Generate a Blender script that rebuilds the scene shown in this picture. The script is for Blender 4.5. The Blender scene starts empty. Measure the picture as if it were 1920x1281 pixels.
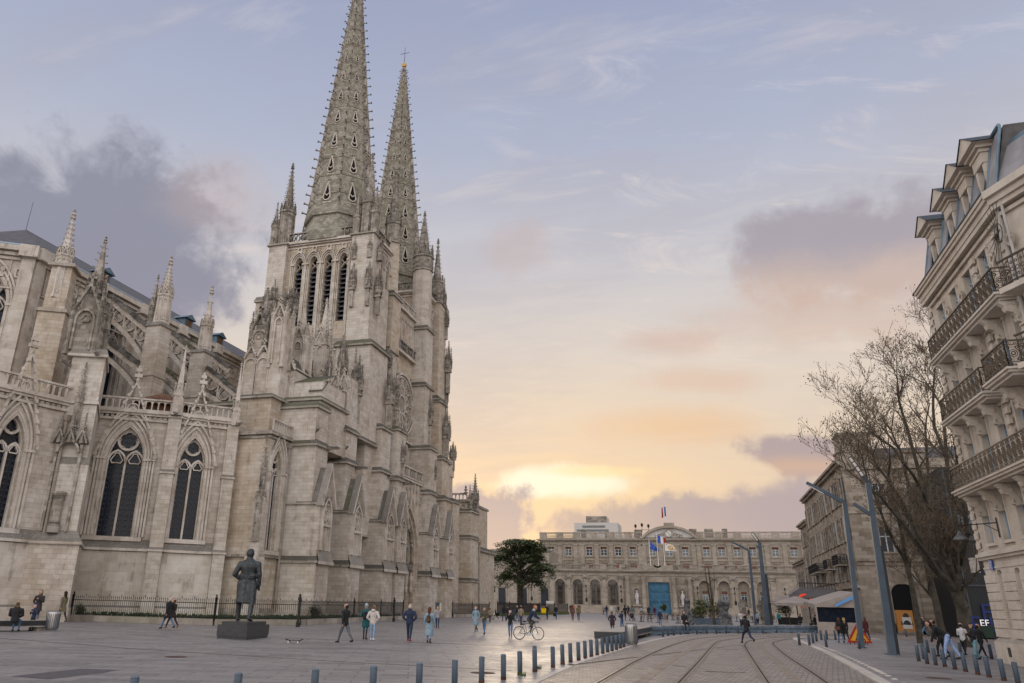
import bpy, math, random
import numpy as np
from mathutils import Matrix, Vector
random.seed(7); RNG=np.random.RandomState(5)
sc=bpy.context.scene
# ---------------------------------------------------------------- camera
F,PX,PY,CH=1429.,837.,600.,1.9            # focal length in px of the 1920 px wide photograph, principal point, eye height
roll=math.atan(.024); pitch=math.atan(528./F); yaw=math.atan(494./math.hypot(F,528.))
fwd=np.array([-math.sin(yaw)*math.cos(pitch),math.cos(yaw)*math.cos(pitch),math.sin(pitch)])
rt=np.array([math.cos(yaw),math.sin(yaw),0.]); up=np.cross(rt,fwd)
cr,sr=math.cos(roll),math.sin(roll); CAM=np.array([0,0,CH])
cx=cr*rt+sr*up; cy=-sr*rt+cr*up
cd=bpy.data.cameras.new('camera'); cam=bpy.data.objects.new('camera',cd); sc.collection.objects.link(cam)
cam.matrix_world=Matrix(((cx[0],cy[0],-fwd[0],0),(cx[1],cy[1],-fwd[1],0),(cx[2],cy[2],-fwd[2],CH),(0,0,0,1)))
cd.sensor_fit='HORIZONTAL'; cd.sensor_width=36; cd.lens=36*F/1920
cd.shift_x=(960-PX)/1920; cd.shift_y=-(640.5-PY)/1920
cd.clip_start=.1; cd.clip_end=6000
sc.camera=cam
def ray(x,y):
    u,v=x-PX,y-PY
    return fwd*F+rt*(u*cr+v*sr)+up*(u*sr-v*cr)
def gnd(x,y,z=0.): d=ray(x,y); return CAM+d*((z-CH)/d[2])
def onx(x,y,X): d=ray(x,y); return CAM+d*(X/d[0])
def ony(x,y,Y): d=ray(x,y); return CAM+d*(Y/d[1])
def proj(p):
    d=np.array(p,float)-CAM; z=d@fwd; a=d@rt/z*F; b=d@up/z*F
    return PX+a*cr+b*sr, PY+a*sr-b*cr
# ---------------------------------------------------------------- world and sun
def lin(c): return tuple((v/255/12.92 if v/255<=.04045 else ((v/255+.055)/1.055)**2.4) for v in c)+(1,)
sc.view_settings.view_transform='Standard'; sc.view_settings.look='None'; sc.view_settings.exposure=0; sc.view_settings.gamma=1
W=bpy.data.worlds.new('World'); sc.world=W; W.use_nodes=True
nt=W.node_tree; N=nt.nodes; L=nt.links; N.clear()
class G:
    """tiny expression builder for shader nodes"""
    def __init__(s,nt): s.nt=nt
    def n(s,t,**k):
        o=s.nt.nodes.new(t)
        for a,b in k.items(): setattr(o,a,b)
        return o
    def put(s,i,v):
        if isinstance(v,bpy.types.NodeSocket): s.nt.links.new(v,i)
        else: i.default_value=v
    def m(s,op,*a,clamp=False):
        o=s.n('ShaderNodeMath',operation=op,use_clamp=clamp)
        for i,v in enumerate(a): s.put(o.inputs[i],v)
        return o.outputs[0]
    def vm(s,op,a,b):
        o=s.n('ShaderNodeVectorMath',operation=op); s.put(o.inputs[0],a); s.put(o.inputs[1],b)
        return o.outputs['Value'] if op in('DOT_PRODUCT','DISTANCE','LENGTH') else o.outputs[0]
    def mix(s,f,a,b,mode='MIX'):
        o=s.n('ShaderNodeMix',data_type='RGBA',blend_type=mode); s.put(o.inputs[0],f); s.put(o.inputs[6],a); s.put(o.inputs[7],b); return o.outputs[2]
    def ramp(s,f,stops,interp='LINEAR'):
        o=s.n('ShaderNodeValToRGB'); r=o.color_ramp; r.interpolation=interp
        for i,(p,c) in enumerate(stops):
            e=r.elements[i] if i<2 else r.elements.new(p)
            e.position=p; e.color=c if len(c)==4 else tuple(c)+(1,)
        s.put(o.inputs[0],f); return o.outputs[0]
    def noise(s,v,scale,det=5,rough=.55,dist=0.):
        o=s.n('ShaderNodeTexNoise'); s.put(o.inputs['Vector'],v); o.inputs['Scale'].default_value=scale; o.inputs['Detail'].default_value=det
        o.inputs['Roughness'].default_value=rough; o.inputs['Distortion'].default_value=dist; return o.outputs[0]
    def mr(s,v,a,b,c=0.,d=1.,sm=True):
        o=s.n('ShaderNodeMapRange',interpolation_type='SMOOTHSTEP' if sm else 'LINEAR'); s.put(o.inputs[0],v)
        for i,q in enumerate((a,b,c,d)): s.put(o.inputs[i+1],q)
        return o.outputs[0]
    def xyz(s,v):
        o=s.n('ShaderNodeSeparateXYZ'); s.put(o.inputs[0],v); return o.outputs
    def vec(s,x,y,z):
        o=s.n('ShaderNodeCombineXYZ')
        for i,v in enumerate((x,y,z)): s.put(o.inputs[i],v)
        return o.outputs[0]
def dirv(x,y):
    d=ray(x,y); return d/np.linalg.norm(d)
def build_sky():
    g=G(nt)
    D=g.n('ShaderNodeTexCoord').outputs['Generated']
    D=g.vm('NORMALIZE',D,(0,0,0)); x,y,z=g.xyz(D)
    zc=g.m('MAXIMUM',z,0.)
    # clear layer: peach low down, grey lavender higher, towards the sunset; the back is boosted further down
    base=g.ramp(zc,[(0,lin((210,182,162))),(.06,lin((232,200,166))),(.14,lin((232,208,182))),(.27,lin((226,211,196))),(.40,lin((207,203,206))),(.54,lin((178,185,206))),(.7,lin((156,165,194)))])
    gl=dirv(965,905)
    dg=g.vm('DOT_PRODUCT',D,tuple(gl))
    # anisotropic glow: wide along the horizon
    az=g.vm('DOT_PRODUCT',D,(float(gl[0])/math.hypot(gl[0],gl[1]),float(gl[1])/math.hypot(gl[0],gl[1]),0))
    hz=g.m('MULTIPLY',g.mr(az,.90,1.),g.mr(g.m('ABSOLUTE',g.m('SUBTRACT',z,float(gl[2])-.02)),.20,0.))
    base=g.mix(g.m('MULTIPLY',hz,.6),base,lin((240,206,166)))
    # big noise fields (stretched along the horizon, perspective-like)
    pz=g.m('ADD',zc,.16)
    P=g.vec(g.m('DIVIDE',x,pz),g.m('DIVIDE',y,pz),g.m('MULTIPLY',z,2.))
    n1=g.noise(P,1.15,8,.6,.3); n2=g.noise(P,3.2,8,.62,.6)
    st=g.noise(g.vec(g.m('DIVIDE',g.m('ADD',x,g.m('MULTIPLY',y,.3)),pz),g.m('MULTIPLY',g.m('DIVIDE',y,pz),3.2),z),1.6,8,.62,.4)
    veil=g.mr(g.m('ADD',g.m('MULTIPLY',n1,.6),g.m('MULTIPLY',st,.5)),.50,.68)
    base=g.mix(g.m('MULTIPLY',veil,.5),base,g.ramp(zc,[(0,lin((214,178,160))),(.2,lin((212,194,182))),(.4,lin((188,184,192))),(.65,lin((168,168,186)))]))
    cw=dirv(1500,200); reg=g.mr(g.vm('DOT_PRODUCT',D,tuple(cw)),.90,.985)
    s3=g.noise(g.vec(g.m('DIVIDE',g.m('ADD',x,g.m('MULTIPLY',y,.45)),pz),g.m('MULTIPLY',g.m('DIVIDE',g.m('SUBTRACT',y,g.m('MULTIPLY',x,.35)),pz),2.6),z),3.1,9,.68,.7)
    wisp=g.m('MAXIMUM',g.mr(st,.54,.74),g.m('MULTIPLY',g.mr(s3,.50,.70),reg))
    base=g.mix(g.m('MULTIPLY',wisp,.7),base,g.ramp(zc,[(0,lin((250,214,170))),(.3,lin((240,222,206))),(.6,lin((204,202,212)))]))
    nn=g.noise(D,7.,8,.62,.3); nf=g.noise(D,19.,6,.6,.2)
    nz=g.m('ADD',g.m('MULTIPLY',g.m('SUBTRACT',nn,.5),2.0),g.m('MULTIPLY',g.m('SUBTRACT',nf,.5),1.3))
    def blob(px,py,ru,rv,soft,col,amt,under=None,tilt=0.):
        nonlocal base
        c=dirv(px,py); a=dirv(px+120,py+120*tilt); a=a-c; a/=np.linalg.norm(a); b=np.cross(c,a); b/=np.linalg.norm(b)
        if b[2]<0: b=-b
        u=g.m('DIVIDE',g.vm('DOT_PRODUCT',D,tuple(a)),ru); v=g.m('DIVIDE',g.m('SUBTRACT',g.vm('DOT_PRODUCT',D,tuple(b)),float(c@b)),rv)
        r=g.m('SQRT',g.m('ADD',g.m('MULTIPLY',u,u),g.m('MULTIPLY',v,v)))
        front=g.mr(g.vm('DOT_PRODUCT',D,tuple(c)),.5,.7)
        mk=g.mr(g.m('ADD',r,g.m('MULTIPLY',nz,1.)),1.+soft,1.-soft)
        mk=g.m('MULTIPLY',mk,front)
        cc=lin(col)
        if under is not None: cc=g.mix(g.mr(g.m('ADD',v,g.m('MULTIPLY',nz,.5)),.25,-.7),lin(col),lin(under))
        base=g.mix(g.m('MULTIPLY',mk,amt),base,cc)
    blob(80,450,.175,.115,.3,(142,143,160),.95,(150,146,160),.15)           # slate cloud behind the choir
    blob(60,570,.17,.09,.35,(146,144,160),.8)
    blob(345,370,.05,.04,.7,(200,176,170),.35)
    blob(1580,470,.15,.060,.34,(166,157,167),.85,(204,180,168),-.1) # mauve cloud right, lit from below
    blob(1500,600,.12,.03,.6,(214,182,164),.45)
    blob(905,465,.035,.03,.7,(196,178,176),.45)
    blob(1250,715,.07,.012,.8,(222,184,162),.45)
    blob(1200,800,.09,.02,.9,(238,190,140),.5)
    blob(1190,640,.04,.012,.9,(214,178,164),.5)
    # glow by the cathedral
    blob(1010,925,.13,.03,.9,(246,213,166),.7)
    blob(972,906,.080,.019,.5,(255,243,218),1.)
    blob(1060,884,.05,.006,.8,(255,226,170),.7)
    blob(1455,852,.078,.024,.25,(176,158,160),.95,(206,172,152))
    blob(848,982,.078,.050,.16,(172,160,166),.97)
    blob(1330,985,.27,.032,.22,(184,166,162),.97)
    blob(1600,965,.2,.04,.4,(178,162,166),.9)
    # unseen sky behind the camera, boosted beyond natural dusk to light the walls facing it
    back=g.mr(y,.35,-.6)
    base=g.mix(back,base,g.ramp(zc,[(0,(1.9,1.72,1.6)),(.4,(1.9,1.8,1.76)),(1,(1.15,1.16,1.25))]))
    zen=g.mr(z,.72,.95)  # zenith above the view boosted as well, for more fill
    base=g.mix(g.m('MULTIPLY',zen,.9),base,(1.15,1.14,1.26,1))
    base=g.mix(g.mr(z,-.01,-.05),base,(.12,.12,.13,1))
    ns=g.n('ShaderNodeTexSky'); ns.sky_type='NISHITA'; ns.sun_disc=False; ns.sun_elevation=math.radians(6); ns.sun_rotation=math.radians(-15)
    b1=g.n('ShaderNodeBackground'); g.put(b1.inputs[0],base); b1.inputs[1].default_value=.97
    b2=g.n('ShaderNodeBackground'); g.put(b2.inputs[0],ns.outputs[0]); b2.inputs[1].default_value=.006
    ad=g.n('ShaderNodeAddShader'); g.put(ad.inputs[0],b1.outputs[0]); g.put(ad.inputs[1],b2.outputs[0])
    out=g.n('ShaderNodeOutputWorld'); g.put(out.inputs[0],ad.outputs[0])
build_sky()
sd=dirv(965,905); sl=bpy.data.lights.new('sun','SUN'); sl.energy=.6; sl.angle=math.radians(12); sl.color=(1,.80,.58)
so=bpy.data.objects.new('sun',sl); sc.collection.objects.link(so)
so.rotation_euler=Vector((-sd[0],-sd[1],-.10)).to_track_quat('-Z','Y').to_euler()
# ---------------------------------------------------------------- materials
M={}
def mat(name,col=(.5,.5,.5),rough=.8,metal=0.,var=.0,vs=1.5,bump=0.,bs=20.,spec=.3,emit=None,es=1.):
    m=bpy.data.materials.new(name); m.use_nodes=True; t=m.node_tree; g=G(t); b=t.nodes['Principled BSDF']
    b.inputs['Roughness'].default_value=rough; b.inputs['Metallic'].default_value=metal; b.inputs['Specular IOR Level'].default_value=spec
    c=tuple(col)+(1,)
    if var or bump:
        P=g.n('ShaderNodeNewGeometry').outputs['Position']
    if var:
        n=g.noise(P,vs,6,.6)
        c=g.mix(g.mr(n,.3,.7),tuple(v*(1-var) for v in col)+(1,),tuple(min(1,v*(1+var)) for v in col)+(1,))
    g.put(b.inputs['Base Color'],c)
    if bump:
        n=g.noise(P,bs,5,.6); bp=g.n('ShaderNodeBump'); bp.inputs['Strength'].default_value=bump; bp.inputs['Distance'].default_value=.03
        g.put(bp.inputs['Height'],n); g.put(b.inputs['Normal'],bp.outputs[0])
    if emit: b.inputs['Emission Color'].default_value=tuple(emit)+(1,); b.inputs['Emission Strength'].default_value=es
    M[name]=m; return m
def stone(name,cols,bw=.85,bh=.34,mortar=.5,crust=.5,crustcol=(.07,.068,.062),moss=0.,scale_bump=.35,rough=.88,blk=.5):
    """ashlar: courses from a brick texture laid on x+y and z, blotches, dark crust where rain runs"""
    m=bpy.data.materials.new(name); m.use_nodes=True; t=m.node_tree; g=G(t); b=t.nodes['Principled BSDF']
    P=g.n('ShaderNodeNewGeometry').outputs['Position']; x,y,z=g.xyz(P); nrm=g.xyz(g.n('ShaderNodeNewGeometry').outputs['Normal'])
    V=g.vec(g.m('ADD',x,y),z,0.)
    br=g.n('ShaderNodeTexBrick'); g.put(br.inputs['Vector'],V); br.inputs['Scale'].default_value=1.; br.inputs['Brick Width'].default_value=bw; br.inputs['Row Height'].default_value=bh
    br.inputs['Mortar Size'].default_value=.012; br.inputs['Mortar Smooth'].default_value=.4; br.inputs['Color1'].default_value=(0,0,0,1); br.inputs['Color2'].default_value=(1,1,1,1); br.inputs['Mortar'].default_value=(.5,.5,.5,1)
    cell=br.outputs[0]; mo=br.outputs['Fac']
    n=g.noise(P,.16,5,.6,.5); n2=g.noise(P,1.3,6,.65); n3=g.noise(P,9.,4,.6)
    col=g.ramp(g.m('ADD',g.m('MULTIPLY',n,.75),g.m('MULTIPLY',g.m('SUBTRACT',cell,.5),.34*blk)),[(.22,cols[0]),(.42,cols[1]),(.56,cols[2])])
    col=g.mix(g.m('MULTIPLY',g.mr(cell,.1,.95),blk*.55),col,g.mix(.55,col,(.78,.72,.66,1)))
    col=g.mix(g.m('MULTIPLY',g.mr(n2,.35,.7),.5),col,g.mix(1.,col,(.66,.62,.58,1),'MULTIPLY'))
    # vertical rain streaks and crust
    sx=g.noise(g.vec(g.m('MULTIPLY',x,2.2),g.m('MULTIPLY',y,2.2),g.m('MULTIPLY',z,.22)),1.,6,.65)
    cr_=g.m('MULTIPLY',g.mr(g.m('ADD',sx,g.m('MULTIPLY',g.m('SUBTRACT',n2,.5),.6)),.56,.74),crust)
    upf=g.m('MULTIPLY',g.mr(nrm[2],.15,.45),g.mr(n3,.25,.5,.45,.95))
    cr_=g.m('MAXIMUM',cr_,g.m('MULTIPLY',upf,min(.9,.35+crust*1.2)))
    col=g.mix(cr_,col,tuple(crustcol)+(1,))
    if moss: col=g.mix(g.m('MULTIPLY',g.mr(n,.5,.62),moss),col,(.10,.105,.035,1))
    col=g.mix(g.m('MULTIPLY',mo,mortar),col,g.mix(1.,col,(.5,.48,.46,1),'MULTIPLY'))
    g.put(b.inputs['Base Color'],col); b.inputs['Roughness'].default_value=rough; b.inputs['Specular IOR Level'].default_value=.2
    h=g.m('ADD',g.m('ADD',g.m('MULTIPLY',mo,-1.2),g.m('MULTIPLY',n3,.7)),g.m('MULTIPLY',n2,.8))
    bp=g.n('ShaderNodeBump'); bp.inputs['Strength'].default_value=scale_bump; bp.inputs['Distance'].default_value=.03; g.put(bp.inputs['Height'],h); g.put(b.inputs['Normal'],bp.outputs[0])
    M[name]=m; return m
stone('stone',[(.39,.33,.265),(.53,.48,.425),(.57,.54,.50)],crust=.34,blk=.32,mortar=.7)
stone('stone_warm',[(.39,.315,.23),(.50,.43,.35),(.55,.505,.445)],crust=.32,blk=.36,mortar=.7)
stone('stone_fine',[(.44,.385,.325),(.54,.49,.435),(.57,.54,.50)],bw=1.3,bh=.7,mortar=.25,crust=.4)
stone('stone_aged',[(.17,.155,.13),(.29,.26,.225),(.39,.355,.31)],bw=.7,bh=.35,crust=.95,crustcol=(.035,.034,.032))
stone('stone_spire',[(.20,.19,.15),(.30,.28,.23),(.38,.35,.30)],bw=.45,bh=.30,mortar=.8,crust=.35,crustcol=(.10,.095,.075),moss=.35,scale_bump=.7)
stone('stone_palais',[(.24,.205,.165),(.31,.27,.225),(.35,.315,.275)],bw=1.1,bh=.45,mortar=.25,crust=.35,blk=.2)
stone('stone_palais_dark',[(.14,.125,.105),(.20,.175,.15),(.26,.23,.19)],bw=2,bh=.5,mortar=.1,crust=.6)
stone('stone_street',[(.50,.435,.36),(.58,.52,.45),(.60,.555,.50)],bw=2.4,bh=.5,mortar=.15,crust=.12,blk=.15)
stone('stone_row',[(.20,.165,.13),(.27,.23,.185),(.32,.28,.235)],bw=.9,bh=.36,mortar=.45,crust=.4)
stone('stone_ledge',[(.22,.20,.165),(.36,.33,.285),(.45,.42,.375)],bw=1.2,bh=.6,mortar=.2,crust=.6,crustcol=(.05,.048,.04),moss=.25)  # darker than the walls: moss and crust, plus the ledges' shadow line in the colour
stone('coping',[(.06,.055,.05),(.10,.095,.085),(.15,.14,.125)],bw=.9,bh=.4,mortar=.2,crust=.5,moss=.5)
stone('stone_plinth',[(.25,.22,.19),(.34,.30,.26),(.38,.34,.30)],bw=1.2,bh=.4,crust=.6,moss=.4)
mat('glass_dark',(.010,.014,.024),.12,spec=.22,var=.4,vs=3); mat('glass_blue',(.03,.045,.06),.08,spec=.8,var=.3,vs=.6)
mat('lead',(.05,.058,.07),.7,spec=.1); mat('louvre',(.085,.095,.115),.6,var=.3,vs=2)
mat('cladding_dark',(.012,.013,.015),.5); mat('waste_green',(.012,.03,.02),.5); mat('void',(.006,.006,.007),.9); mat('asphalt_patch',(.075,.07,.074),.7,var=.25,vs=6); mat('slate',(.065,.06,.06),.55,var=.35,vs=2,bump=.3,bs=8)
mat('zinc_blue',(.11,.17,.22),.4,metal=.2,var=.2); mat('iron',(.018,.017,.018),.55); mat('iron_brown',(.085,.065,.05),.6,var=.3)
mat('tile_red',(.16,.085,.055),.8,var=.4,vs=4,bump=.3); mat('moss',(.07,.09,.02),.95,var=.5,vs=5,bump=.5)
mat('bronze',(.045,.050,.055),.38,metal=.65,var=.35,vs=6,bump=.9,bs=16,spec=.5); mat('granite',(.035,.037,.04),.35,var=.3,vs=10,bump=.1)
mat('post_blue',(.07,.095,.125),.6,metal=.0,var=.12); mat('post_dark',(.05,.055,.065),.45,metal=.3)
mat('concrete_blue',(.085,.115,.15),.6,var=.25,vs=3,bump=.2); mat('concrete',(.30,.27,.24),.8,var=.2,vs=3,bump=.2)
mat('wood',(.13,.07,.035),.6,var=.3,vs=6); mat('wood_dark',(.07,.045,.03),.6,var=.3); mat('canvas',(.28,.24,.215),.85,var=.1); mat('canvas_dark',(.10,.09,.09),.85,var=.15)
mat('canvas_blue',(.10,.26,.52),.8); mat('white',(.62,.60,.57),.6); mat('black',(.02,.02,.022),.6); mat('rail_steel',(.13,.115,.105),.42,metal=.6,var=.2); mat('steel',(.42,.40,.38),.32,metal=.9,var=.15)
mat('leaf',(.035,.06,.018),.7,var=.6,vs=3); mat('leaf_dark',(.095,.115,.055),.7,var=.6,vs=1.2); mat('leaf_pale',(.12,.15,.05),.7,var=.5,vs=3); mat('leaf_dry',(.20,.10,.04),.8,var=.4,vs=3)
mat('bark',(.055,.048,.036),.9,var=.45,vs=2.2,bump=.6,bs=6); mat('bark_dark',(.05,.042,.034),.9,var=.4,vs=2,bump=.5); mat('twig',(.115,.088,.062),.9,var=.3)
mat('shutter_blue',(.30,.40,.50),.6,var=.08); mat('shutter_dark',(.07,.085,.10),.6); mat('door_blue',(.035,.12,.20),.5,var=.25,vs=1.5)
mat('win_white',(.5,.53,.55),.5); mat('blind_brown',(.13,.055,.035),.7,var=.2); mat('plaster_pale',(.44,.42,.40),.8,var=.08); mat('render_brown',(.20,.16,.11),.85,var=.15)
mat('red',(.32,.025,.015),.5); mat('yellow',(.65,.33,.02),.5); mat('blue',(.02,.08,.35),.5); mat('orange',(.55,.20,.04),.5); mat('green_bright',(.05,.35,.05),.5); mat('grass',(.05,.10,.018),.9,var=.5,vs=4)
mat('lamp_red',(.5,.02,.01),.5,emit=(1,.08,.03),es=.5); mat('lamp_green',(.02,.4,.1),.5,emit=(.1,1,.3),es=.5); mat('lamp_warm',(.6,.3,.1),.5,emit=(1,.45,.12),es=.8); mat('sign_white',(.75,.75,.73),.5,emit=(1,1,1),es=.35)
mat('gold',(.45,.27,.05),.35,metal=.7); mat('rust',(.06,.03,.02),.9,var=.4,vs=8); mat('sculpt',(.10,.10,.105),.85,var=.5,vs=3,bump=1.,bs=5)
mat('glow_orange',(.24,.11,.03),.5,emit=(1,.38,.05),es=.06); mat('skin',(.42,.24,.17),.6); mat('rubber',(.015,.015,.016),.7)
# ---------------------------------------------------------------- mesh helpers
class MB:
    def __init__(s): s.v=[]; s.f=[]
    def add(s,vs,fs):
        b=len(s.v); s.v+= [tuple(map(float,p)) for p in vs]; s.f+=[tuple(i+b for i in f) for f in fs]; return s
    def box(s,x0,x1,y0,y1,z0,z1):
        return s.add([(x0,y0,z0),(x1,y0,z0),(x1,y1,z0),(x0,y1,z0),(x0,y0,z1),(x1,y0,z1),(x1,y1,z1),(x0,y1,z1)],[(0,3,2,1),(4,5,6,7),(0,1,5,4),(1,2,6,5),(2,3,7,6),(3,0,4,7)])
    def frus(s,c,z0,z1,w0,w1,d0=None,d1=None,rz=0.):
        d0=w0 if d0 is None else d0; d1=w1 if d1 is None else d1; vs=[]
        C_,S_=math.cos(rz),math.sin(rz)
        for z,w,d in((z0,w0,d0),(z1,w1,d1)):
            for a,b in((-1,-1),(1,-1),(1,1),(-1,1)):
                X,Y=a*w/2,b*d/2; vs.append((c[0]+X*C_-Y*S_,c[1]+X*S_+Y*C_,z))
        return s.add(vs,[(0,3,2,1),(4,5,6,7),(0,1,5,4),(1,2,6,5),(2,3,7,6),(3,0,4,7)])
    def prism(s,poly,z0,z1,top=None):
        n=len(poly); top=top or poly
        a=sum(poly[i][0]*poly[(i+1)%n][1]-poly[(i+1)%n][0]*poly[i][1] for i in range(n))
        if a<0: poly=poly[::-1]; top=top[::-1]
        return s.add([(p[0],p[1],z0) for p in poly]+[(p[0],p[1],z1) for p in top],[tuple(range(n-1,-1,-1)),tuple(range(n,2*n))]+[(i,(i+1)%n,n+(i+1)%n,n+i) for i in range(n)])
    def tube(s,p0,p1,r0,r1=None,n=6,cap=True):
        r1=r0 if r1 is None else r1; p0=np.array(p0,float); p1=np.array(p1,float); d=p1-p0; l=np.linalg.norm(d)
        if l<1e-6: return s
        d/=l; a=np.cross(d,(0,0,1) if abs(d[2])<.9 else (1,0,0)); a/=np.linalg.norm(a); b=np.cross(d,a); vs=[]
        for p,r in((p0,r0),(p1,r1)):
            for i in range(n):
                t=2*math.pi*i/n; vs.append(p+a*math.cos(t)*r+b*math.sin(t)*r)
        fs=[(i,(i+1)%n,n+(i+1)%n,n+i) for i in range(n)]
        fs=[f[::-1] for f in fs] if False else fs
        if cap: fs+=[tuple(range(n-1,-1,-1)),tuple(range(n,2*n))]
        return s.add(vs,fs)
    def lathe(s,c,prof,n=12,rot=0.,sy=1.):
        vs=[];fs=[]
        for r,z in prof:
            for i in range(n):
                t=2*math.pi*i/n+rot; vs.append((c[0]+r*math.cos(t),c[1]+r*math.sin(t)*sy,c[2]+z))
        for k in range(len(prof)-1):
            for i in range(n): fs.append((k*n+i,k*n+(i+1)%n,(k+1)*n+(i+1)%n,(k+1)*n+i))
        fs+=[tuple(range(n-1,-1,-1)),tuple(range((len(prof)-1)*n,len(prof)*n))]
        return s.add(vs,fs)
    def merge(s,o,mtx=None):
        vs=o.v if mtx is None else [tuple(mtx@Vector(p)) for p in o.v]
        return s.add(vs,o.f)
class Fr:
    """a vertical wall plane: origin, u direction (horizontal), outward normal"""
    def __init__(s,o,u,n): s.o=np.array(o,float); s.u=np.array(u,float)/np.linalg.norm(u); s.n=np.array(n,float)/np.linalg.norm(n)
    def p(s,u,z,d=0.): q=s.o+s.u*u+s.n*d; return (q[0],q[1],s.o[2]+z)
EAST=lambda Y,X0=0.: Fr((X0,Y,0),(1,0,0),(0,-1,0))      # faces the camera side, u = X
NORTH=lambda X,Y0=0.: Fr((X,Y0,0),(0,1,0),(1,0,0))      # faces +X, u = Y
def quadbox(mb,fr,u0,u1,z0,z1,d0,d1):
    P=[fr.p(u,z,d) for d in(d0,d1) for u,z in((u0,z0),(u1,z0),(u1,z1),(u0,z1))]
    mb.add(P,[(0,3,2,1),(4,5,6,7),(0,1,5,4),(1,2,6,5),(2,3,7,6),(3,0,4,7)])
def ribbon(mb,fr,pts,w,d0,d1,closed=False):
    n=len(pts); P=[np.array(p,float) for p in pts]; out=[]
    for i in range(n):
        a=P[i-1] if (i>0 or closed) else P[i]; b=P[(i+1)%n] if (i<n-1 or closed) else P[i]
        t=b-a; l=np.linalg.norm(t); t=t/l if l>1e-9 else np.array([1.,0]); nn=np.array([-t[1],t[0]])
        sc_=1.
        if 0<i<n-1 or closed:
            e=P[i]-P[i-1]; le=np.linalg.norm(e)
            if le>1e-9: sc_=1/max(.5,abs((e/le)@t))
        out.append((P[i]+nn*w/2*sc_,P[i]-nn*w/2*sc_))
    vs=[]
    for a,b in out: vs+=[fr.p(a[0],a[1],d0),fr.p(b[0],b[1],d0),fr.p(b[0],b[1],d1),fr.p(a[0],a[1],d1)]
    fs=[]; m=n if closed else n-1
    for i in range(m):
        j=(i+1)%n
        for k in range(4): fs.append((i*4+k,i*4+(k+1)%4,j*4+(k+1)%4,j*4+k))
    if not closed: fs+=[(3,2,1,0),tuple((n-1)*4+k for k in range(4))]
    mb.add(vs,fs)
def arch(u0,u1,zsp,rise,n=8):
    w=u1-u0; R=((w/2)**2+rise**2)/w; uc=(u0+u1)/2; c=u0+R; a1=math.atan2(rise,uc-c); pts=[]
    for i in range(n+1):
        a=math.pi+(a1-math.pi)*i/n; pts.append((c+R*math.cos(a),zsp+R*math.sin(a)))
    return pts+[(2*uc-u,z) for u,z in pts[-2::-1]]
def circ(u,z,r,n=16,a0=0.): return [(u+r*math.cos(a0+2*math.pi*i/n),z+r*math.sin(a0+2*math.pi*i/n)) for i in range(n)]
def foil(u,z,r,k=4,n=5,rot=math.pi/2):
    """outline of a k-foil of outer radius r"""
    rc=r*.52; ro=r-rc; out=[]
    for j in range(k):
        a=rot+2*math.pi*j/k; cu,cz=u+ro*math.cos(a),z+ro*math.sin(a); sp=math.pi*(.5+.35)
        sp=math.pi-math.pi*(k-2)/k/1.6
        for i in range(n): t=a-sp/1.5+2*sp/1.5*i/(n-1); out.append((cu+rc*math.cos(t),cz+rc*math.sin(t)))
    return out
def wall(mb,fr,u0,u1,z0,z1,ops,depth=.5):
    """wall face with openings (ua,ub,zsill,zspring,rise) and their reveals; ops sorted along u"""
    def q(a,b,c,d): mb.add([a,b,c,d],[(0,1,2,3)])
    cu=u0
    for ua,ub,zs,zsp,rise in ops:
        q(fr.p(cu,z0),fr.p(ua,z0),fr.p(ua,z1),fr.p(cu,z1))
        q(fr.p(ua,z0),fr.p(ub,z0),fr.p(ub,zs),fr.p(ua,zs))
        A=arch(ua,ub,zsp,rise,7) if rise>0 else [(ua,zsp),(ub,zsp)]
        for i in range(len(A)-1):
            a,b=A[i],A[i+1]; q(fr.p(*a),fr.p(*b),fr.p(b[0],z1),fr.p(a[0],z1))
        L_=[(ua,zs)]+A+[(ub,zs)]
        for i in range(len(L_)):
            a,b=L_[i],L_[(i+1)%len(L_)]; q(fr.p(*a),fr.p(a[0],a[1],-depth),fr.p(b[0],b[1],-depth),fr.p(*b))
        cu=ub
    q(fr.p(cu,z0),fr.p(u1,z0),fr.p(u1,z1),fr.p(cu,z1))
def pane(mb,fr,op,d):
    ua,ub,zs,zsp,rise=op; A=arch(ua,ub,zsp,rise,7) if rise>0 else [(ua,zsp),(ub,zsp)]
    L_=[(ua,zs)]+A+[(ub,zs)]; mb.add([fr.p(a,b,d) for a,b in L_],[tuple(range(len(L_)-1,-1,-1))])
def link(o,parent=None):
    sc.collection.objects.link(o)
    if parent is not None: o.parent=parent
    return o
def wloc(o):
    l=Vector(o.location)
    while o.parent: o=o.parent; l+=Vector(o.location)
    return l
def P(name,mb,m,parent=None,smooth=False,label=None):
    global LG
    me=bpy.data.meshes.new(name); off=wloc(parent) if parent is not None else Vector((0,0,0))
    vs=mb.v if off.length<1e-9 else [(a-off.x,b-off.y,c-off.z) for a,b,c in mb.v]
    me.from_pydata(vs,[],mb.f); me.materials.append(M[m] if isinstance(m,str) else m)
    if smooth: me.polygons.foreach_set('use_smooth',[True]*len(me.polygons))
    me.update(); o=bpy.data.objects.new(name,me)
    if label: o['label']=label
    link(o,parent)
    if LG.v and name in('buttress','wall'): l=LG; LG=MB(); P('string_course',l,'stone_ledge',o)
    return o
LG=MB()
def tag(o,label,cat,group=None):
    o['label']=label; o['category']=cat
    if group: o['group']=group
    return o
def T(name,label,cat,loc=(0,0,0),group=None,rz=0.):
    o=bpy.data.objects.new(name,None); o.location=loc; o.rotation_euler=(0,0,rz); o.empty_display_size=.3
    link(o); return tag(o,label,cat,group)
def struct(name,mb,m): o=P(name,mb,m); o['kind']='structure'; return o
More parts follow.
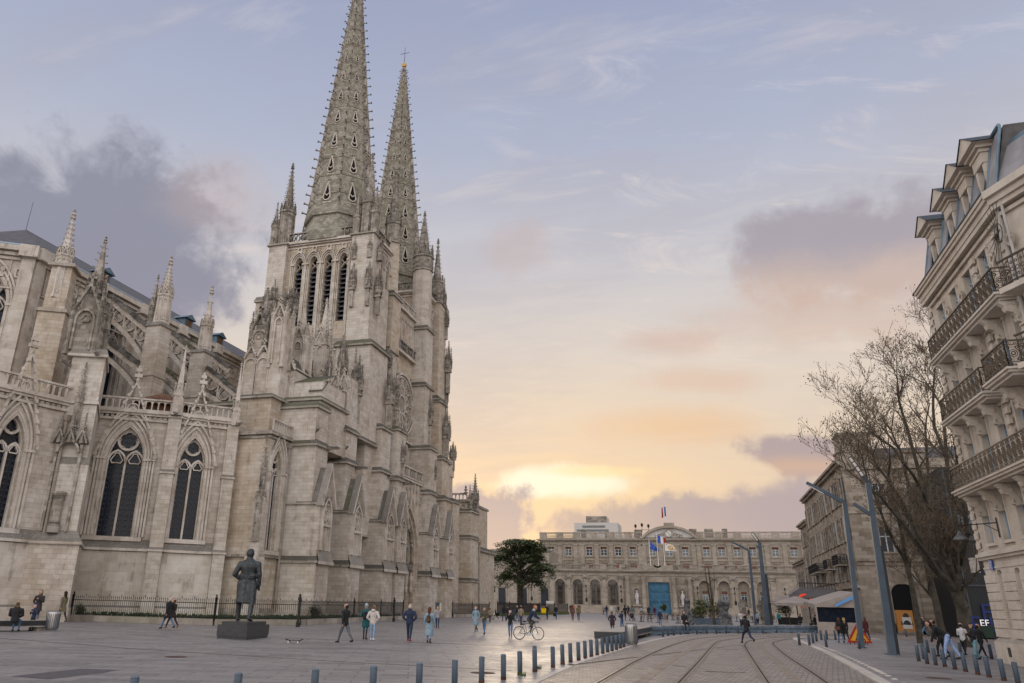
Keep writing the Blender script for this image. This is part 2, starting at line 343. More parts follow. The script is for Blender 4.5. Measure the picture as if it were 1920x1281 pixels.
def copy_tree(o,parent=None):
    c=o.copy(); sc.collection.objects.link(c); c.parent=parent
    for ch in [k for k in ALLKIDS(o)]: copy_tree(ch,c)
    return c
def ALLKIDS(o): return list(o.children)
# ================================================================ CATHEDRAL
cath=T('cathedral','pale limestone Gothic cathedral with two tall openwork spires beside the square','cathedral',(-40,70,0))
def crockets(mb,c,z0,z1,r0,r1,k,n,s,rot=0.):
    for j in range(k):
        t=(j+.5)/k; z=z0+(z1-z0)*t; r=r0+(r1-r0)*t; q=s*(1-.35*t)
        for i in range(n):
            a=rot+2*math.pi*i/n; x,y=c[0]+r*math.cos(a),c[1]+r*math.sin(a); ex,ey=math.cos(a),math.sin(a)
            mb.tube((x,y,z-q*.2),(x+ex*q*1.1,y+ey*q*1.1,z+q*.25),q*.22,q*.16,4)
            mb.frus((x+ex*q*1.2,y+ey*q*1.2),z+q*.05,z+q*.6,q*.5,q*.2,rz=a)
def finial(mb,c,z,s):
    mb.frus(c,z,z+s*2.2,s*.35,s*.3)
    for h,w in((.45,1.25),(1.25,.95)):
        mb.frus(c,z+s*h,z+s*(h+.35),w*s,w*s*.8,s*.35,s*.3); mb.frus(c,z+s*h,z+s*(h+.35),s*.35,s*.3,w*s,w*s*.8)
    mb.frus(c,z+s*2.,z+s*2.5,s*.55,s*.15)
def gablet(mb,fr,u0,u1,z,h,d0,d1,w=.12,fin=True):
    ribbon(mb,fr,[(u0,z),((u0+u1)/2,z+h),(u1,z)],w,d0,d1)
    uc=(u0+u1)/2
    if fin:
        s=(u1-u0)*.12; quadbox(mb,fr,uc-s*.4,uc+s*.4,z+h,z+h+s*4,d0,d1); quadbox(mb,fr,uc-s*1.3,uc+s*1.3,z+h+s*1.8,z+h+s*2.7,d0,d1)
    for k in range(1,4):
        t=k/4
        for sg in(0,1):
            u=(u0 if sg==0 else u1); uu=u+(uc-u)*t; zz=z+h*t; q=(u1-u0)*.055
            quadbox(mb,fr,uu-q,uu+q,zz,zz+q*2.6,d0,d1+.02)
def pinn_mb(c,z0,z1,z2,w,kc=6,rz=0.,niche=True):
    """square pinnacle: shaft z0..z1 with blind niches and gablets, crocketed spirelet to z2"""
    mb=MB(); mb.frus(c,z0,z1,w,w,rz=rz); mb.frus(c,z1-.12,z1+.1,w*1.18,w*1.18,rz=rz); mb.frus(c,z0-.1,z0+.15,w*1.15,w*1.15,rz=rz)
    for k in range(4):
        a=rz+k*math.pi/2; n=(math.cos(a),math.sin(a),0); u=(-math.sin(a),math.cos(a),0)
        fr=Fr((c[0]+n[0]*w/2,c[1]+n[1]*w/2,0),u,n); h=min(w*1.05,(z2-z1)*.35)
        mb.add([fr.p(-w/2,z1,.03),fr.p(w/2,z1,.03),fr.p(0,z1+h,.03),fr.p(0,z1+h,-w/2)],[(0,1,2),(0,2,3),(1,3,2)])
        gablet(mb,fr,-w/2,w/2,z1,h,0,w*.12,w*.1)
        if niche and z1-z0>w*1.4:
            A=arch(-w*.3,w*.3,z1-w*.55,w*.42,4); ribbon(mb,fr,[(-w*.3,z0+w*.25)]+A+[(w*.3,z0+w*.25)],w*.1,0,w*.09)
        for sx in(-1,1): mb.frus((c[0]+n[0]*w*.5+u[0]*sx*w*.5,c[1]+n[1]*w*.5+u[1]*sx*w*.5),z1-.1,z1+w*.9,w*.17,w*.03,rz=rz)
    mb.frus(c,z1,z2,w*.8,w*.1,rz=rz); crockets(mb,c,z1+(z2-z1)*.16,z2-(z2-z1)*.02,w*.48,w*.09,kc,4,max(.13,w*.2),rz+math.pi/4)
    finial(mb,c,z2-.1,max(.2,w*.26)); return mb
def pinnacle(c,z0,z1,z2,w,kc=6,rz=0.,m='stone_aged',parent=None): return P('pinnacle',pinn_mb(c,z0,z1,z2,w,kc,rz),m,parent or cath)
def octpinn(c,z0,z1,z2,r,kc=8,m='stone_aged'):
    mb=MB(); mb.lathe((c[0],c[1],0),[(r*1.08,z0),(r*1.08,z0+.3),(r,z0+.4),(r,z1),(r*1.15,z1+.1),(r*1.15,z1+.3),(r*.70,z1+.45),(r*.08,z2)],8,rot=math.pi/8)
    for i in range(8):
        a=i*math.pi/4; n=(math.cos(a),math.sin(a),0); u=(-n[1],n[0],0); ri=r*math.cos(math.pi/8); fr=Fr((c[0]+n[0]*ri,c[1]+n[1]*ri,0),u,n); h=r*.39
        gablet(mb,fr,-h,h,z1+.1,r*1.1,-.02,.12,.1); ribbon(mb,fr,[(-h*.7,z0+.6)]+arch(-h*.7,h*.7,z1-r*.7,r*.45,4)+[(h*.7,z0+.6)],.08,0,.07)
        mb.frus((c[0]+r*math.cos(a+math.pi/8),c[1]+r*math.sin(a+math.pi/8)),z0,z1+r*1.3,.16,.05)
    crockets(mb,c,z1+r*1.0,z2-.3,r*.62,r*.1,kc,8,.2,math.pi/8); finial(mb,c,z2-.2,.42); return P('pinnacle',mb,m,cath)
def ledge(mb,x0,x1,y0,y1,z,o=.22,h=.5):
    """weathered string course on a box: moulding and sloped top"""
    mb=LG; mb.prism([(x0-o,y0-o),(x1+o,y0-o),(x1+o,y1+o),(x0-o,y1+o)],z-.12,z+.06); mb.prism([(x0-o,y0-o),(x1+o,y0-o),(x1+o,y1+o),(x0-o,y1+o)],z+.06,z+h,[(x0,y0),(x1,y0),(x1,y1),(x0,y1)])
def balust(mb,p0,p1,z,h=1.,step=.42,style='arch',t=.14):
    p0=np.array(p0,float); p1=np.array(p1,float); l=np.linalg.norm(p1-p0); u=(p1-p0)/l; fr=Fr((p0[0],p0[1],0),(u[0],u[1],0),(u[1],-u[0],0))
    quadbox(mb,fr,0,l,z,z+.14,-t,t); quadbox(mb,fr,0,l,z+h-.12,z+h+.02,-t*1.1,t*1.1)
    n=max(1,round(l/step)); s=l/n
    for i in range(n+1):
        if style!='diam': quadbox(mb,fr,i*s-.05,i*s+.05,z+.14,z+h-.12,-t*.6,t*.6)
        elif i%4==0: quadbox(mb,fr,i*s-.08,i*s+.08,z+.14,z+h-.12,-t,t)
    for i in range(n):
        a=i*s
        if style=='arch': ribbon(mb,fr,arch(a+.03,a+s-.03,z+h-.12-s*.5,s*.42,3),.07,-t*.5,t*.5)
        elif style=='diam':
            ribbon(mb,fr,[(a,z+.14),(a+s/2,z+h/2),(a+s,z+.14)],.08,-t*.5,t*.5); ribbon(mb,fr,[(a,z+h-.12),(a+s/2,z+h/2),(a+s,z+h-.12)],.08,-t*.5,t*.5); ribbon(mb,fr,circ(a+s/2,z+h/2,s*.24,6),.06,-t*.55,t*.55,True)
def tracery(mb,fr,op,d0,d1,bar=.14,lights=2,head='rose'):
    ua,ub,zs,zsp,rise=op; w=ub-ua; lw=w/lights; zl=zsp-rise*.12
    for i in range(1,lights): quadbox(mb,fr,ua+i*lw-bar/2,ua+i*lw+bar/2,zs,zl,d0,d1)
    for i in range(lights): ribbon(mb,fr,arch(ua+i*lw,ua+(i+1)*lw,zl,lw*.72,5),bar,d0,d1)
    uc=(ua+ub)/2; r=w*.285; zc=zsp+rise-r*1.32
    if head=='rose':
        ribbon(mb,fr,circ(uc,zc,r,18),bar,d0,d1,True); ribbon(mb,fr,foil(uc,zc,r*.93,6,4),bar*.6,d0,d1-.01,True)
        for i in range(lights): ribbon(mb,fr,foil(ua+(i+.5)*lw,zl+lw*.22,lw*.36,3,4),bar*.5,d0,d1-.01,True)
    ribbon(mb,fr,[(ua,zs)]+arch(ua,ub,zsp,rise,8)+[(ub,zs)],bar*1.3,d0,d1+.01)
def leading(mb,fr,op,d,s=.42):
    """lead cames: a lozenge and ring pattern over the panes"""
    ua,ub,zs,zsp,rise=op; k=0; z=zs
    while z<zsp+rise*.7:
        t=max(0,(z-zsp)/rise); ins=(ub-ua)*.5*t*t
        quadbox(mb,fr,ua+ins,ub-ins,z,z+.035,d,d+.03); 
        n=int((ub-ua-2*ins)/s)
        for i in range(n): ribbon(mb,fr,circ(ua+ins+(i+.5)*(ub-ua-2*ins)/n,z+s/2,s*.40,7),.024,d,d+.03,True)
        z+=s
def gothic_window(fr,op,depth=.7,lead_=True,lights=2,bar=.16,orders=3,glass='glass_dark',head='rose'):
    ua,ub,zs,zsp,rise=op
    mb=MB()
    for k in range(orders):
        o=.16+k*.24; ribbon(mb,fr,[(ua-o,zs)]+arch(ua-o,ub+o,zsp,rise*(ub-ua+2*o)/(ub-ua),9)+[(ub+o,zs)],.15,-.1-(orders-1-k)*.0,.05+.09*k)
        for s in(-1,1):
            uu=(ua-o) if s<0 else (ub+o); quadbox(mb,fr,uu-.13,uu+.13,zsp-.15,zsp+.05,0,.12+.09*k)
    quadbox(mb,fr,ua-.8,ub+.8,zs-.35,zs-.02,-.05,.22)
    f=P('window',mb,'stone_fine',cath)
    t=MB(); tracery(t,fr,op,-depth+.05,-depth+.3,bar,lights,head); P('tracery',t,'stone_fine',f)
    g=MB(); pane(g,fr,op,-depth+.06); P('pane',g,glass,f)
    if lead_: l=MB(); leading(l,fr,op,-depth+.075); P('leading',l,'lead',f)
    return f
def gable_over(mb,fr,uc,w,z0,h,d=.35):
    ribbon(mb,fr,[(uc-w/2,z0),(uc,z0+h),(uc+w/2,z0)],.2,.0,d)
    n=9
    for k in range(1,n):
        t=k/n
        for s in(-1,1): quadbox(mb,fr,uc+s*w/2*(1-t)-.09,uc+s*w/2*(1-t)+.09,z0+h*t+.05,z0+h*t+.33,.05,d+.1)
    zt=z0+h
    for a,ww in((0,.22),(.45,.62),(.95,.45)): quadbox(mb,fr,uc-ww/2,uc+ww/2,zt+a,zt+a+.3,0,d)
    quadbox(mb,fr,uc-.1,uc+.1,zt-.1,zt+1.5,.05,d-.05)
    ribbon(mb,fr,circ(uc,z0+h*.62,w*.1,10),.1,.02,d-.05,True); ribbon(mb,fr,foil(uc,z0+h*.62,w*.085,3,3),.05,.02,d-.08,True)
def gargoyle(p,d,s=1.):
    mb=MB(); p=np.array(p,float); d=np.array(d,float); d/=np.linalg.norm(d)
    q=p+d*1.25*s+np.array([0,0,-.02*s]); mb.tube(p-d*.2,p+d*.6*s,.2*s,.17*s,6); mb.tube(p+d*.55*s,q,.17*s,.1*s,6); mb.tube(q-d*.12*s,q+d*.28*s+np.array([0,0,-.06]),.17*s,.1*s,6)
    sd_=np.array([-d[1],d[0],0]); mb.tube(p+d*.5*s+sd_*.1,p+d*.5*s+sd_*.4*s+np.array([0,0,.2]),.08*s,.03*s,4); mb.tube(p+d*.5*s-sd_*.1,p+d*.5*s-sd_*.4*s+np.array([0,0,.2]),.08*s,.03*s,4)
    mb.tube(q+sd_*.08,q+sd_*.1+np.array([0,0,.2*s]),.05*s,.02,4); mb.tube(q-sd_*.08,q-sd_*.1+np.array([0,0,.2*s]),.05*s,.02,4)
    return P('gargoyle',mb,'stone_aged',cath)
def downpipe(a,b,r=.11):
    mb=MB(); mb.tube(a,b,r,r,8); n=int(abs(b[2]-a[2])/2.2)
    for i in range(n): z=a[2]+(i+.6)*2.2; mb.tube((a[0],a[1],z),(a[0],a[1],z+.14),r*1.35,r*1.35,8)
    mb.frus((b[0],b[1]),b[2]-.1,b[2]+.35,.3,.5); return P('drainpipe',mb,'stone_palais',cath)
# ---- radiating chapels (low zone, z 0..16.4)
A57=math.radians(57); A47=math.radians(47); A16=math.radians(16)
def wdir(a): return (math.sin(a),math.cos(a),0),(math.cos(a),-math.sin(a),0)
Cp=np.array([-37.7,57.5]); C1=np.array([-41.52,53.94]); C2=np.array([-45.85,51.13])
u47,n47=wdir(A47); u57,n57=wdir(A57); u16,n16=wdir(A16)
f47=Fr((Cp[0],Cp[1],0),u47,n47); f57=Fr((C1[0],C1[1],0),u57,n57); C3=np.array([-44.,47.]); f16=Fr((C3[0],C3[1],0),u16,n16)
ZP=5.25; ZT=16.3
w2=(-4.5,-2.35,6.2,12.2,2.35); w1=(-4.9,-2.1,6.2,12.4,2.6); w0=(-6.5,-4.6,6.0,11.4,2.3)
mb=MB(); wall(mb,f47,-5.3,0,0,ZT,[w2],.75); wall(mb,f57,-7.2,0,0,ZT,[w1],.75); wall(mb,f16,-16,0,0,ZT-.9,[(-13.4,-11.3,6,11.4,2.3),w0],.75)
# east and back closing faces
mb.box(-37.75,-37.7,57.5,61.5,0,ZT); P('wall',mb,'stone',cath)
mb=MB()
for fr,a,b,zt in((f47,-5.5,.1,ZT),(f57,-7.3,.1,ZT),(f16,-16,.2,ZT-.9)):
    quadbox(mb,fr,a,b,ZP-.15,ZP+.05,.0,.42)
    P_=[(a,ZP+.05),(b,ZP+.05)]
    mb.add([fr.p(a,ZP+.05,.42),fr.p(b,ZP+.05,.42),fr.p(b,ZP+.75,.0),fr.p(a,ZP+.75,.0)],[(0,1,2,3)])
    quadbox(mb,fr,a,b,0,.9,0,.38); mb.add([fr.p(a,.9,.38),fr.p(b,.9,.38),fr.p(b,1.3,.0),fr.p(a,1.3,.0)],[(0,1,2,3)])
    quadbox(mb,fr,a,b,0,ZP-.2,.0,.24)
    quadbox(mb,fr,a,b,zt-.75,zt-.55,0,.2); quadbox(mb,fr,a,b,zt-.1,zt+.12,0,.42); quadbox(mb,fr,a,b,zt-.3,zt-.1,0,.28)
    # carved frieze
    u=a
    while u<b-.3:
        quadbox(mb,fr,u+.05,u+.28,zt-.52,zt-.34,.0,.12); ribbon(mb,fr,circ(u+.2,zt-.42,.1,5),.04,.02,.15,True); u+=.42
P('cornice',mb,'stone_fine',cath)
for fr,a,b,zt in((f47,-5.3,0,ZT),(f57,-7.2,0,ZT),(f16,-16,.1,ZT-.9)):
    mb=MB(); p=fr.p(a,0,.12); q=fr.p(b,0,.12); balust(mb,p[:2],q[:2],zt+.12,1.05,.5); P('balustrade',mb,'stone_fine',cath)
for fr,op,gw in((f47,w2,3.7),(f57,w1,4.6),(f16,w0,3.4)):
    gothic_window(fr,op,orders=4 if fr is f57 else 3)
    mb=MB(); uc=(op[0]+op[1])/2; gable_over(mb,fr,uc,gw,op[3]+.4,19.2-(op[3]+.4)-(.9 if fr is f16 else .4)); 
    for s in(-1,1): # label-stop beasts
        p=fr.p(uc+s*gw/2,op[3]+.25,.1); q=fr.p(uc+s*gw/2,op[3]+.2,.5); mb.tube(p,q,.16,.2,6)
    P('gable',mb,'stone_fine',cath)
gothic_window(f16,(-13.4,-11.3,6,11.4,2.3),lead_=False)
# buttress between the two windows, corner buttress
mb=MB()
def buttr(mb,fr,u0,u1,stages):
    for z0,z1,d in stages:
        quadbox(mb,fr,u0,u1,z0,z1,-.5,d)
        mb.add([fr.p(u0-.08,z1,d+.12),fr.p(u1+.08,z1,d+.12),fr.p(u1,z1+.35,d-.4),fr.p(u0,z1+.35,d-.4),fr.p(u0-.08,z1-.14,d+.12),fr.p(u1+.08,z1-.14,d+.12),fr.p(u1+.08,z1-.14,-.4),fr.p(u0-.08,z1-.14,-.4)],[(0,1,2,3),(4,5,1,0),(5,6,2,1),(7,4,0,3),(5,4,7,6)])
buttr(mb,f57,-.55,.5,[(0,ZP,.9),(ZP,11.4,.75),(11.4,ZT-.2,.5)]); P('buttress',mb,'stone',cath)
mb=MB(); buttr(mb,f47,-.9,.05,[(0,ZP,.8),(ZP,11.4,.62),(11.4,ZT-.2,.4)]); P('buttress',mb,'stone',cath)
c=f57.p(0,0,.35); pinnacle(c[:2],ZT,ZT+1.7,ZT+5.9,.72,7,math.radians(33),'stone_fine')
c=f47.p(-.35,0,.25); pinnacle(c[:2],ZT-.3,ZT+1.0,ZT+5.1,.55,7,math.radians(43),'stone_fine')
gargoyle(f57.p(0,ZT-.1,.7),n57,.7); gargoyle(f47.p(-.2,ZT-.3,.5),(1,-.6,0),.7)
# chapel roof: small red tile cap and terrace
mb=MB(); mb.prism([(-47.2,50.2),(-41.6,54.0),(-37.8,57.5),(-37.8,62),(-55,62),(-55,50)],ZT-.6,ZT-.1); mb.prism([(-47.3,50.1),(-55,50),(-55,30),(-49.4,30),(-46,41),(-44.4,46.8)],14.6,15.); P('terrace',mb,'lead',cath)
mb=MB(); t=f57.p(-1.4,0,-2.2); mb.prism([tuple(f57.p(u,0,d)[:2]) for u,d in((-3.4,-.6),(.6,-.6),(.6,-4),(-3.4,-4))],ZT-.1,ZT+1.0)
mb.prism([tuple(f57.p(u,0,d)[:2]) for u,d in((-3.7,-.3),(.9,-.3),(.9,-4.3),(-3.7,-4.3))],ZT+1.0,ZT+2.2,[tuple(f57.p(u,0,d)[:2]) for u,d in((-1.6,-2.0),(-1.2,-2.0),(-1.2,-2.4),(-1.6,-2.4))])
rf=P('tiled_roof',mb,'tile_red',cath)
mb=MB()
for k in range(16): u=-3.5+k*.28; mb.tube(f57.p(u,ZT+1.08,-.3),f57.p(-1.5+(u+1.5)*.12,ZT+2.2,-2.0),.07,.05,5)
P('roof_tiles',mb,'tile_red',rf)
# big buttress BL with aedicule and tall pinnacle
a=np.array([-44.75,44.0]); b=np.array([-41.5,45.45]); d=(b-a)/np.linalg.norm(b-a); nb=np.array([d[1],-d[0]]); L_=np.linalg.norm(b-a)
fB=Fr((a[0],a[1],0),(d[0],d[1],0),(nb[0],nb[1],0))
VR=np.array([-.64,.77])
def blk(mb,u0,u1,z0,z1,df,dp,top=None):
    A=np.array(fB.p(u0,0,df)[:2]); B=np.array(fB.p(u1,0,df)[:2]); poly=[tuple(A),tuple(B),tuple(B+VR*dp),tuple(A+VR*dp)]
    if top: t0,t1,td=top; A=np.array(fB.p(t0,0,td)[:2]); B=np.array(fB.p(t1,0,td)[:2]); mb.prism(poly,z0,z1,[tuple(A),tuple(B),tuple(B+VR*(dp-.6)),tuple(A+VR*(dp-.6))])
    else: mb.prism(poly,z0,z1)
mb=MB(); blk(mb,-.1,L_+.0,0,ZP-.18,0,5.5); blk(mb,-.3,L_+.2,ZP-.18,ZP,.2,5.6); blk(mb,-.3,L_+.2,ZP,ZP+.8,.2,5.6,(.2,L_-.5,-.55)); blk(mb,-.25,L_+.15,0,.9,.25,5.6)
blk(mb,.15,L_-.55,ZP,10.8,-.55,5); blk(mb,.1,L_-.5,10.8,11.3,-.45,5,(.3,L_-.8,-.75)); blk(mb,.3,L_-.8,ZP,19.0,-.75,4.6); blk(mb,.15,L_-.65,15.3,15.5,-.6,4.7); blk(mb,.0,L_-.55,19.,19.2,-.45,4.8); blk(mb,.0,L_-.55,19.2,19.8,-.45,4.8,(.4,L_-.9,-1.))
P('buttress',mb,'stone',cath)
# statue niche on its face: column, canopy
mb=MB(); uc=L_*.42; lz=ZP+.7
c=fB.p(uc,0,-.25); mb.lathe((c[0],c[1],0),[(.42,lz-.1),(.42,lz+.5),(.33,lz+.6),(.33,lz+2.2),(.42,lz+2.3),(.36,lz+2.45),(.46,lz+2.6),(.46,lz+2.75)],12)
for s in(-1,1): quadbox(mb,fB,uc+s*.85-.09,uc+s*.85+.09,lz,lz+6.2,-.6,-.3)
ribbon(mb,fB,arch(uc-.75,uc+.75,lz+5.6,.9,6),.16,-.6,-.1)
for du,dd in((-.8,.25),(0,.45),(.8,.25)):
    gablet(mb,fB,uc+du-.42,uc+du+.42,lz+6.3,1.0,-.6,dd-.35,.12); c=fB.p(uc+du,0,dd-.6); mb.merge(pinn_mb(c[:2],lz+6.4,lz+7.0,lz+8.2,.26,3,0,False))
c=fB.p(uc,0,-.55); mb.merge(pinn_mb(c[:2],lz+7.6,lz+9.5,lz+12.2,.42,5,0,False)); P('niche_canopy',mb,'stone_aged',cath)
# aedicule and P2 spirelet
def aedicule(fr,u0,u1,z0,z1,dep,zs,apex,m='stone_fine'):
    mb=MB(); quadbox(mb,fr,u0+.15,u1-.15,z0,z1,-dep,-.12); uc=(u0+u1)/2; w=u1-u0
    ribbon(mb,fr,[(u0+.3,z0+.3)]+arch(u0+.3,u1-.3,z1-w*.45,w*.4,6)+[(u1-.3,z0+.3)],.16,-.12,.12)
    ribbon(mb,fr,foil(uc,z1-w*.42,w*.18,3,4),.06,-.12,.02,True)
    gablet(mb,fr,u0,u1,z1-.1,w*1.1,-.12,.16,.18)
    for s in(u0,u1): c=fr.p(s,0,-.05); mb.merge(pinn_mb(c[:2],z0,z1+.3,z1+w*.95,.34,4,0))
    for s in(u0,u1): c=fr.p(s,0,-dep); mb.merge(pinn_mb(c[:2],z0,z1+.3,z1+w*.95,.34,4,0))
    return mb
fA=Fr((a[0]-d[0]*.35-nb[0]*.8,a[1]-d[1]*.35-nb[1]*.8,0),fB.u,fB.n)
P('pinnacle',aedicule(fA,0,2.0,19.3,23.0,2.2,0,0),'stone_aged',cath)
c=fA.p(1.0,0,-1.0); pinnacle(c[:2],23,24.6,29.2,1.15,6,.4); gargoyle(fB.p(L_*.6,19.2,-.5),n57,.75); gargoyle(fB.p(.2,18.3,-.5),(.3,-1,0),.8)
cath_done=set(cath.children_recursive); _before=set(cath.children)
# pier behind with P1
mb=MB(); mb.frus((-46.6,44.2),14,22.3,2.0,2.0,2.4,2.4,.5); mb.frus((-46.6,44.2),22.2,22.5,2.3,2.1,2.7,2.5,.5); mb.frus((-46.5,44.0),22.4,26.2,1.6,1.5,rz=.5); mb.frus((-46.5,44.0),26.1,26.4,2.1,1.9,rz=.5); P('buttress',mb,'stone_warm',cath)
octpinn((-46.5,43.7),23.5,27.0,30.6,.58,6,'stone_fine')
# ---- choir clerestory wall and apse
XC=-50.; YA=44.; ZC=28.3
fN=NORTH(XC); uA,nA=wdir(A57); fA2=Fr((XC,YA,0),uA,nA)
opsN=[(y-1.5,y+1.5,17.2,23.8,2.6) for y in(48.2,54.,60.,66.)]
mb=MB(); wall(mb,fN,YA,76,8,ZC,opsN,.8); opA=(-4.2,-1.3,16.,23.4,2.7); wall(mb,fA2,-6.2,0,8,ZC,[opA],.8)
u3,n3=wdir(math.radians(100)); q=fA2.p(-6.2,0,0); fA3=Fr((q[0],q[1],0),u3,n3); wall(mb,fA3,-9,0,8,ZC,[],.8); P('clerestory_wall',mb,'stone',cath)
for op in opsN: gothic_window(fN,op,lead_=False,orders=2,lights=3 if False else 2)
gothic_window(fA2,opA,lead_=True,orders=3)
mb=MB()
for fr,a_,b_ in((fN,YA,76),(fA2,-6.3,.1),(fA3,-9,0)):
    for z,dz,dd in((ZC-3.6,.12,.12),(ZC-1.1,.25,.2),(ZC-.8,.3,.42),(ZC-.45,.45,.75)): quadbox(mb,fr,a_,b_,z,z+dz,-.1,dd)
    n=int((b_-a_)/1.5)
    for k in range(n):  # blind foliage panels
        u=a_+(k+.5)*(b_-a_)/n; ribbon(mb,fr,foil(u,ZC-2.2,.5,4,3,math.pi/4),.12,-.05,.14,True); quadbox(mb,fr,u+.7,u+.8,ZC-3.4,ZC-1.1,0,.1)
for y in(44.4,50.9,57.,63.,69.5): quadbox(mb,fN,y-.45,y+.45,8,ZC-1.,0,.55); quadbox(mb,fN,y-.6,y+.6,ZC-1,ZC,0,1.0)
quadbox(mb,fA2,-.7,.3,8,ZC-1.,0,.6); quadbox(mb,fA2,-.9,.5,ZC-1,ZC,0,1.1); P('cornice',mb,'stone_fine',cath)
mb=MB()
for fr,a_,b_ in((fN,YA,76),(fA2,-6.3,.1)): quadbox(mb,fr,a_,b_,ZC,ZC+.12,.3,.78)
P('gutter',mb,'shutter_blue',cath)
# roof: ridge along the axis, hipped over the apse; dormers
e=.5; k_=1/1.08; rx,rz_=-61*k_,1.9+(35.6-1.9)*k_; q0=fA2.p(-6.4,0,e); q1=fA3.p(-9,0,e); mb=MB(); ry=52*k_
mb.add([(XC+e,YA-.3,ZC+.14),(XC+e,78,ZC+.14),(rx,90,rz_),(rx,ry,rz_),(q0[0],q0[1],ZC+.14),(q1[0],q1[1],ZC+.14),(-64,60,ZC+.1)],[(0,1,2,3),(4,0,3),(5,4,3),(6,5,3)])
rf=P('roof',mb,'slate',cath)
mb=MB(); mb.tube((rx,ry,rz_-.1),(rx,90,rz_-.1),.12,.12,5); mb.tube((rx,ry,rz_-.1),(rx+.1,ry,rz_+2.9),.03,.02,4); P('ridge',mb,'lead',rf)
for y in(52.6,65.5,71.5):
    mb=MB(); mb.box(XC-2.6,XC-.7,y-.55,y+.75,ZC+.2,ZC+1.75); mb.add([(XC-.4,y-.8,ZC+1.75),(XC-.4,y+1,ZC+1.75),(XC-.4,y+.1,ZC+2.3),(XC-3,y-.8,ZC+1.75),(XC-3,y+1,ZC+1.75),(XC-3,y+.1,ZC+2.3)],[(0,1,2),(3,5,4),(0,2,5,3),(1,4,5,2),(0,3,4,1)])
    dm=P('dormer',mb,'zinc_blue',rf); m2=MB(); m2.box(XC-.71,XC-.66,y-.3,y+.5,ZC+.5,ZC+1.6); P('shutter',m2,'wood',dm)
# flying buttresses
def flyer(Y,x0,z0,x1,z1,sag,tr=True,th=.55):
    fr=Fr((0,Y,0),(1,0,0),(0,-1,0)); mb=MB(); n=9
    ribbon(mb,fr,[(x0,z0),(x1,z1)],.55,-th/2,th/2)
    pts=[]
    for i in range(n+1):
        t=i/n; pts.append((x0+(x1-x0)*t,(z0-sag)+(z1-.4-(z0-sag))*t+.0+math.sin(math.pi*t*.5+0)*0-(1-(1-t)**2)*0-((t)**2.2)*sag*1.1))
    ribbon(mb,fr,pts,.4,-th/2,th/2)
    if tr:
        k=max(2,int(abs(x1-x0)/1.25))
        for i in range(1,k):
            t=i/k; x=x0+(x1-x0)*t; zt=z0+(z1-z0)*t-.2; i0=int(t*n); zb=pts[i0][1]+(pts[min(n,i0+1)][1]-pts[i0][1])*(t*n-i0)
            quadbox(mb,fr,x-.09,x+.09,zb,zt,-.15,.15)
        for i in range(k):
            t=(i+.5)/k; x=x0+(x1-x0)*t; zt=z0+(z1-z0)*t-.75; r=abs(x1-x0)/k*.42
            ribbon(mb,fr,circ(x,zt,r,10),.12,-.14,.14,True); ribbon(mb,fr,foil(x,zt,r*.9,4,3),.07,-.12,.12,True)
    o=P('flying_buttress',mb,'stone',cath)
    c=MB(); fr2=Fr((0,Y,0),(1,0,0),(0,-1,0)); n=int(abs(x1-x0)/.9)
    for i in range(n):
        t0,t1=i/n,(i+.97)/n; h=.33+.06*(i%2); ribbon(c,fr2,[(x0+(x1-x0)*t0,z0+(z1-z0)*t0+h),(x0+(x1-x0)*t1,z0+(z1-z0)*t1+h)],.3,-th/2-.12,th/2+.12)
    P('coping',c,'coping',o); return o
def pier(x,y,z0,z1,w,m='stone',dd=None):
    mb=MB(); dd=dd or w; mb.frus((x,y),z0,z1,w,w*.94,dd,dd*.94); mb.frus((x,y),z1-.1,z1+.25,w*1.12,w*.9,dd*1.12,dd*.9); zm=(z0+z1)/2+.3
    mb.frus((x,y),zm,zm+.35,w*1.1,w*.97,dd*1.1,dd*.97); return P('buttress',mb,m,cath)
for Y in(52.3,59.1,65.2):
    flyer(Y,XC,27.6,-44.4,23.6,2.0); flyer(Y,XC,23.6,-44.4,20.0,1.3,False)
pier(-43.4,52.3,14,23.9,1.55); octpinn((-43.3,52.3),24.1,26.6,29.9,.62,7,'stone_fine'); pinnacle((-44.3,52.2),24.0,26.0,28.6,.5,5)
pier(-43.6,59.1,14,23.6,1.6); octpinn((-43.5,59.1),23.8,26.2,29.8,.56,2,'stone_fine')
flyer(59.1,-42.7,21.8,-37.0,17.6,2.2); flyer(65.2,-42.7,22.4,-39.,19.,1.6)


# the whole choir stands a little farther off: scale its parts about the eye point of the survey
for o_ in [o for o in cath.children_recursive if o not in _before and o not in cath_done]:
    v=np.empty(len(o_.data.vertices)*3); o_.data.vertices.foreach_get('co',v); v=v.reshape(-1,3)+np.array(cath.location)
    v=CAM+(v-CAM)*1.08-np.array(cath.location); o_.data.vertices.foreach_set('co',v.ravel()); o_.data.update()
# ---- chapel K (between choir and transept) with side window
XK=-34.6; YK=57.9; ZK=15.4
mb=MB(); mb.box(-45,XK,YK,62,0,.0); fe=EAST(YK); fk=NORTH(XK); wk=(58.75,60.35,5.6,12.2,1.9)
wall(mb,fe,-45,XK,0,ZK,[]); wall(mb,fk,YK,64,0,ZK,[wk],.6); mb.box(-45,XK,YK+.8,66,ZK-.02,ZK); P('wall',mb,'stone_warm',cath)
gothic_window(fk,wk,.6,orders=3,lead_=False)
mb=MB(); 
for z,dz,o in((5.0,.2,.3),(ZK-.5,.2,.15),(ZK-.2,.3,.35)):
    quadbox(mb,fe,-45,XK+o,z,z+dz,0,o); quadbox(mb,fk,YK+.002,64,z+.002,z+dz+.002,0,o-.003)
quadbox(mb,fe,-45,XK+.25,0,1.0,0,.25); quadbox(mb,fk,YK+.002,64,0,1.01,0,.247)
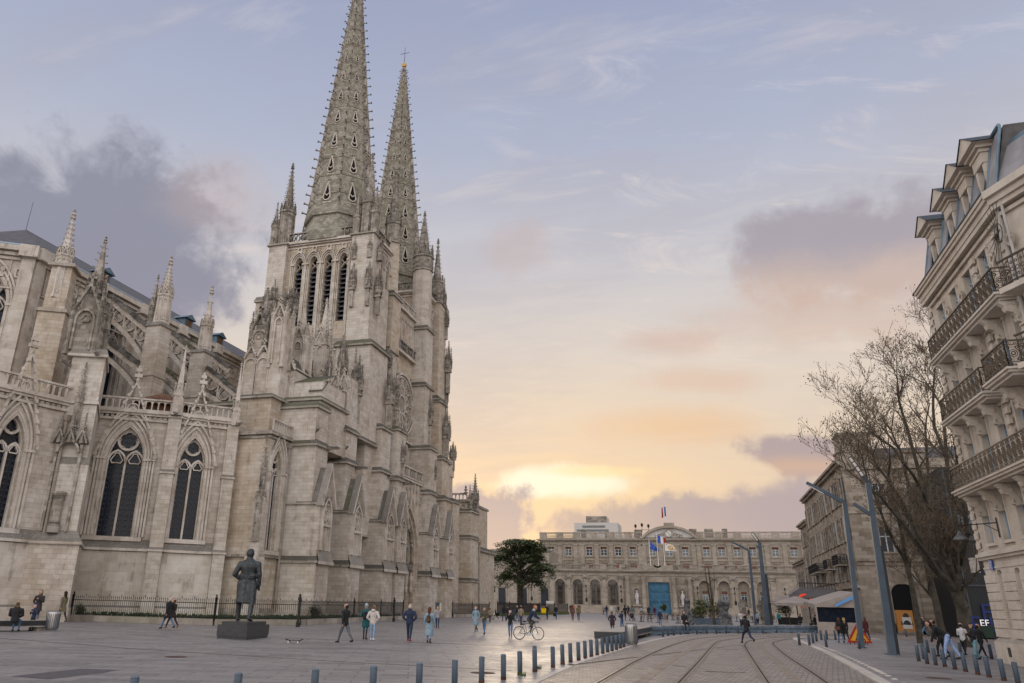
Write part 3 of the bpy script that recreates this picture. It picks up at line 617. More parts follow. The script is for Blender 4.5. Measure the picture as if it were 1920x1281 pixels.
P('cornice',mb,'stone_aged',cath)
mb=MB(); balust(mb,(XK+.1,YK+.2),(XK+.1,62.5),ZK+.1,1.1,.42); P('balustrade',mb,'stone_fine',cath)
mb=MB(); mb.frus((XK-.15,YK-.25),0,5.0,1.1,1.1,1.3,1.3); mb.frus((XK-.15,YK-.1),5.0,9.8,.85,.85,.9,.9); P('buttress',mb,'stone',cath)
mb=MB(); mb.merge(pinn_mb((XK-.1,YK-.35),6.3,9.4,12.2,.62,4)); mb.merge(pinn_mb((XK-.1,YK-.35),10.6,12.2,14.6,.34,5)); P('niche_canopy',mb,'stone_aged',cath)
mb=MB(); a_,b_=ony(444,747,59.4),ony(509,747,59.4); mb.box(a_[0],b_[0],59.4,70,ZK,a_[2]); ledge(mb,a_[0],b_[0],59.4,70,a_[2],.3,.3); P('wall',mb,'stone_warm',cath)
downpipe((XK+.25,61.0,0),(XK+.25,61.0,14.6)); dp=f16.p(-2.2,0,.5); downpipe((dp[0],dp[1],0),(dp[0],dp[1],14.)); dp=f57.p(-6.2,0,.45); downpipe((dp[0],dp[1],5.5),(dp[0],dp[1],15.))
# ---- transept buttresses along X=-31
XB=-31.
def gabled_niche(par,ya,yb,xf,z0,zl,za,xback,inner=True):
    """steep gabled block on the end of a buttress: saddle roof running back, niche and gable on its end face"""
    mb=MB(); ym=(ya+yb)/2
    mb.add([(xf,ya,zl),(xf,yb,zl),(xf,ym,za),(xback,ya,zl),(xback,yb,zl),(xback,ym,za)],[(0,1,2),(3,5,4),(1,4,5,2),(0,2,5,3),(0,3,4,1)])
    o=P('gable_roof',mb,'stone_plinth',par)
    fr=NORTH(xf); mb=MB(); w=yb-ya
    ribbon(mb,fr,[(ya-.12,zl-.3),(ym,za+.1),(yb+.12,zl-.3)],.26,-.3,.32)
    ribbon(mb,fr,[(ya+.45,z0+.9)]+arch(ya+.45,yb-.45,zl-.9,w*.55,6)+[(yb-.45,z0+.9)],.2,-.02,.2)
    ribbon(mb,fr,[(ya+.75,z0+.9)]+arch(ya+.75,yb-.75,zl-1.0,w*.42,6)+[(yb-.75,z0+.9)],.12,-.02,.1)
    quadbox(mb,fr,ym-.06,ym+.06,z0+.9,zl-1.1,0,.1); ribbon(mb,fr,foil(ym,zl-.4,w*.14,4,4),.07,0,.12,True)
    ribbon(mb,fr,arch(ya+.5,ym-.05,z0+3.,.5,4),.1,0,.14); ribbon(mb,fr,arch(ym+.05,yb-.5,z0+3.,.5,4),.1,0,.14); quadbox(mb,fr,ya+.4,yb-.4,z0+2.9,z0+3.1,0,.22)
    mb.add([(xf,ya-.1,z0+.9),(xf,yb+.1,z0+.9),(xf+.35,yb+.15,z0),(xf+.35,ya-.15,z0)],[(0,3,2,1)])
    mb.add([(xf+.35,ya-.25,z0-.25),(xf+.35,yb+.25,z0-.25),(xf+.35,yb+.25,z0),(xf+.35,ya-.25,z0),(xf,ya,z0-.3),(xf,yb,z0-.3)],[(0,1,2,3),(0,4,5,1)])
    P('niche',mb,'stone_fine',par); return o
def transept_buttress(ya,yb,xin,stages,gab=True,m='stone'):
    """stages: (z0,z1,xend) above the gabled stage"""
    mb=MB(); xe=XB
    mb.box(xin,xe,ya,yb,0,4.85); mb.box(xin,xe+.3,ya-.25,yb+.25,0,.75); mb.box(xin,xe,ya+.0,yb,4.85,9.75)
    LG.prism([(xin,ya-.22),(xe+.22,ya-.22),(xe+.22,yb+.22),(xin,yb+.22)],4.72,4.9); LG.prism([(xin,ya-.22),(xe+.22,ya-.22),(xe+.22,yb+.22),(xin,yb+.22)],4.9,5.3,[(xin,ya),(xe,ya),(xe,yb),(xin,yb)])
    LG.prism([(xin,ya-.15),(xe+.15,ya-.15),(xe+.15,yb+.15),(xin,yb+.15)],9.6,9.76)
    for z0,z1,x in stages:
        mb.box(xin,x,ya+.05,yb-.05,z0,z1); LG.prism([(xin,ya-.2),(x+.25,ya-.2),(x+.25,yb+.2),(xin,yb+.2)],z1-.12,z1+.06); LG.prism([(xin,ya-.2),(x+.25,ya-.2),(x+.25,yb+.2),(xin,yb+.2)],z1+.06,z1+.5,[(xin,ya+.1),(x-.1,ya+.1),(x-.1,yb-.1),(xin,yb-.1)])
    b=P('buttress',mb,m,cath)
    if gab: gabled_niche(b,ya,yb,XB,4.9,9.75,13.0,XB-2.4)
    return b
def nichecluster(x,y,z0,z1,w=.8,two=True):
    """shaft statue niche with dark crocketed canopies, engaged on a buttress face"""
    mb=MB(); mb.frus((x,y),z0,z0+(z1-z0)*.45,w*.55,w*.55); mb.merge(pinn_mb((x,y),z0+(z1-z0)*.42,z0+(z1-z0)*.62,z1,w*.8,7))
    for s in(-1,1): mb.merge(pinn_mb((x+s*w*.42,y),z0+(z1-z0)*.5,z0+(z1-z0)*.6,z0+(z1-z0)*.85,w*.34,4)); mb.merge(pinn_mb((x,y+s*w*.42),z0+(z1-z0)*.5,z0+(z1-z0)*.6,z0+(z1-z0)*.85,w*.34,4))
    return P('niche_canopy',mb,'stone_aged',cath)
transept_buttress(61.3,63.8,-36.5,[(9.7,14.9,-31.9),(14.9,18.4,-32.1)],m='stone')
transept_buttress(67.8,70.6,-38,[(9.7,14.4,-31.9),(14.4,17.6,-32.1)])
transept_buttress(76.2,79.2,-40,[(9.7,14.9,-31.8),(14.9,19.6,-31.9)])
transept_buttress(80.2,82.9,-36,[(9.7,14.6,-31.4),(14.6,20.2,-31.5),(20.2,30.,-33.1)])
transept_buttress(91.6,94.6,-36,[(9.7,14.6,-31.4),(14.6,20.2,-31.5),(20.2,28.6,-32.4)])
transept_buttress(98.,100.7,-38,[(9.7,14.6,-31.4),(14.6,20.,-31.9),(20.,28.,-32.5)],m='stone_warm')
for y,x,z in((63.9,-31.7,14.9),(70.7,-31.7,14.2),(79.2,-31.6,14.6),(83,-31.2,14.4),(94.7,-31.2,14.5)): gargoyle((x-.3,y-.6,z),(1,-.05,0),1.); 
for y,x,z in((61.3,-31.9,16.2),(67.8,-32,15.8)): gargoyle((x,y+.1,z),(.6,-.8,0),.6)
# walls between the buttresses (aisle chapels) and upper stages towards the tower
mb=MB()
f=NORTH(-33.8)
op=[(64.6,66.9,5.5,11.2,1.9),(71.8,75.,5.5,11.2,2.2)]
wall(mb,f,61.5,84.,0,15,op,.5); P('wall',mb,'stone_warm',cath)
for o_ in op: gothic_window(f,o_,.5,False,orders=2)
def pb(mb,xl,xr,yt,yb,Y,dep,roof=0.):
    """block whose front face stands at depth Y"""
    a,b=ony(xl,yb,Y),ony(xr,yb,Y); zt=ony((xl+xr)/2,yt,Y)[2]; mb.box(a[0],b[0],Y,Y+dep,b[2],zt); return a[0],b[0],b[2],zt
mb=MB(); mb.box(-47,-32.3,62.2,68,14.9,19.4); ledge(mb,-47,-32.3,62.2,68,19.3,.3,.35); P('wall',mb,'stone',cath)
mb=MB(); x0,x1,z0,z1=pb(mb,545,600,716,786,62.6,5); x2,x3,_,z3=pb(mb,519,545,690,786,62.5,5); P('wall',mb,'stone',cath)
mb=MB(); mb.add([(x2-.1,62.3,z3-.3),(x3+.1,62.3,z3-.3),((x2+x3)/2,62.3,z3+1.1),(x2-.1,67,z3-.3),(x3+.1,67,z3-.3),((x2+x3)/2,67,z3+1.1)],[(0,1,2),(3,5,4),(0,2,5,3),(1,4,5,2)]); mb.add([(x3,62.5,z1),(x1+.1,62.5,z1),(x1+.1,66,z1+1.5),(x3,66,z1+1.5)],[(0,1,2,3)]); mb.add([(x1-1.4,62.45,z1-1.),(x1+.15,62.45,z1-1.),(x1+.15,63.6,z1+.2),(x1-1.4,63.6,z1+.2)],[(0,1,2,3)]); P('gable_roof',mb,'coping',cath)
fr=EAST(62.5); mb=MB(); gablet(mb,fr,x2-.1,x3+.1,z3-.3,1.5,-.05,.22,.2); ribbon(mb,fr,[(x2+.3,z0+.6)]+arch(x2+.3,x3-.3,z3-1.3,.7,6)+[(x3-.3,z0+.6)],.14,-.02,.14); finial(mb,((x2+x3)/2,62.5),z3+1.1,.3); P('gable',mb,'stone_fine',cath)
mb=MB(); x0,x1,z0,z1=pb(mb,541,566,640,716,64.5,1.5); P('pinnacle',aedicule(EAST(64.4,x0),0,x1-x0,z0,z1,1.4,0,0),'stone_fine',cath); pinnacle(((x0+x1)/2,65.1),z1,z1+.6,ony(560,577,65.1)[2],1.0,0,0,'stone_fine')
# piers over the chapel roof: double niches, gabled shaft
mb=MB(); x0,x1,z0,z1=pb(mb,449,512,662,747,61.,3); P('wall',mb,'stone',cath); fr=EAST(60.98); mb=MB()
for k in range(2):
    u=x0+.15+k*(x1-x0-.9)/2; w=(x1-x0-1.)/2; ribbon(mb,fr,[(u,z0+.5)]+arch(u,u+w,z1-1.2,w*.5,5)+[(u+w,z0+.5)],.13,-.02,.14); gablet(mb,fr,u-.05,u+w+.05,z1-.5,1.2,-.02,.2,.14)
P('blind_arcade',mb,'stone_fine',cath)
mb=MB(); x0,x1,z0,z1=pb(mb,497,521,596,747,60.9,1.8); P('buttress',mb,'stone_fine',cath); P('pinnacle',aedicule(EAST(60.85,x0),0,x1-x0,z1-5,z1,1.4,0,0),'stone_fine',cath)
for k in range(4): nichecluster((x0+x1)/2-.5+.35*k,62.3+.3*(k%2),z1-.4,z1+3.2,.5)
mb=MB(); x0,x1,z0,z1=pb(mb,457,487,620,747,61.5,2.); P('buttress',mb,'stone_fine',cath); P('pinnacle',aedicule(EAST(61.45,x0),0,x1-x0,z1-4.,z1,1.6,0,0),'stone_aged',cath); pinnacle(((x0+x1)/2,62.3),z1,z1+.8,ony(471,553,62.3)[2],1.1,6,0,'stone_aged')
# low pointed window in the tower's east wall
op=(ony(563,700,75.2)[0],ony(598,700,75.2)[0],24.,26.2,1.5); mb=MB(); pane(mb,EAST(75.26),op,0); w=P('void',mb,'void',cath); mb=MB()
for o in(.1,.4): ribbon(mb,EAST(75.2),[(op[0]-o,25)]+arch(op[0]-o,op[1]+o,op[3],1.5+o,7)+[(op[1]+o,25)],.2,-.1,.1+.15*(o>.2))
P('window',mb,'stone_fine',cath)
# cluster P14 and blind arcade on B2
mb=MB(); mb.box(-38.5,-32.4,68.2,76,17.5,23.2); ledge(mb,-38.5,-32.4,68.2,76,17.5,.25,.4); P('wall',mb,'stone',cath)
mb=MB(); fr=EAST(68.15)
for u in(-37.9,-36.2,-34.5,-33.4):
    w=1.5 if u<-34 else 1.1
    ribbon(mb,fr,[(u,18.1)]+arch(u,u+w,21.2,w*.45,5)+[(u+w,18.1)],.13,-.02,.14); gablet(mb,fr,u-.05,u+w+.05,21.9,1.6,-.02,.2,.14); ribbon(mb,fr,foil(u+w/2,21.5,w*.24,3,3),.06,0,.1,True)
    c=(u-.05,68.05); mb.merge(pinn_mb(c,18,22.2,24.4,.3,4))
P('blind_arcade',mb,'stone_fine',cath)
pinnacle((-36.3,69.6),23,27.2,32.,1.35,8,.0,'stone_fine')
for x,y,z in((-37.9,68.5,25.4),(-34.9,68.6,25.6),(-33.4,68.7,24.6),(-32.8,70.4,25.)): pinnacle((x,y),22.8,z-1.2,z+1.6,.5,5)
for x,y,z0,z1 in((-34.2,70.3,20.5,28.5),(-32.6,71.0,19.,26.),(-33.4,75.6,19.2,27.6)): nichecluster(x,y,z0,z1,.95)
nichecluster(-31.9,78.4,19.9,26.8,.9); nichecluster(-31.5,81.8,15.,19.); nichecluster(-32.7,81.9,20.4,26.6,.8); nichecluster(-32.4,93.6,20.6,28.,.95); nichecluster(-31.9,99.8,20.4,27.,.9); nichecluster(-33.,80.,26.,30.,.8)
nichecluster(-31.7,93.9,14.8,19.4,.7)
# ---- towers
def tower(y0,y1,full):
    x0,x1=-46.6,-33.9; zt=42.9; fe=EAST(y0); fn=NORTH(x1); mb=MB()
    lan=[(-43.95+k*1.98,-43.05+k*1.98+.08,32.0 if k<3 else 32.2,40.2,.72) for k in range(4)]; nl=[(y0+2.2+k*2.1,y0+3.3+k*2.1,32.,40.2,.72) for k in range(2)]
    wall(mb,fe,x0,x1,8,zt,lan,1.0); wall(mb,fn,y0,y1,8,zt,nl,1.0); mb.box(x0,x1,y1-.1,y1,8,zt); mb.box(x0,x0+.1,y0,y1,8,zt); mb.box(x0,x1,y0,y1,zt-.2,zt)
    t=P('tower',mb,'stone_warm' if full else 'stone_warm',cath)
    for fr,ops in((fe,lan),(fn,nl)):
        for op in ops:
            ua,ub,zs,zsp,rise=op; m2=MB()
            for k in range(3):
                o=.1+k*.17; ribbon(m2,fr,[(ua-o,zs-1.9 if k else zs)]+arch(ua-o,ub+o,zsp,rise*(ub-ua+2*o)/(ub-ua),7)+[(ub+o,zs-1.9 if k else zs)],.11,-.05,.08+.1*k)
            quadbox(m2,fr,ua-.5,ua-.05,zsp-.4,zsp-.2,0,.34); quadbox(m2,fr,ub+.05,ub+.5,zsp-.4,zsp-.2,0,.34)
            ribbon(m2,fr,foil((ua+ub)/2,zsp+.15,(ub-ua)*.5,4,4),.09,-.7,-.4,True); ribbon(m2,fr,[(ua,zsp-.9),((ua+ub)/2,zsp-.3),(ub,zsp-.9)],.1,-.7,-.4)
            # ogee finial in relief above
            uc=(ua+ub)/2; ribbon(m2,fr,circ(uc,zsp+1.75,.28,8),.14,0,.16,True); quadbox(m2,fr,uc-.36,uc+.36,zsp+1.35,zsp+1.5,0,.2)
            w=P('belfry_window',m2,'stone_fine',t); m3=MB(); pane(m3,fr,op,-.98); P('void',m3,'void',w); m4=MB()
            n=12
            for k in range(n):
                z=zs+(zsp-.9-zs)*(k+.5)/n; h=(zsp-.9-zs)/n
                m4.add([fr.p(ua,z+h*.42,-.85),fr.p(ub,z+h*.42,-.85),fr.p(ub,z-h*.42,-.22),fr.p(ua,z-h*.42,-.22),fr.p(ua,z+h*.50,-.85),fr.p(ub,z+h*.50,-.85),fr.p(ub,z-h*.34,-.22),fr.p(ua,z-h*.34,-.22)],[(0,1,2,3),(4,7,6,5),(3,2,6,7),(0,4,5,1)])
            P('louvres',m4,'louvre',w)
    m2=MB()
    for z,dz,o in((zt-.75,.14,.12),(zt-.35,.2,.2),(zt-.15,.3,.42),(29.0,.3,.25),(28.6,.25,.1)):
        quadbox(m2,fe,x0-o,x1+o,z,z+dz,0,o); quadbox(m2,fn,y0-o,y1+o,z,z+dz,0,o)
    m2.add([fe.p(x0,29.3,.3),fe.p(x1,29.3,.3),fe.p(x1,30.1,0),fe.p(x0,30.1,0)],[(0,1,2,3)])
    for u in np.arange(x0+.9,x1-.5,.99):
        k=int(round((u-x0)/.99))
        if k%2==0: m2.merge(MB()); gablet(m2,fe,u-.25,u+.25,zt-2.2,1.1,0,.12,.09)
    for u in np.arange(y0+1,y1-.5,.8): gablet(m2,fn,u-.3,u+.3,zt-2.2,1.2,0,.14,.09); quadbox(m2,fn,u+.36,u+.44,zt-2.6,zt-.8,0,.12)
    P('cornice',m2,'stone_fine',t)
    m2=MB(); balust(m2,(x0+1.3,y0+.1),(x1-1.2,y0+.1),zt+.15,1.35,.62,'diam',.16); balust(m2,(x1-.1,y0+1.3),(x1-.1,y1-1),zt+.15,1.35,.62,'diam',.16); balust(m2,(x0+1.3,y1-.1),(x1-1.2,y1-.1),zt+.15,1.35,.62,'diam',.16)
    P('balustrade',m2,'stone_aged',t)
    return t
tower(75.3,83.0,True); tower(93.3,101.6,False)
# corner piers of the near tower
mb=MB(); mb.box(-47.5,-45.1,74.7,77.5,8,42.75); mb.box(-48.3,-44.9,74.4,78,8,35.4); ledge(mb,-48.3,-44.9,74.4,78,35.3,.2,.6); ledge(mb,-47.5,-45.1,74.7,77.5,42.8,.25,.2); P('buttress',mb,'stone',cath)
mb=MB(); mb.box(-36.2,-33.4,74.5,77.,28.6,42.75); mb.box(-34.3,-33.2,76.5,79.4,28.6,37.); ledge(mb,-36.2,-33.4,74.5,77.,42.8,.25,.2); mb.box(-36.9,-32.7,73.9,79.,8,28.6); ledge(mb,-36.9,-32.7,73.9,79.,28.6,.3,.6); mb.box(-37.0,-35.2,73.2,75,8,24.); P('buttress',mb,'stone',cath)
mb=MB(); mb.box(-34.8,-32.9,80.2,82.9,30.,37.); ledge(mb,-34.8,-32.9,80.2,82.9,37.,.25,.6); mb.frus((-34.,81.7),37.2,45.2,1.5,1.4,rz=math.pi/4); P('buttress',mb,'stone_warm',cath)
for x,y in((-35.9,74.4),(-33.9,74.4),(-33.1,75.6)):
    nichecluster(x+.2,y,33.4 if y<75 else 32.6,38.6 if y<75 else 38.,.8); pinnacle((x+.1,y+.15),39.6,40.8,42.6,.5,3)
nichecluster(-45.9,74.3,30.5,37.6,.9); nichecluster(-46.9,74.3,29.5,36.6,.9)
octpinn((-46.2,76.),43.,47.6,54.4,.95,9,'stone_aged'); octpinn((-34.9,76.),43.,47.2,54.0,1.05,9,'stone_aged'); octpinn((-34.,81.8),44.6,47.2,55.,1.0,10,'stone_aged'); octpinn((-46.2,82.),43.,47.2,53.,.95,9,'stone_aged')
pinnacle((-47.1,74.9),43.,45.4,48.6,.7,6); pinnacle((-33.5,74.9),43.,45.6,48.8,.75,6); pinnacle((-36.,75.1),43.,45.4,48.4,.7,6)
# turret in front of the near spire
mb=MB()
for a_ in range(4): mb.frus((-41.6+.55*(a_%2),75.9+.7*(a_//2)),43.2,48.6,.2,.2)
P('lantern_posts',mb,'stone_fine',cath); pinnacle((-41.35,76.3),48.5,49.6,54.2,1.05,8)
# far tower corner turrets
mb=MB(); mb.box(-35.,-32.5,91.8,94.4,28,36.6); ledge(mb,-35.,-32.5,91.8,94.4,36.6,.25,.5); mb.lathe((-33.9,93.2,0),[(1.35,36.8),(1.35,46.)],8,rot=math.pi/8); P('buttress',mb,'stone',cath)
octpinn((-33.9,93.2),45.6,47.6,54.6,1.4,9,'stone_aged'); octpinn((-33.9,99.6),43.4,46.4,53.2,.9,8,'stone_aged'); octpinn((-46.,94.5),43.,46.,52.,.9,8)
mb=MB(); mb.box(-36,-32.9,98.2,101.4,28,43.2); ledge(mb,-36,-32.9,98.2,101.4,43.,.2,.3); ledge(mb,-36,-32.8,98.,101.5,28.3,.3,.6); P('buttress',mb,'stone_warm',cath)
pinnacle((-33.2,101.),43.3,44.6,47.6,.6,5); nichecluster(-32.4,101.4,30.,37.6,.9); nichecluster(-32.7,100.9,38,43,.7)
# ---- spires
def spire(c,z0,zt,r,m):
    sp=MB(); n=8; rot=math.pi/8; prof=[(r*1.12,z0),(r*1.12,z0+.7),(r*1.0,z0+3.4),(r*1.06,z0+3.5),(r*1.06,z0+3.9)]
    H=zt-(z0+3.9); rr=lambda z:r*.99*(1-(z-z0-3.9)/H)+.16
    for k in range(1,15):
        z=z0+3.9+H*k/15; prof+=[(rr(z-.25),z-.25),(rr(z)+.09,z-.2),(rr(z)+.09,z+.0),(rr(z+.05),z+.05)]
    prof+=[(.16,zt)]; sp.lathe((c[0],c[1],0),prof,n,rot)
    o=P('spire',sp,m,cath)
    rb=MB()
    for i in range(8):
        a=rot+i*math.pi/4; e=(math.cos(a),math.sin(a)); rb.tube((c[0]+e[0]*r,c[1]+e[1]*r,z0+3.9),(c[0]+e[0]*.16,c[1]+e[1]*.16,zt),.17,.1,5)
    crockets(rb,c,z0+4.6,zt-.3,rr(z0+4.6),.2,30,8,.5,rot); P('crockets',rb,'stone_aged',o)
    proto=None
    for k in range(9):
        z=z0+5.3+H*.105*k*(1-.022*k); f=max(.34,rr(z)/r)*1.15; sl=math.atan2(r*.95,H)
        for i in range(8):
            a=math.pi/4*i; w=.82*f if k<8 else .5*f; rc=rr(z+1.)*math.cos(math.pi/8)
            if proto is None:
                l=MB(); fr=Fr((0,0,0),(1,0,0),(0,-1,0))
                tear=[(-.5,.55)]+[(-.5*math.cos(t*math.pi/6),.55-.5*math.sin(t*math.pi/6)) for t in range(1,6)]+[(.5,.55),(.12,2.2),(0,2.6),(-.12,2.2)]
                ribbon(l,fr,tear,.13,-.15,.42,True); l.frus((0,-.05),2.6,3.2,.18,.12); l.frus((0,-.05),2.95,3.1,.5,.4); quadbox(l,fr,-.62,.62,-.2,-.02,-.1,.2)
                ribbon(l,fr,[(-.3,.95),(0,.7),(.3,.95)],.12,-.05,.4)
                me=bpy.data.meshes.new('lucarne'); me.from_pydata(l.v,[],l.f); me.materials.append(M['stone_fine'])
                l2=MB(); l2.add([fr.p(u,z_,.26) for u,z_ in tear],[tuple(range(len(tear)-1,-1,-1))]); me2=bpy.data.meshes.new('opening'); me2.from_pydata(l2.v,[],l2.f); me2.materials.append(M['void']); proto=(me,me2)
            # front faces visible ones get lucarnes; all faces get them
            b=len(proto); q=Matrix.Translation(Vector((c[0]+math.cos(a)*rc,c[1]+math.sin(a)*rc,z))-wloc(o))@Matrix.Rotation(a+math.pi/2,4,'Z')@Matrix.Rotation(-sl*.95,4,'X')@Matrix.Diagonal((w*1.0,1,w*1.15,1))
            x=bpy.data.objects.new('lucarne',bake(proto,q)); link(x,o)
    return o
def bake(pr,q):
    key='luc'; me=bpy.data.meshes.new('lucarne'); vs=[];fs=[];mi=[]
    for k,p in enumerate(pr):
        b=len(vs); vs+=[tuple(q@v.co) for v in p.vertices]; fs+=[tuple(i+b for i in f.vertices) for f in p.polygons]; mi+=[k]*len(p.polygons)
    me.from_pydata(vs,[],fs); me.materials.append(M['stone_fine']); me.materials.append(M['void']); me.polygons.foreach_set('material_index',mi); return me
spire((-40.4,79.2),43.,88.5,4.3,'stone_spire'); s2=spire((-40.4,98.2),43.,86.2,4.3,'stone_spire')
mb=MB(); mb.lathe((-40.4,98.2,86.1),[(.15,0),(.34,.2),(.42,.5),(.34,.8),(.15,1.0)],10); P('ball_finial',mb,'gold',s2)
mb=MB(); mb.tube((-40.4,98.2,87.3),(-40.4,98.2,90.4),.05,.03,5); mb.tube((-41.2,98.2,89.1),(-39.6,98.2,89.1),.04,.04,5); P('cross',mb,'iron',s2)
# ---- transept facade between the towers: portal, gallery, rose window
f=NORTH(-34.4); fp=NORTH(-32.6)
po=(84.3,90.3,.0,7.0,5.0)
mb=MB(); wall(mb,fp,82.8,91.7,0,17.2,[po],2.6); P('portal_wall',mb,'stone_warm',cath)
rs=(88.15,25.2,3.9)
mb=MB(); wall(mb,f,82.9,93.4,17.2,38,[],1.); P('wall',mb,'stone_warm',cath)
pt=MB()
for k in range(5):
    o=-.1-k*.27; d=-.1-k*.5
    ribbon(pt,fp,[(po[0]-o,.9)]+arch(po[0]-o,po[1]+o,po[3],po[4]*(po[1]-po[0]+2*o)/(po[1]-po[0]),10)+[(po[1]+o,.9)],.2,d-.3,d+.12)
    quadbox(pt,fp,po[0]-o-.1,po[0]-o+.2,0,.9,d-.3,d+.15); quadbox(pt,fp,po[1]+o-.2,po[1]+o+.1,0,.9,d-.3,d+.15)
ribbon(pt,fp,[(po[0]-.25,3.)]+arch(po[0]-.25,po[1]+.25,po[3],po[4]*1.08,10)+[(po[1]+.25,3.)],.22,0,.3)
pt=P('portal',pt,'stone_warm',cath)
fg=MB()   # statues in the jambs and figures in the archivolts
for k in range(4):
    o=-.25-k*.27; d=-.25-k*.5
    for s,u in((1,po[0]-o),(-1,po[1]+o)):
        c=fp.p(u+s*.12,0,d+.02); sg_=MB(); sg_.lathe((c[0],c[1],3.3),[(.1,-.5),(.2,-.1),(.17,.2),(.2,.9),(.21,1.3),(.12,1.55),(.14,1.75),(.04,1.9)],8); P('statue',sg_,'stone_fine',pt); fg.merge(pinn_mb(c[:2],5.4,5.8,6.5,.36,3))
    A=arch(po[0]-o,po[1]+o,po[3],po[4]*(po[1]-po[0]+2*o)/(po[1]-po[0]),9)
    for q in A[1:-1]: c=fp.p(q[0],q[1],d-.02); fg.lathe((c[0],c[1],c[2]-.35),[(.1,0),(.17,.2),(.15,.45),(.08,.55),(.1,.7),(.02,.8)],6)
P('archivolt_figures',fg,'stone_aged',pt)
dr=MB(); fd=NORTH(-35.15); pane(dr,fd,(po[0]+.9,po[1]-.9,0,6.5,3.6),0); dr=P('tympanum',dr,'stone_aged',pt)
for s in(0,1):
    m2=MB(); u0=85.3+s*2.05; m2.box(-35.12,-35.02,u0,u0+1.95,0,4.6)
    for z in(.4,2.,3.4): m2.box(-35.02,-34.98,u0+.2,u0+1.75,z,z+1.1)
    P('door',m2,'wood_dark',pt)
m2=MB()  # openwork gallery and balustrade above the portal
for k in range(7):
    u=83.2+k*1.2
    for zz in(12.6,14.0): ribbon(m2,fp,[(u,zz-.6)]+arch(u,u+1.2,zz,.7,5),.1,0,.16); ribbon(m2,fp,circ(u,zz+.6,.3,8),.07,0,.14,True)
    quadbox(m2,fp,u-.06,u+.06,9.5 if (u<84.5 or u>90.2) else 12.2,15.4,0,.18)
quadbox(m2,fp,82.8,91.7,15.4,15.6,0,.3); balust(m2,(-32.45,91.6),(-32.45,82.9),15.7,1.3,.6,'diam'); P('gallery',m2,'stone_fine',cath)
m2=MB(); gable_over(m2,fp,87.3,0.01,13.,.01) if False else None
for k in range(5):
    u=83.4+k*1.95; ribbon(m2,f,[(u,17.2)]+arch(u,u+1.6,19.3,1.1,6)+[(u+1.6,17.2)],.18,0,.25); ribbon(m2,f,[(u+.3,17.2)]+arch(u+.3,u+1.3,19.1,.8,6)+[(u+1.3,17.2)],.1,-.0,.14); quadbox(m2,f,u+.74,u+.86,17.2,19.4,0,.1)
quadbox(m2,f,82.9,93.4,20.7,20.95,0,.35); quadbox(m2,f,82.9,93.4,31.6,31.9,0,.5); P('triforium',m2,'stone_fine',cath)
m2=MB(); ru,rz_,rr_=rs
for k,(q,w,d) in enumerate(((rr_,.3,.4),(rr_-.35,.2,.25),(rr_*.30,.18,.2))): ribbon(m2,f,circ(ru,rz_,q,28),w,0,d,True)
for k in range(12):
    a=2*math.pi*k/12; p0=(ru+rr_*.3*math.cos(a),rz_+rr_*.3*math.sin(a)); p1=(ru+rr_*.62*math.cos(a+.22),rz_+rr_*.62*math.sin(a+.22)); p2=(ru+(rr_-.3)*math.cos(a+.05),rz_+(rr_-.3)*math.sin(a+.05)); ribbon(m2,f,[p0,p1,p2],.13,.0,.22)
    ribbon(m2,f,foil(ru+rr_*.76*math.cos(a+.3),rz_+rr_*.76*math.sin(a+.3),rr_*.17,4,3,a),.09,0,.18,True); ribbon(m2,f,circ(ru+rr_*.48*math.cos(a),rz_+rr_*.48*math.sin(a),rr_*.12,8),.08,0,.16,True)
for sx in(-1,1):
    for sz in(-1,1): ribbon(m2,f,foil(ru+sx*3.3,rz_+sz*3.5,.75,3,4),.1,0,.15,True)
rw=P('rose_window',m2,'stone_fine',cath); m3=MB(); m3.add([f.p(*q,.03) for q in circ(ru,rz_,rr_-.1,28)],[tuple(range(28))]); P('pane',m3,'glass_dark' if False else 'stone_palais',rw)
m2=MB(); balust(m2,(-34.1,93.3),(-34.1,83.),31.95,1.3,.6,'diam'); P('balustrade',m2,'stone_aged',cath)
m2=MB()
for u in np.arange(83.6,93.2,1.15): ribbon(m2,f,[(u,33)]+arch(u,u+.95,35.9,.8,5)+[(u+.95,33)],.12,0,.15)
quadbox(m2,f,82.9,93.4,37.6,37.9,0,.35); balust(m2,(-34.3,93.3),(-34.3,83.),37.95,1.1,.55,'diam'); P('gallery',m2,'stone_fine',cath)
# ---- parts west of the transept: stepped buttresses, chapel and far turret
mb=MB(); mb.box(-40,-33.2,101.5,106,0,21.); ledge(mb,-40,-33.2,101.5,106,20.6,.2,.4); mb.box(-40,-31.8,103,106.2,0,15.); ledge(mb,-40,-31.8,103,106.2,14.9,.2,.5); mb.box(-40,-33.6,104,108.4,0,19.2); mb.box(-40,-33.4,104.,108.4,19.,21.4); P('buttress',mb,'stone_warm',cath)
mb=MB(); mb.box(-41,-31.,109.4,113.4,0,14.4); ledge(mb,-41,-31.,109.4,113.4,4.7,.2,.4); ledge(mb,-41,-31.,109.4,113.4,10.6,.2,.4); ledge(mb,-41,-31.,109.4,113.4,14.3,.25,.3); P('buttress',mb,'stone_warm',cath)
mb=MB(); balust(mb,(-41,109.4),(-31.,109.4),14.6,1.2,.8,'diam'); balust(mb,(-31.,109.4),(-31.,113.4),14.6,1.2,.8,'diam'); P('balustrade',mb,'stone_aged',cath); pinnacle((-31.3,112.6),14.6,16.4,19.8,.9,7); pinnacle((-31.3,109.8),14.6,15.8,17.8,.6,5)
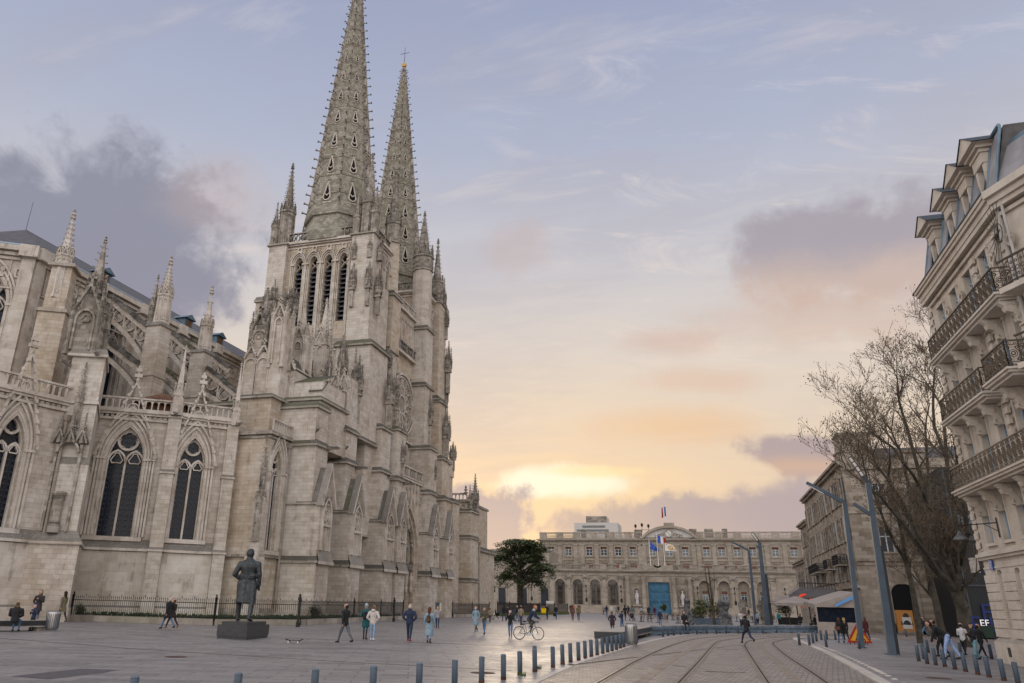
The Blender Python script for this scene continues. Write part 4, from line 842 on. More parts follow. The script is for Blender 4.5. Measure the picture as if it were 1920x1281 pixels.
mb=MB(); mb.box(-45,-33.,114,131,0,9.8); ledge(mb,-45,-33,114,131,9.6,.4,.6); mb.box(-45,-34.2,118,131,9.6,17.); ledge(mb,-45,-34.2,118,131,16.8,.25,.3); P('wall',mb,'stone_warm',cath); mb=MB(); balust(mb,(-45,118),(-34.2,118),17,1.1,.6); finial(mb,(-34.4,118.2),17.8,.6); P('balustrade',mb,'stone_aged',cath)
for z0,z1,y,x in((21.5,27.,104.4,-33.6),(20.,24.,108,-33.8),(24,34,102.2,-33.4)): nichecluster(x+.3,y,z0,z1,.9)
downpipe((-30.85,113.6,0),(-30.85,113.6,10.),.14)
# lamp post like notice stands by the porch are separate things below
# ================================================================ GROUND
def paving(name,bw,bh,c1,c2,ms,rough,spec=.5,off=.5,rot=0.,joint=.45,stain=.5,gl=.0):
    m=bpy.data.materials.new(name); m.use_nodes=True; t=m.node_tree; g=G(t); b=t.nodes['Principled BSDF']
    Pn=g.n('ShaderNodeNewGeometry').outputs['Position']; mp=g.n('ShaderNodeMapping'); mp.inputs['Rotation'].default_value=(0,0,rot); g.put(mp.inputs[0],Pn)
    br=g.n('ShaderNodeTexBrick',offset=off); g.put(br.inputs['Vector'],mp.outputs[0]); br.inputs['Scale'].default_value=1; br.inputs['Brick Width'].default_value=bw; br.inputs['Row Height'].default_value=bh
    br.inputs['Mortar Size'].default_value=ms; br.inputs['Mortar Smooth'].default_value=.3; br.inputs['Color1'].default_value=(0,0,0,1); br.inputs['Color2'].default_value=(1,1,1,1)
    n=g.noise(Pn,.22,6,.6,.4); n2=g.noise(Pn,2.4,6,.7); n3=g.noise(Pn,30.,3,.6)
    f=g.m('ADD',g.m('MULTIPLY',br.outputs[0],.75),g.m('MULTIPLY',n,.6))
    col=g.mix(g.mr(f,.2,.9),tuple(c1)+(1,),tuple(c2)+(1,)); col=g.mix(g.m('MULTIPLY',g.mr(n2,.5,.72),stain),col,g.mix(1.,col,(.6,.57,.55,1),'MULTIPLY'))
    spot=g.m('MAXIMUM',g.mr(g.noise(Pn,6.5,2,.5),.66,.72),g.m('MULTIPLY',g.mr(g.noise(Pn,.9,4,.7,1.),.56,.66),.55)); col=g.mix(g.m('MULTIPLY',spot,.35),col,g.mix(1.,col,(.5,.48,.46,1),'MULTIPLY'))
    col=g.mix(g.m('MULTIPLY',br.outputs['Fac'],joint),col,g.mix(1.,col,(.25,.23,.22,1),'MULTIPLY'))
    g.put(b.inputs['Base Color'],col); g.put(b.inputs['Roughness'],g.mr(g.m('ADD',n2,g.m('MULTIPLY',n,.5)),.4,1.1,rough-.12,rough+.15)); b.inputs['Specular IOR Level'].default_value=spec
    h=g.m('ADD',g.m('MULTIPLY',br.outputs['Fac'],-1.),g.m('MULTIPLY',n3,.35)); bp=g.n('ShaderNodeBump'); bp.inputs['Strength'].default_value=.35; bp.inputs['Distance'].default_value=.01; g.put(bp.inputs['Height'],h); g.put(b.inputs['Normal'],bp.outputs[0]); M[name]=m
paving('paving',1.4,.7,(.145,.134,.134),(.215,.198,.194),.014,.48,.55,rot=math.radians(-20),joint=.75,stain=.85)
paving('setts',.34,.2,(.15,.125,.11),(.24,.205,.18),.022,.52,.5,rot=math.radians(8),joint=.9)
paving('kerb_stone',1.2,5,(.36,.32,.29),(.44,.40,.36),.01,.6,.4,joint=.4)
paving('track_bed',.6,.3,(.15,.118,.092),(.21,.168,.132),.012,.6,.4,joint=.5)
def sheet(name,poly,z,m):
    mb=MB(); mb.add([(p[0],p[1],z) for p in poly],[tuple(range(len(poly)))]); return struct(name,mb,m)
def sp(pts,k=6):
    """Catmull-Rom through plan points"""
    P_=[np.array(p[:2],float) for p in pts]; P_=[2*P_[0]-P_[1]]+P_+[2*P_[-1]-P_[-2]]; out=[]
    for i in range(1,len(P_)-2):
        for j in range(k):
            t=j/k; a,b,c,d=P_[i-1:i+3]; out.append(.5*((2*b)+(-a+c)*t+(2*a-5*b+4*c-d)*t*t+(-a+3*b-3*c+d)*t**3))
    return out+[P_[-2]]
def strip(mb,pts,w,z0,z1,off=0.):
    fr=[];n=len(pts)
    for i in range(n):
        a=pts[max(0,i-1)]; b=pts[min(n-1,i+1)]; t=(b-a)/np.linalg.norm(b-a); nn=np.array([-t[1],t[0]]); c=pts[i]+nn*off; fr.append((c+nn*w/2,c-nn*w/2))
    vs=[];fs=[]
    for l,r in fr: vs+=[(l[0],l[1],z0),(l[0],l[1],z1),(r[0],r[1],z1),(r[0],r[1],z0)]
    for i in range(n-1):
        for k in range(3): fs.append((i*4+k,i*4+4+k,i*4+5+k,i*4+1+k))
    mb.add(vs,fs)
mb=MB(); mb.add([(-900,-150,0),(900,-150,0),(900,1500,0),(-900,1500,0)],[(0,1,2,3)]); struct('plaza_paving',mb,'paving')
px=lambda L_:[gnd(*p) for p in L_]
left=px([(1000,1281),(1075,1246),(1150,1222),(1220,1202),(1270,1193),(1330,1186.5),(1420,1183),(1540,1184),(1650,1188)])
right=px([(1655,1281),(1600,1250),(1550,1224),(1510,1207),(1492,1199.5),(1500,1196.5),(1540,1195),(1650,1199)])
l0=left[0]-(left[1]-left[0])*9; r0=right[0]-(right[1]-right[0])*4
LL=sp([l0]+left); RR=sp([r0]+right)
sheet('tram_road',[(p[0],p[1]) for p in LL]+[(60,left[-1][1]+8),(60,right[-1][1]-2)]+[(p[0],p[1]) for p in RR[::-1]],.004,'setts')
mb=MB(); strip(mb,RR,.34,0,.05); strip(mb,LL,.22,0,.014); struct('kerb_strip',mb,'kerb_stone')
rails=[px([(1121,1281),(1200,1236),(1260,1210),(1300,1199),(1350,1193.5),(1420,1190),(1500,1190),(1600,1193)]),
 px([(1274,1281),(1312,1240),(1338,1210),(1352,1202),(1385,1197),(1430,1194),(1500,1192.6),(1600,1196)]),
 px([(1440,1281),(1413,1240),(1398,1215),(1397,1207),(1408,1201),(1440,1196.6),(1500,1194.6),(1600,1198)]),
 px([(1551,1281),(1515,1256),(1478,1232),(1456,1214),(1450,1206.5),(1462,1201.5),(1495,1198),(1600,1200.5)])]
feed=[px([(1200,1281),(1262,1236),(1310,1210),(1335,1200),(1370,1195),(1420,1192.4),(1500,1191.4)]),px([(1497,1281),(1460,1244),(1432,1219),(1424,1208),(1434,1202),(1460,1198.4),(1500,1196.4)])]
mb=MB(); m2=MB(); m3=MB()
for k,r in enumerate(rails):
    r=[r[0]-(r[1]-r[0])*4]+r; s_=sp(r); strip(mb,s_,.34,.0,.008); strip(m2,s_,.075,.0,.016,.05 if k%2==0 else -.05); strip(m2,s_,.03,.0,.016,-.07 if k%2==0 else .07); strip(m3,s_,.05,.0,.012,-.01 if k%2==0 else .01)
struct('rail_bed',mb,'track_bed'); struct('rails',m2,'rail_steel'); struct('rail_groove',m3,'void')
mb=MB(); 
for r in feed: r=[r[0]-(r[1]-r[0])*4]+r; strip(mb,sp(r),.30,0,.009)
struct('feeder_strip',mb,'track_bed')
mb=MB()
for a,b in (((1322,1259.5),(1398,1262)),((1344,1217.2),(1384,1218.2)),((1262,1249),(1288,1251))): 
    p,q=gnd(*a),gnd(*b); strip(mb,[p[:2],q[:2]],.09,0,.011)
struct('drain_slot',mb,'iron')
mb=MB()   # long slot drains and a worn patch in the plaza
for a,b in (((-60,1192),(240,1216)),((240,1216),(620,1240)),((620,1240),(960,1258)),((540,1197),(1000,1213))):
    p,q=gnd(*a),gnd(*b); strip(mb,[p[:2],q[:2]],.07,0,.005)
struct('plaza_drain',mb,'rust')
mb=MB(); mb.add([tuple(gnd(*p,.004)) for p in ((20,1268),(75,1262),(150,1254),(225,1256),(190,1262),(90,1274))],[tuple(range(6))]); struct('tree_grating_ground',mb,'asphalt_patch')
mb=MB(); pr=px([(1655,1281),(1600,1250),(1550,1224),(1510,1207)]);
st=sp([r0]+list(right[:4]),9)
for i in range(0,len(st)-1,1):
    t=st[min(i+1,len(st)-1)]-st[i]; t/=max(1e-6,np.linalg.norm(t)); nn=np.array([t[1],-t[0]]); c=st[i]+nn*.55
    if i==0: q=MB(); q.lathe((0,0,0),[(.10,0),(.09,.02),(.04,.035)],10); sd0=P('paving_stud',q,'kerb_stone'); s_=sd0
    else: s_=sd0.copy(); link(s_)
    s_.location=(c[0],c[1],0); tag(s_,'pale round stud let into the paving beside the curved kerb of the tramway','paving stud','studs along the tramway kerb')
for x,y,lb in((905,1262,'round iron cover in the paving near the bollards'),(330,1232,'round iron cover in the plaza below the strolling couple'),(1760,1272,'round iron cover in the right-hand pavement below the bollards')):
    c=gnd(x,y); mb=MB(); mb.lathe((c[0],c[1],0),[(.36,0),(.36,.006),(.30,.007),(.28,.004)],20); tag(P('manhole_cover',mb,'rust'),lb,'manhole cover')
# garden strip by the cathedral
gd=[(-60,40),(-43.2,47.2),(-41.6,46.6),(-31.9,48.3),(-27.6,52.6),(-29.6,70),(-30.4,80.4),(-31.4,80.4),(-31.4,60),(-37,58),(-45,52),(-44,44.5),(-47,38)]
fence_line=[np.array(p) for p in (gnd(-60,1164)[:2],gnd(130,1164)[:2],gnd(400,1173)[:2],gnd(560,1173)[:2])]+[np.array((-29.3,66.)),np.array((-30.15,80.6))]
mb=MB(); mb.prism([tuple(p) for p in fence_line]+[(-33,80.6),(-33,60),(-60,60)],0,.16); struct('garden_bed',mb,'grass')
mb=MB()
fl=fence_line
for i in range(len(fl)-1): a,b=fl[i],fl[i+1]; strip(mb,[a,b],.3,0,.42)
strip(mb,[fl[-1],np.array((-33.,80.6))],.3,0,.42); tag(P('garden_wall',mb,'stone_plinth'),'low mossy stone kerb wall carrying the iron railing before the cathedral','low wall')
mb=MB()   # ground cover
rr=random.Random(3)
for i in range(9000):
    k=rr.randrange(len(fl)-1); t=rr.random(); a,b=fl[k],fl[k+1]; d=(b-a)/np.linalg.norm(b-a); nn=np.array([-d[1],d[0]]); p=a+(b-a)*t+nn*(.25+rr.random()**1.5*4.); h=.16+rr.random()*.42; s=.05+rr.random()*.1; an=rr.random()*6.28
    if p[0]<-48: continue
    mb.add([(p[0],p[1],h-s),(p[0]+s*math.cos(an),p[1]+s*math.sin(an),h),(p[0]-s*.5*math.sin(an),p[1]+s*.5*math.cos(an),h+s)],[(0,1,2)])
o=P('ivy',mb,'leaf'); o['kind']='stuff'; tag(o,'low dark green ivy covering the bed behind the iron railing','ground cover')
def iron_fence(name,label,pts,z0,h,step=.16,m='iron',posts=True,brace=False,pn=None):
    t=T(name,label,'fence',(pts[0][0],pts[0][1],0)); mb=MB(); r=MB()
    for i in range(len(pts)-1):
        a,b=np.array(pts[i][:2]),np.array(pts[i+1][:2]); L_=np.linalg.norm(b-a); n=int(L_/step); d=(b-a)/L_
        for z in(z0+.12,z0+h-.32): r.tube((a[0],a[1],z),(b[0],b[1],z),.022,.022,4)
        for k in range(n):
            p=a+(b-a)*(k+.5)/n; hh=h if k%6 else h+.13; mb.tube((p[0],p[1],z0),(p[0],p[1],z0+hh-.1),.017,.017,4,False); mb.frus(p,z0+hh-.14,z0+hh,.05,.004)
        if posts:
            m_=max(1,int(L_/7))
            for k in range(m_+1):
                p=a+(b-a)*k/m_; q=MB(); q.lathe((p[0],p[1],z0-.1),[(.06,0),(.06,h),(.1,h+.05),(.1,h+.12),(.03,h+.2),(.07,h+.28),(.01,h+.36)],8); P('post',q,m,t)
    P('rail',r,m,t); o=P('railing',mb,m,t); return t
iron_fence('iron_fence','long black iron railing with spear tips in front of the cathedral apse and garden',fence_line,.4,1.35)
q=[(-30.15,80.6),(-33,80.6)]
def stone_post(): pass
fe2=[gnd(878,1156)[:2]]; 
iron_fence('iron_fence','black spear-topped railing at the foot of the plain western buttress',[(-30.6,99.8),(-30.2,117.)],.4,1.35,.2)
mb=MB(); strip(mb,[np.array((-30.6,99.8)),np.array((-30.2,117.))],.3,0,.4); tag(P('garden_wall',mb,'stone_plinth'),'low mossy kerb wall under the railing west of the porch','low wall')
iron_fence('iron_fence','dark dense railing round the garden of the evergreen tree before the town hall',[(-30.2,122.),(-29.,150.),(-26.3,166)],.4,1.6,.14)
mb=MB(); strip(mb,[np.array((-30.2,122.)),np.array((-29.,150.)),np.array((-26.3,166))],.5,0,.45); tag(P('garden_wall',mb,'moss'),'mossy low wall under the dense railing by the evergreen tree','low wall')
# ================================================================ TOWN HALL
YS=205.; hall=T('town_hall','wide classical stone town hall with clock pediment, arcade and blue gate','town hall',(-10,YS,0)); SP='stone_palais'
fs=EAST(YS); mb=MB(); AB=2.0; arL=[-34.3,-29.8,-25.4,-21.05]; arR=[.8,5.25,9.6,13.9]
ops=[(c-1.3,c+1.3,AB,6.7,1.3) for c in arL]+[(-12.55,-7.35,0,7.6,0)]+[(c-1.3,c+1.3,AB,6.7,1.3) for c in arR]
wall(mb,fs,-37,24,0,10.2,ops,1.1); P('screen_wall',mb,SP,hall)
mb=MB()
for z,dz,o in((0,1.2,.35),(1.2,.35,.25),(9.0,.25,.2),(9.85,.25,.55),(10.1,.25,.8)):
    for a,b in(((-37,-12.8),(-7.1,24)) if z<1.6 else ((-37,24),)): quadbox(mb,fs,a,b,z,z+dz,0,o)
P('cornice',mb,SP,hall)
for c in arL+arR:
    m2=MB(); ribbon(m2,fs,arch(c-1.5,c+1.5,6.7,1.5,8),.35,0,.18); quadbox(m2,fs,c-1.75,c-1.25,6.5,6.75,0,.3); quadbox(m2,fs,c+1.25,c+1.75,6.5,6.75,0,.3); ribbon(m2,fs,[(c-1.15,2),(c-1.15,6.6)],.1,-.6,-.5); ribbon(m2,fs,[(c+1.15,2),(c+1.15,6.6)],.1,-.6,-.5)
    w=P('arched_window',m2,SP,hall)
    if c in arR:
        m3=MB(); quadbox(m3,fs,c-1.3,c+1.3,2,8,-1.2,-1.08); P('infill',m3,'stone_palais',w); m3=MB(); quadbox(m3,fs,c-.62,c+.62,2.2,5.6,-1.09,-1.04); P('pane',m3,'glass_blue',w); m3=MB()
        for u in(-.66,-.03,.6): quadbox(m3,fs,c+u,c+u+.08,2.2,5.0,-1.04,-1.0)
        for z in(2.2,3.4,4.6,5.0): quadbox(m3,fs,c-.66,c+.68,z,z+.09,-1.04,-1.)
        P('frame',m3,'win_white',w); m3=MB(); quadbox(m3,fs,c-.62,c+.62,5.05,5.7,-1.02,-.98); P('blind',m3,'blind_brown',w)
        m3=MB()
        for k in range(9): z=2.2+k*.5; quadbox(m3,fs,c-1.28,c-.75,z,z+.03,-1.07,-1.05); quadbox(m3,fs,c+.75,c+1.28,z,z+.03,-1.07,-1.05)
        P('joints',m3,'stone_palais_dark',w)
for k,c in enumerate([-36.3,-32.1,-27.6,-23.2,-19.,-1.2,3.,7.4,11.8,16.2]):
    m2=MB(); quadbox(m2,fs,c-.55,c+.55,1.5,8.2,0,.22); quadbox(m2,fs,c-.7,c+.7,8.2,9.,0,.35); P('pilaster',m2,SP,hall)
    m2=MB(); quadbox(m2,fs,c-.8,c+.8,8.3,8.95,.2,.5); ribbon(m2,fs,circ(c-.5,8.5,.3,8),.14,.3,.6,True); ribbon(m2,fs,circ(c+.5,8.5,.3,8),.14,.3,.6,True); P('capital',m2,'stone_palais_dark',hall)
for c in(-17.4,-13.5,-6.3,-2.6):
    m2=MB(); m2.lathe((c,YS-.75,0),[(.75,0),(.75,1.4),(.6,1.6),(.56,2.2),(.46,8.2),(.62,8.5),(.7,8.9)],14); P('column',m2,SP,hall,True)
for c in(-15.25,-4.45):
    m2=MB(); ribbon(m2,fs,[(c-.85,2.2)]+arch(c-.85,c+.85,5.3,.85,6)+[(c+.85,2.2)],.22,0,.25); quadbox(m2,fs,c-1.1,c+1.1,1.9,2.25,0,.6); quadbox(m2,fs,c-1.2,c+1.2,7.2,8.3,0,.12); ribbon(m2,fs,[(c-.7,8.0),(c-.35,7.6),(c,7.5),(c+.35,7.6),(c+.7,8.0)],.2,.1,.3); nch=P('niche',m2,SP,hall)
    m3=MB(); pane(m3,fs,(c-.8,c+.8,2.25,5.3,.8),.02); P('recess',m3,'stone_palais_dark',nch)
    m3=MB(); m3.lathe((c,YS-.35,2.25),[(.45,0),(.42,.3),(.38,1.2),(.42,1.9),(.46,2.3),(.3,2.65),(.13,2.75),(.15,2.85),(.2,3.05),(.17,3.25),(.05,3.35)],10,sy=.6); m3.tube((c-.4,YS-.4,4.4),(c-.5,YS-.5,3.4),.12,.08,6); m3.tube((c+.4,YS-.4,4.4),(c+.2,YS-.65,3.7),.12,.08,6); P('statue',m3,'plaster_pale',nch,True)
mb=MB(); quadbox(mb,fs,-12.5,-7.4,0,7.55,-.9,-.75); dr=P('gate',mb,'door_blue',hall); m3=MB()
for a,b,z0,z1 in((-12.3,-7.6,5.9,7.3),(-12.3,-10.1,3.2,5.4),(-9.8,-7.6,3.2,5.4),(-12.3,-10.1,.4,2.9),(-9.8,-7.6,.4,2.9)): ribbon(m3,fs,[(a,z0),(b,z0),(b,z1),(a,z1)],.14,-.75,-.62,True)
quadbox(m3,fs,-12.5,-7.4,5.5,5.75,-.8,-.55); quadbox(m3,fs,-10.02,-9.88,0,5.5,-.8,-.6); P('panels',m3,'door_blue',dr)
mb=MB()  # roof terrace balustrade of the screen
for a,b in((-37,-19.6),(-19.2,-13.),( -6.8,-.6),(-.2,24)): 
    u=a
    while u<b-.1:
        e=min(u+4.4,b); quadbox(mb,fs,u,u+1.5,10.35,11.7,-.4,.35); 
        for k in range(int((e-u-1.5)/.3)): x=u+1.6+k*.3; mb.lathe((x,YS,0),[(.06,10.55),(.11,10.8),(.05,11.2),(.08,11.45)],5)
        u=e
    quadbox(mb,fs,a,b,10.35,10.55,-.3,.3); quadbox(mb,fs,a,b,11.42,11.72,-.35,.38)
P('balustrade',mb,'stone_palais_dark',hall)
mb=MB(); quadbox(mb,fs,-13.6,-6.2,10.35,11.5,-.5,.5); ribbon(mb,fs,circ(-9.9,12.0,.95,14),.35,0,.5,True); quadbox(mb,fs,-10.6,-9.2,11.4,12.6,0,.35); quadbox(mb,fs,-12.2,-7.6,11.4,11.7,-.2,.4)
for s in(-1,1): mb.add([fs.p(-9.9+s*1.,11.4,.3),fs.p(-9.9+s*2.4,11.4,.3),fs.p(-9.9+s*1.,12.6,.3),fs.p(-9.9+s*1.,11.4,-.1),fs.p(-9.9+s*2.4,11.4,-.1),fs.p(-9.9+s*1.,12.6,-.1)],[(0,1,2),(3,5,4),(0,2,5,3),(1,4,5,2)])
P('crest',mb,'stone_palais',hall)
for u in(-27.6,-19.,-.9,7.5,18.6,-41.5): # wall lanterns on stone brackets
    m2=MB(); m2.tube((u,YS-.9,6.6),(u,YS-.9,3.3),.06,.06,5); m2.lathe((u,YS-.9,2.6),[(.1,0),(.26,.2),(.3,.8),(.12,1.0)],6); m2.lathe((u,YS-.9,5.0),[(.08,0),(.2,.2),(.08,.5)],6); m2.lathe((u,YS-.9,6.1),[(.08,0),(.22,.2),(.1,.6)],6); m2.tube((u,YS-.1,6.4),(u,YS-.95,6.4),.05,.05,5); P('wall_lantern',m2,'iron',hall)
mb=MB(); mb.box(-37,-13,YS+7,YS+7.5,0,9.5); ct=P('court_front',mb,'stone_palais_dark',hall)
for k in range(14):
    mb=MB(); mb.lathe((-36.2+k*1.7,YS+6.3,0),[(.4,0),(.4,.8),(.3,1.),(.26,6.5),(.42,7.)],8); P('column',mb,SP,ct)
# wings of the screen
for a,b,h in((-52.5,-37,16.2),(24,40,10.4)):
    m2=MB(); m2.box(a,b,YS+.3,YS+12,0,h-1.2 if a<-40 else h); quadbox(m2,fs,a,b,8.6,9.0,-.5,.2); quadbox(m2,fs,a,b,h-1.4,h-.9,-.5,.4); w=P('wing',m2,SP if a<-40 else SP,hall)
    for c in np.arange(a+3.,b-1,5.6):
        m3=MB(); quadbox(m3,fs,c-1.,c+1.,1.5,5.6,-.45,-.22); ww=P('window',m3,'blind_brown' if False else 'glass_dark',w); m3=MB(); ribbon(m3,fs,[(c-1.1,1.4),(c-1.1,5.7),(c+1.1,5.7),(c+1.1,1.4)],.2,-.3,-.1); quadbox(m3,fs,c-1.4,c+1.4,5.9,6.2,-.3,.1); ribbon(m3,fs,[(c-.9,7.8),(c-.45,7.3),(c,7.2),(c+.45,7.3),(c+.9,7.8)],.2,-.3,-.05); P('frame',m3,SP,ww)
# main block behind the court
YM=245.; fm=EAST(YM); wx=[-43.4,-38.1,-31.7,-27.35,-23.05,-18.7,-13.0,-8.2,-3.6,2.4,6.55,10.8,15.,21.1,26.,31.]
mb=MB(); wall(mb,fm,-47,38,0,21.,[(c-.95,c+.95,16.1,18.6,0) for c in wx],.5); mb.box(-47,38,YM+.6,YM+14,0,21); P('wall',mb,SP,hall)
mb=MB()
for z,dz,o in((19.3,.2,.2),(20.3,.25,.5),(20.6,.3,.9),(14.2,.2,.15)): quadbox(mb,fm,-47-o,38,z,z+dz,-.3,o)
P('cornice',mb,SP,hall)
mb=MB(); u=-47
while u<38:
    if not -16.4<u<-1.5:
        quadbox(mb,fm,u,u+2.1,20.9,23.0,-.5,.1)
        for k in range(9): mb.lathe((u+2.25+k*.34,YM,0),[(.07,21.3),(.13,21.8),(.06,22.3),(.09,22.6)],5)
        quadbox(mb,fm,u,u+5.2,20.9,21.3,-.4,.05); quadbox(mb,fm,u,u+5.2,22.6,22.95,-.42,.12)
    u+=5.2
P('balustrade',mb,SP,hall)
for c in wx:
    m2=MB(); ribbon(m2,fm,[(c-1.05,16.0),(c-1.05,18.7),(c+1.05,18.7),(c+1.05,16.0)],.25,-.1,.14); quadbox(m2,fm,c-1.5,c+1.5,15.6,15.95,0,.3); quadbox(m2,fm,c-1.6,c+1.6,14.6,14.85,0,.35); w=P('window',m2,SP,hall)
    m3=MB(); quadbox(m3,fm,c-.95,c+.95,16.1,18.6,-.5,-.42); P('pane',m3,'glass_blue',w); m3=MB()
    for d in(-.95,-.06,.82): quadbox(m3,fm,c+d,c+d+.13,16.1,18.,-.42,-.34)
    for z in(16.1,17.,17.8): quadbox(m3,fm,c-.95,c+.95,z,z+.1,-.42,-.35)
    P('frame',m3,'win_white',w); m3=MB(); quadbox(m3,fm,c-.95,c+.95,18.0,18.6,-.36,-.3); P('blind',m3,'blind_brown',w)
    m3=MB(); quadbox(m3,fm,c-1,c+1,12.6,13.9,0,.05); P('lower_window',m3,'blind_brown',hall)
for c in [-40.7,-35.9,-33.8,-29.5,-25.2,-20.9,-16.6,-15.4,-10.6,-5.9,-1.2,.2,4.5,8.7,12.9,17.2,18.8,23.6,28.5]:
    m2=MB(); quadbox(m2,fm,c-.6,c+.6,12,19.,0,.25); quadbox(m2,fm,c-.8,c+.8,19.,19.35,0,.4); P('pilaster',m2,SP,hall)
mb=MB(); A=[(-16.4,21.3)]+[(-7.9+8.5*math.cos(t),18.9+5.5*math.sin(t)) for t in np.linspace(math.radians(153),math.radians(27),18)]+[(.6,21.3)]
mb.add([fm.p(u,z,.1) for u,z in A],[tuple(range(len(A)-1,-1,-1))]); mb.add([fm.p(u,z,-3) for u,z in A],[tuple(range(len(A)))]); pd=P('pediment',mb,'plaster_pale',hall)
mb=MB(); ribbon(mb,fm,A,.7,-3,.8); quadbox(mb,fm,-9.2,-6.2,24.6,25.6,-1.5,.5); P('moulding',mb,SP,pd)
mb=MB(); ribbon(mb,fm,circ(-8.,22.6,1.15,20),.35,.05,.5,True)
for s in(-1,1):
    for k in range(3): ribbon(mb,fm,foil(-8.+s*(1.9+k*.8),22.2-k*.25,.45,4,3,k),.15,.05,.3,True)
P('carving',mb,SP,pd)
mb=MB(); mb.add([fm.p(*q,.2) for q in circ(-8.,22.6,1.0,20)],[tuple(range(19,-1,-1))]); ck=P('clock_face',mb,'white',pd); m3=MB(); ribbon(m3,fm,[(-8.,22.6),(-7.7,22.0)],.12,.2,.26); ribbon(m3,fm,[(-8.,22.6),(-8.5,23.2)],.09,.2,.27)
for k in range(12): a=k*math.pi/6; ribbon(m3,fm,[(-8+.75*math.cos(a),22.6+.75*math.sin(a)),(-8+.92*math.cos(a),22.6+.92*math.sin(a))],.07,.2,.24)
P('hands',m3,'iron',ck)
for c,z,w in((-33.6,23,1.4),(-26.5,23,1.2),(3.5,23,2.5),(-1.,23,2.2),(8.,23,1.5),(-17.,22.8,2.2)): mb=MB(); mb.box(c-w/2,c+w/2,YM+2,YM+3.5,21,z+1.); P('chimney',mb,'stone_palais_dark',hall)
mb=MB()
for k,dx in enumerate((-1.9,0,1.9)):
    mb.tube((-15.6+dx,YM,22.8),(-15.6+dx,YM,24.4 if dx else 24.8),.06,.06,5); mb.lathe((-15.6+dx,YM,24.2 if dx else 24.5),[(.2,0),(.35,.3),(.4,.7),(.1,1.1)],7)
mb.tube((-17.6,YM,23.6),(-13.6,YM,23.6),.06,.06,5); P('roof_bells',mb,'iron',hall)
def flag(name,label,base,top,pts,bands,pm='white',z0=0):
    t=T(name,label,'flag',base); mb=MB(); mb.tube(base,(base[0],base[1],top),.09,.06,8); mb.lathe((base[0],base[1],top),[(.05,0),(.12,.1),(.02,.22)],6); P('pole',mb,pm,t)
    k=len(bands); n=12; A,B,C_,D_=[np.array(p,float) for p in pts] # top hoist, top fly, bottom fly, bottom hoist
    cl=None
    for j in range(k):
        mb=MB(); g0=None
        for i in range(n+1):
            s=(j+i/n)/k
            for q in(0,.33,.66,1):
                a=A*(1-s)+B*s; b=D_*(1-s)+C_*s; p=a*(1-q)+b*q; mb.v.append((p[0],base[1]+.35*math.sin(s*8+q*1.5)*min(1,s*3),p[1]))
        for i in range(n):
            for q in range(3): a=i*4+q; mb.f.append((a,a+4,a+5,a+1))
        P('cloth_band',mb,bands[j],t)
    return t
Yf=204.; zp=lambda x,y:(ony(x,y,Yf)[0],ony(x,y,Yf)[2])
flag('flag','blue flag hanging from the pole left of the town hall gate',(ony(1220,1062,Yf)[0],Yf,11.4),zp(1219,1014)[1],[zp(1219,1015),zp(1236,1031),zp(1234,1034),zp(1220,1031)],['blue'])
flag('flag','blue, white and red flag flying over the town hall gate',(ony(1235,1062,Yf)[0],Yf,11.4),zp(1233,1002)[1],[zp(1233,1003),zp(1248,1010),zp(1250,1022),zp(1234,1018)],['blue','white','red'])
flag('flag','white flag with a gold crest streaming beside the tricolour',(ony(1247,1062,Yf)[0],Yf,11.4),zp(1245,1016)[1],[zp(1246,1018),zp(1262,1022),zp(1270,1034),zp(1247,1033)],['white'])
cr2=MB(); f4=EAST(Yf-.45); u_,z_=zp(1258,1027); ribbon(cr2,f4,circ(u_,z_,.5,8),.2,0,.03,True); ribbon(cr2,f4,[(u_-.8,z_+.3),(u_,z_-.2),(u_+.9,z_-.5)],.18,0,.03); tag(P('flag_crest',cr2,'gold'),'small gold crest printed on the white flag','flag crest')
bpy.data.objects['flag_crest'].parent=[o for o in sc.objects if o.name.startswith('flag') and 'gold crest streaming' in o.get('label','')][0]
o=bpy.data.objects['flag_crest']; o.location=-wloc(o.parent); del o['category']; del o['label']; o.name='crest'
flag('flag','blue, white and red flag on the tall pole above the clock pediment',(-8.2,YM,25.4),30.6,[(-8.3,30.4),(-9.5,30.),(-9.6,27.),(-8.3,27.6)],['blue','white','red'])
# office block far behind
ob=T('office_tower','pale modern office block rising behind the town hall roof','office building',(-50,420,0)); mb=MB(); mb.box(-61.8,-39,420,440,0,42.8); mb.box(-55.6,-45,422,436,42.8,46.3); P('wall',mb,'plaster_pale',ob); mb=MB(); mb.box(-55.7,-44.9,421.9,423,43.2,46.4); P('plant_room',mb,'stone_palais_dark',ob)
for z,a,b in((41.,-57.5,-45.6),(39.,-60.5,-46)): mb=MB(); mb.box(a,b,419.8,420,z-.6,z+.4); P('window_band',mb,'glass_blue',ob)
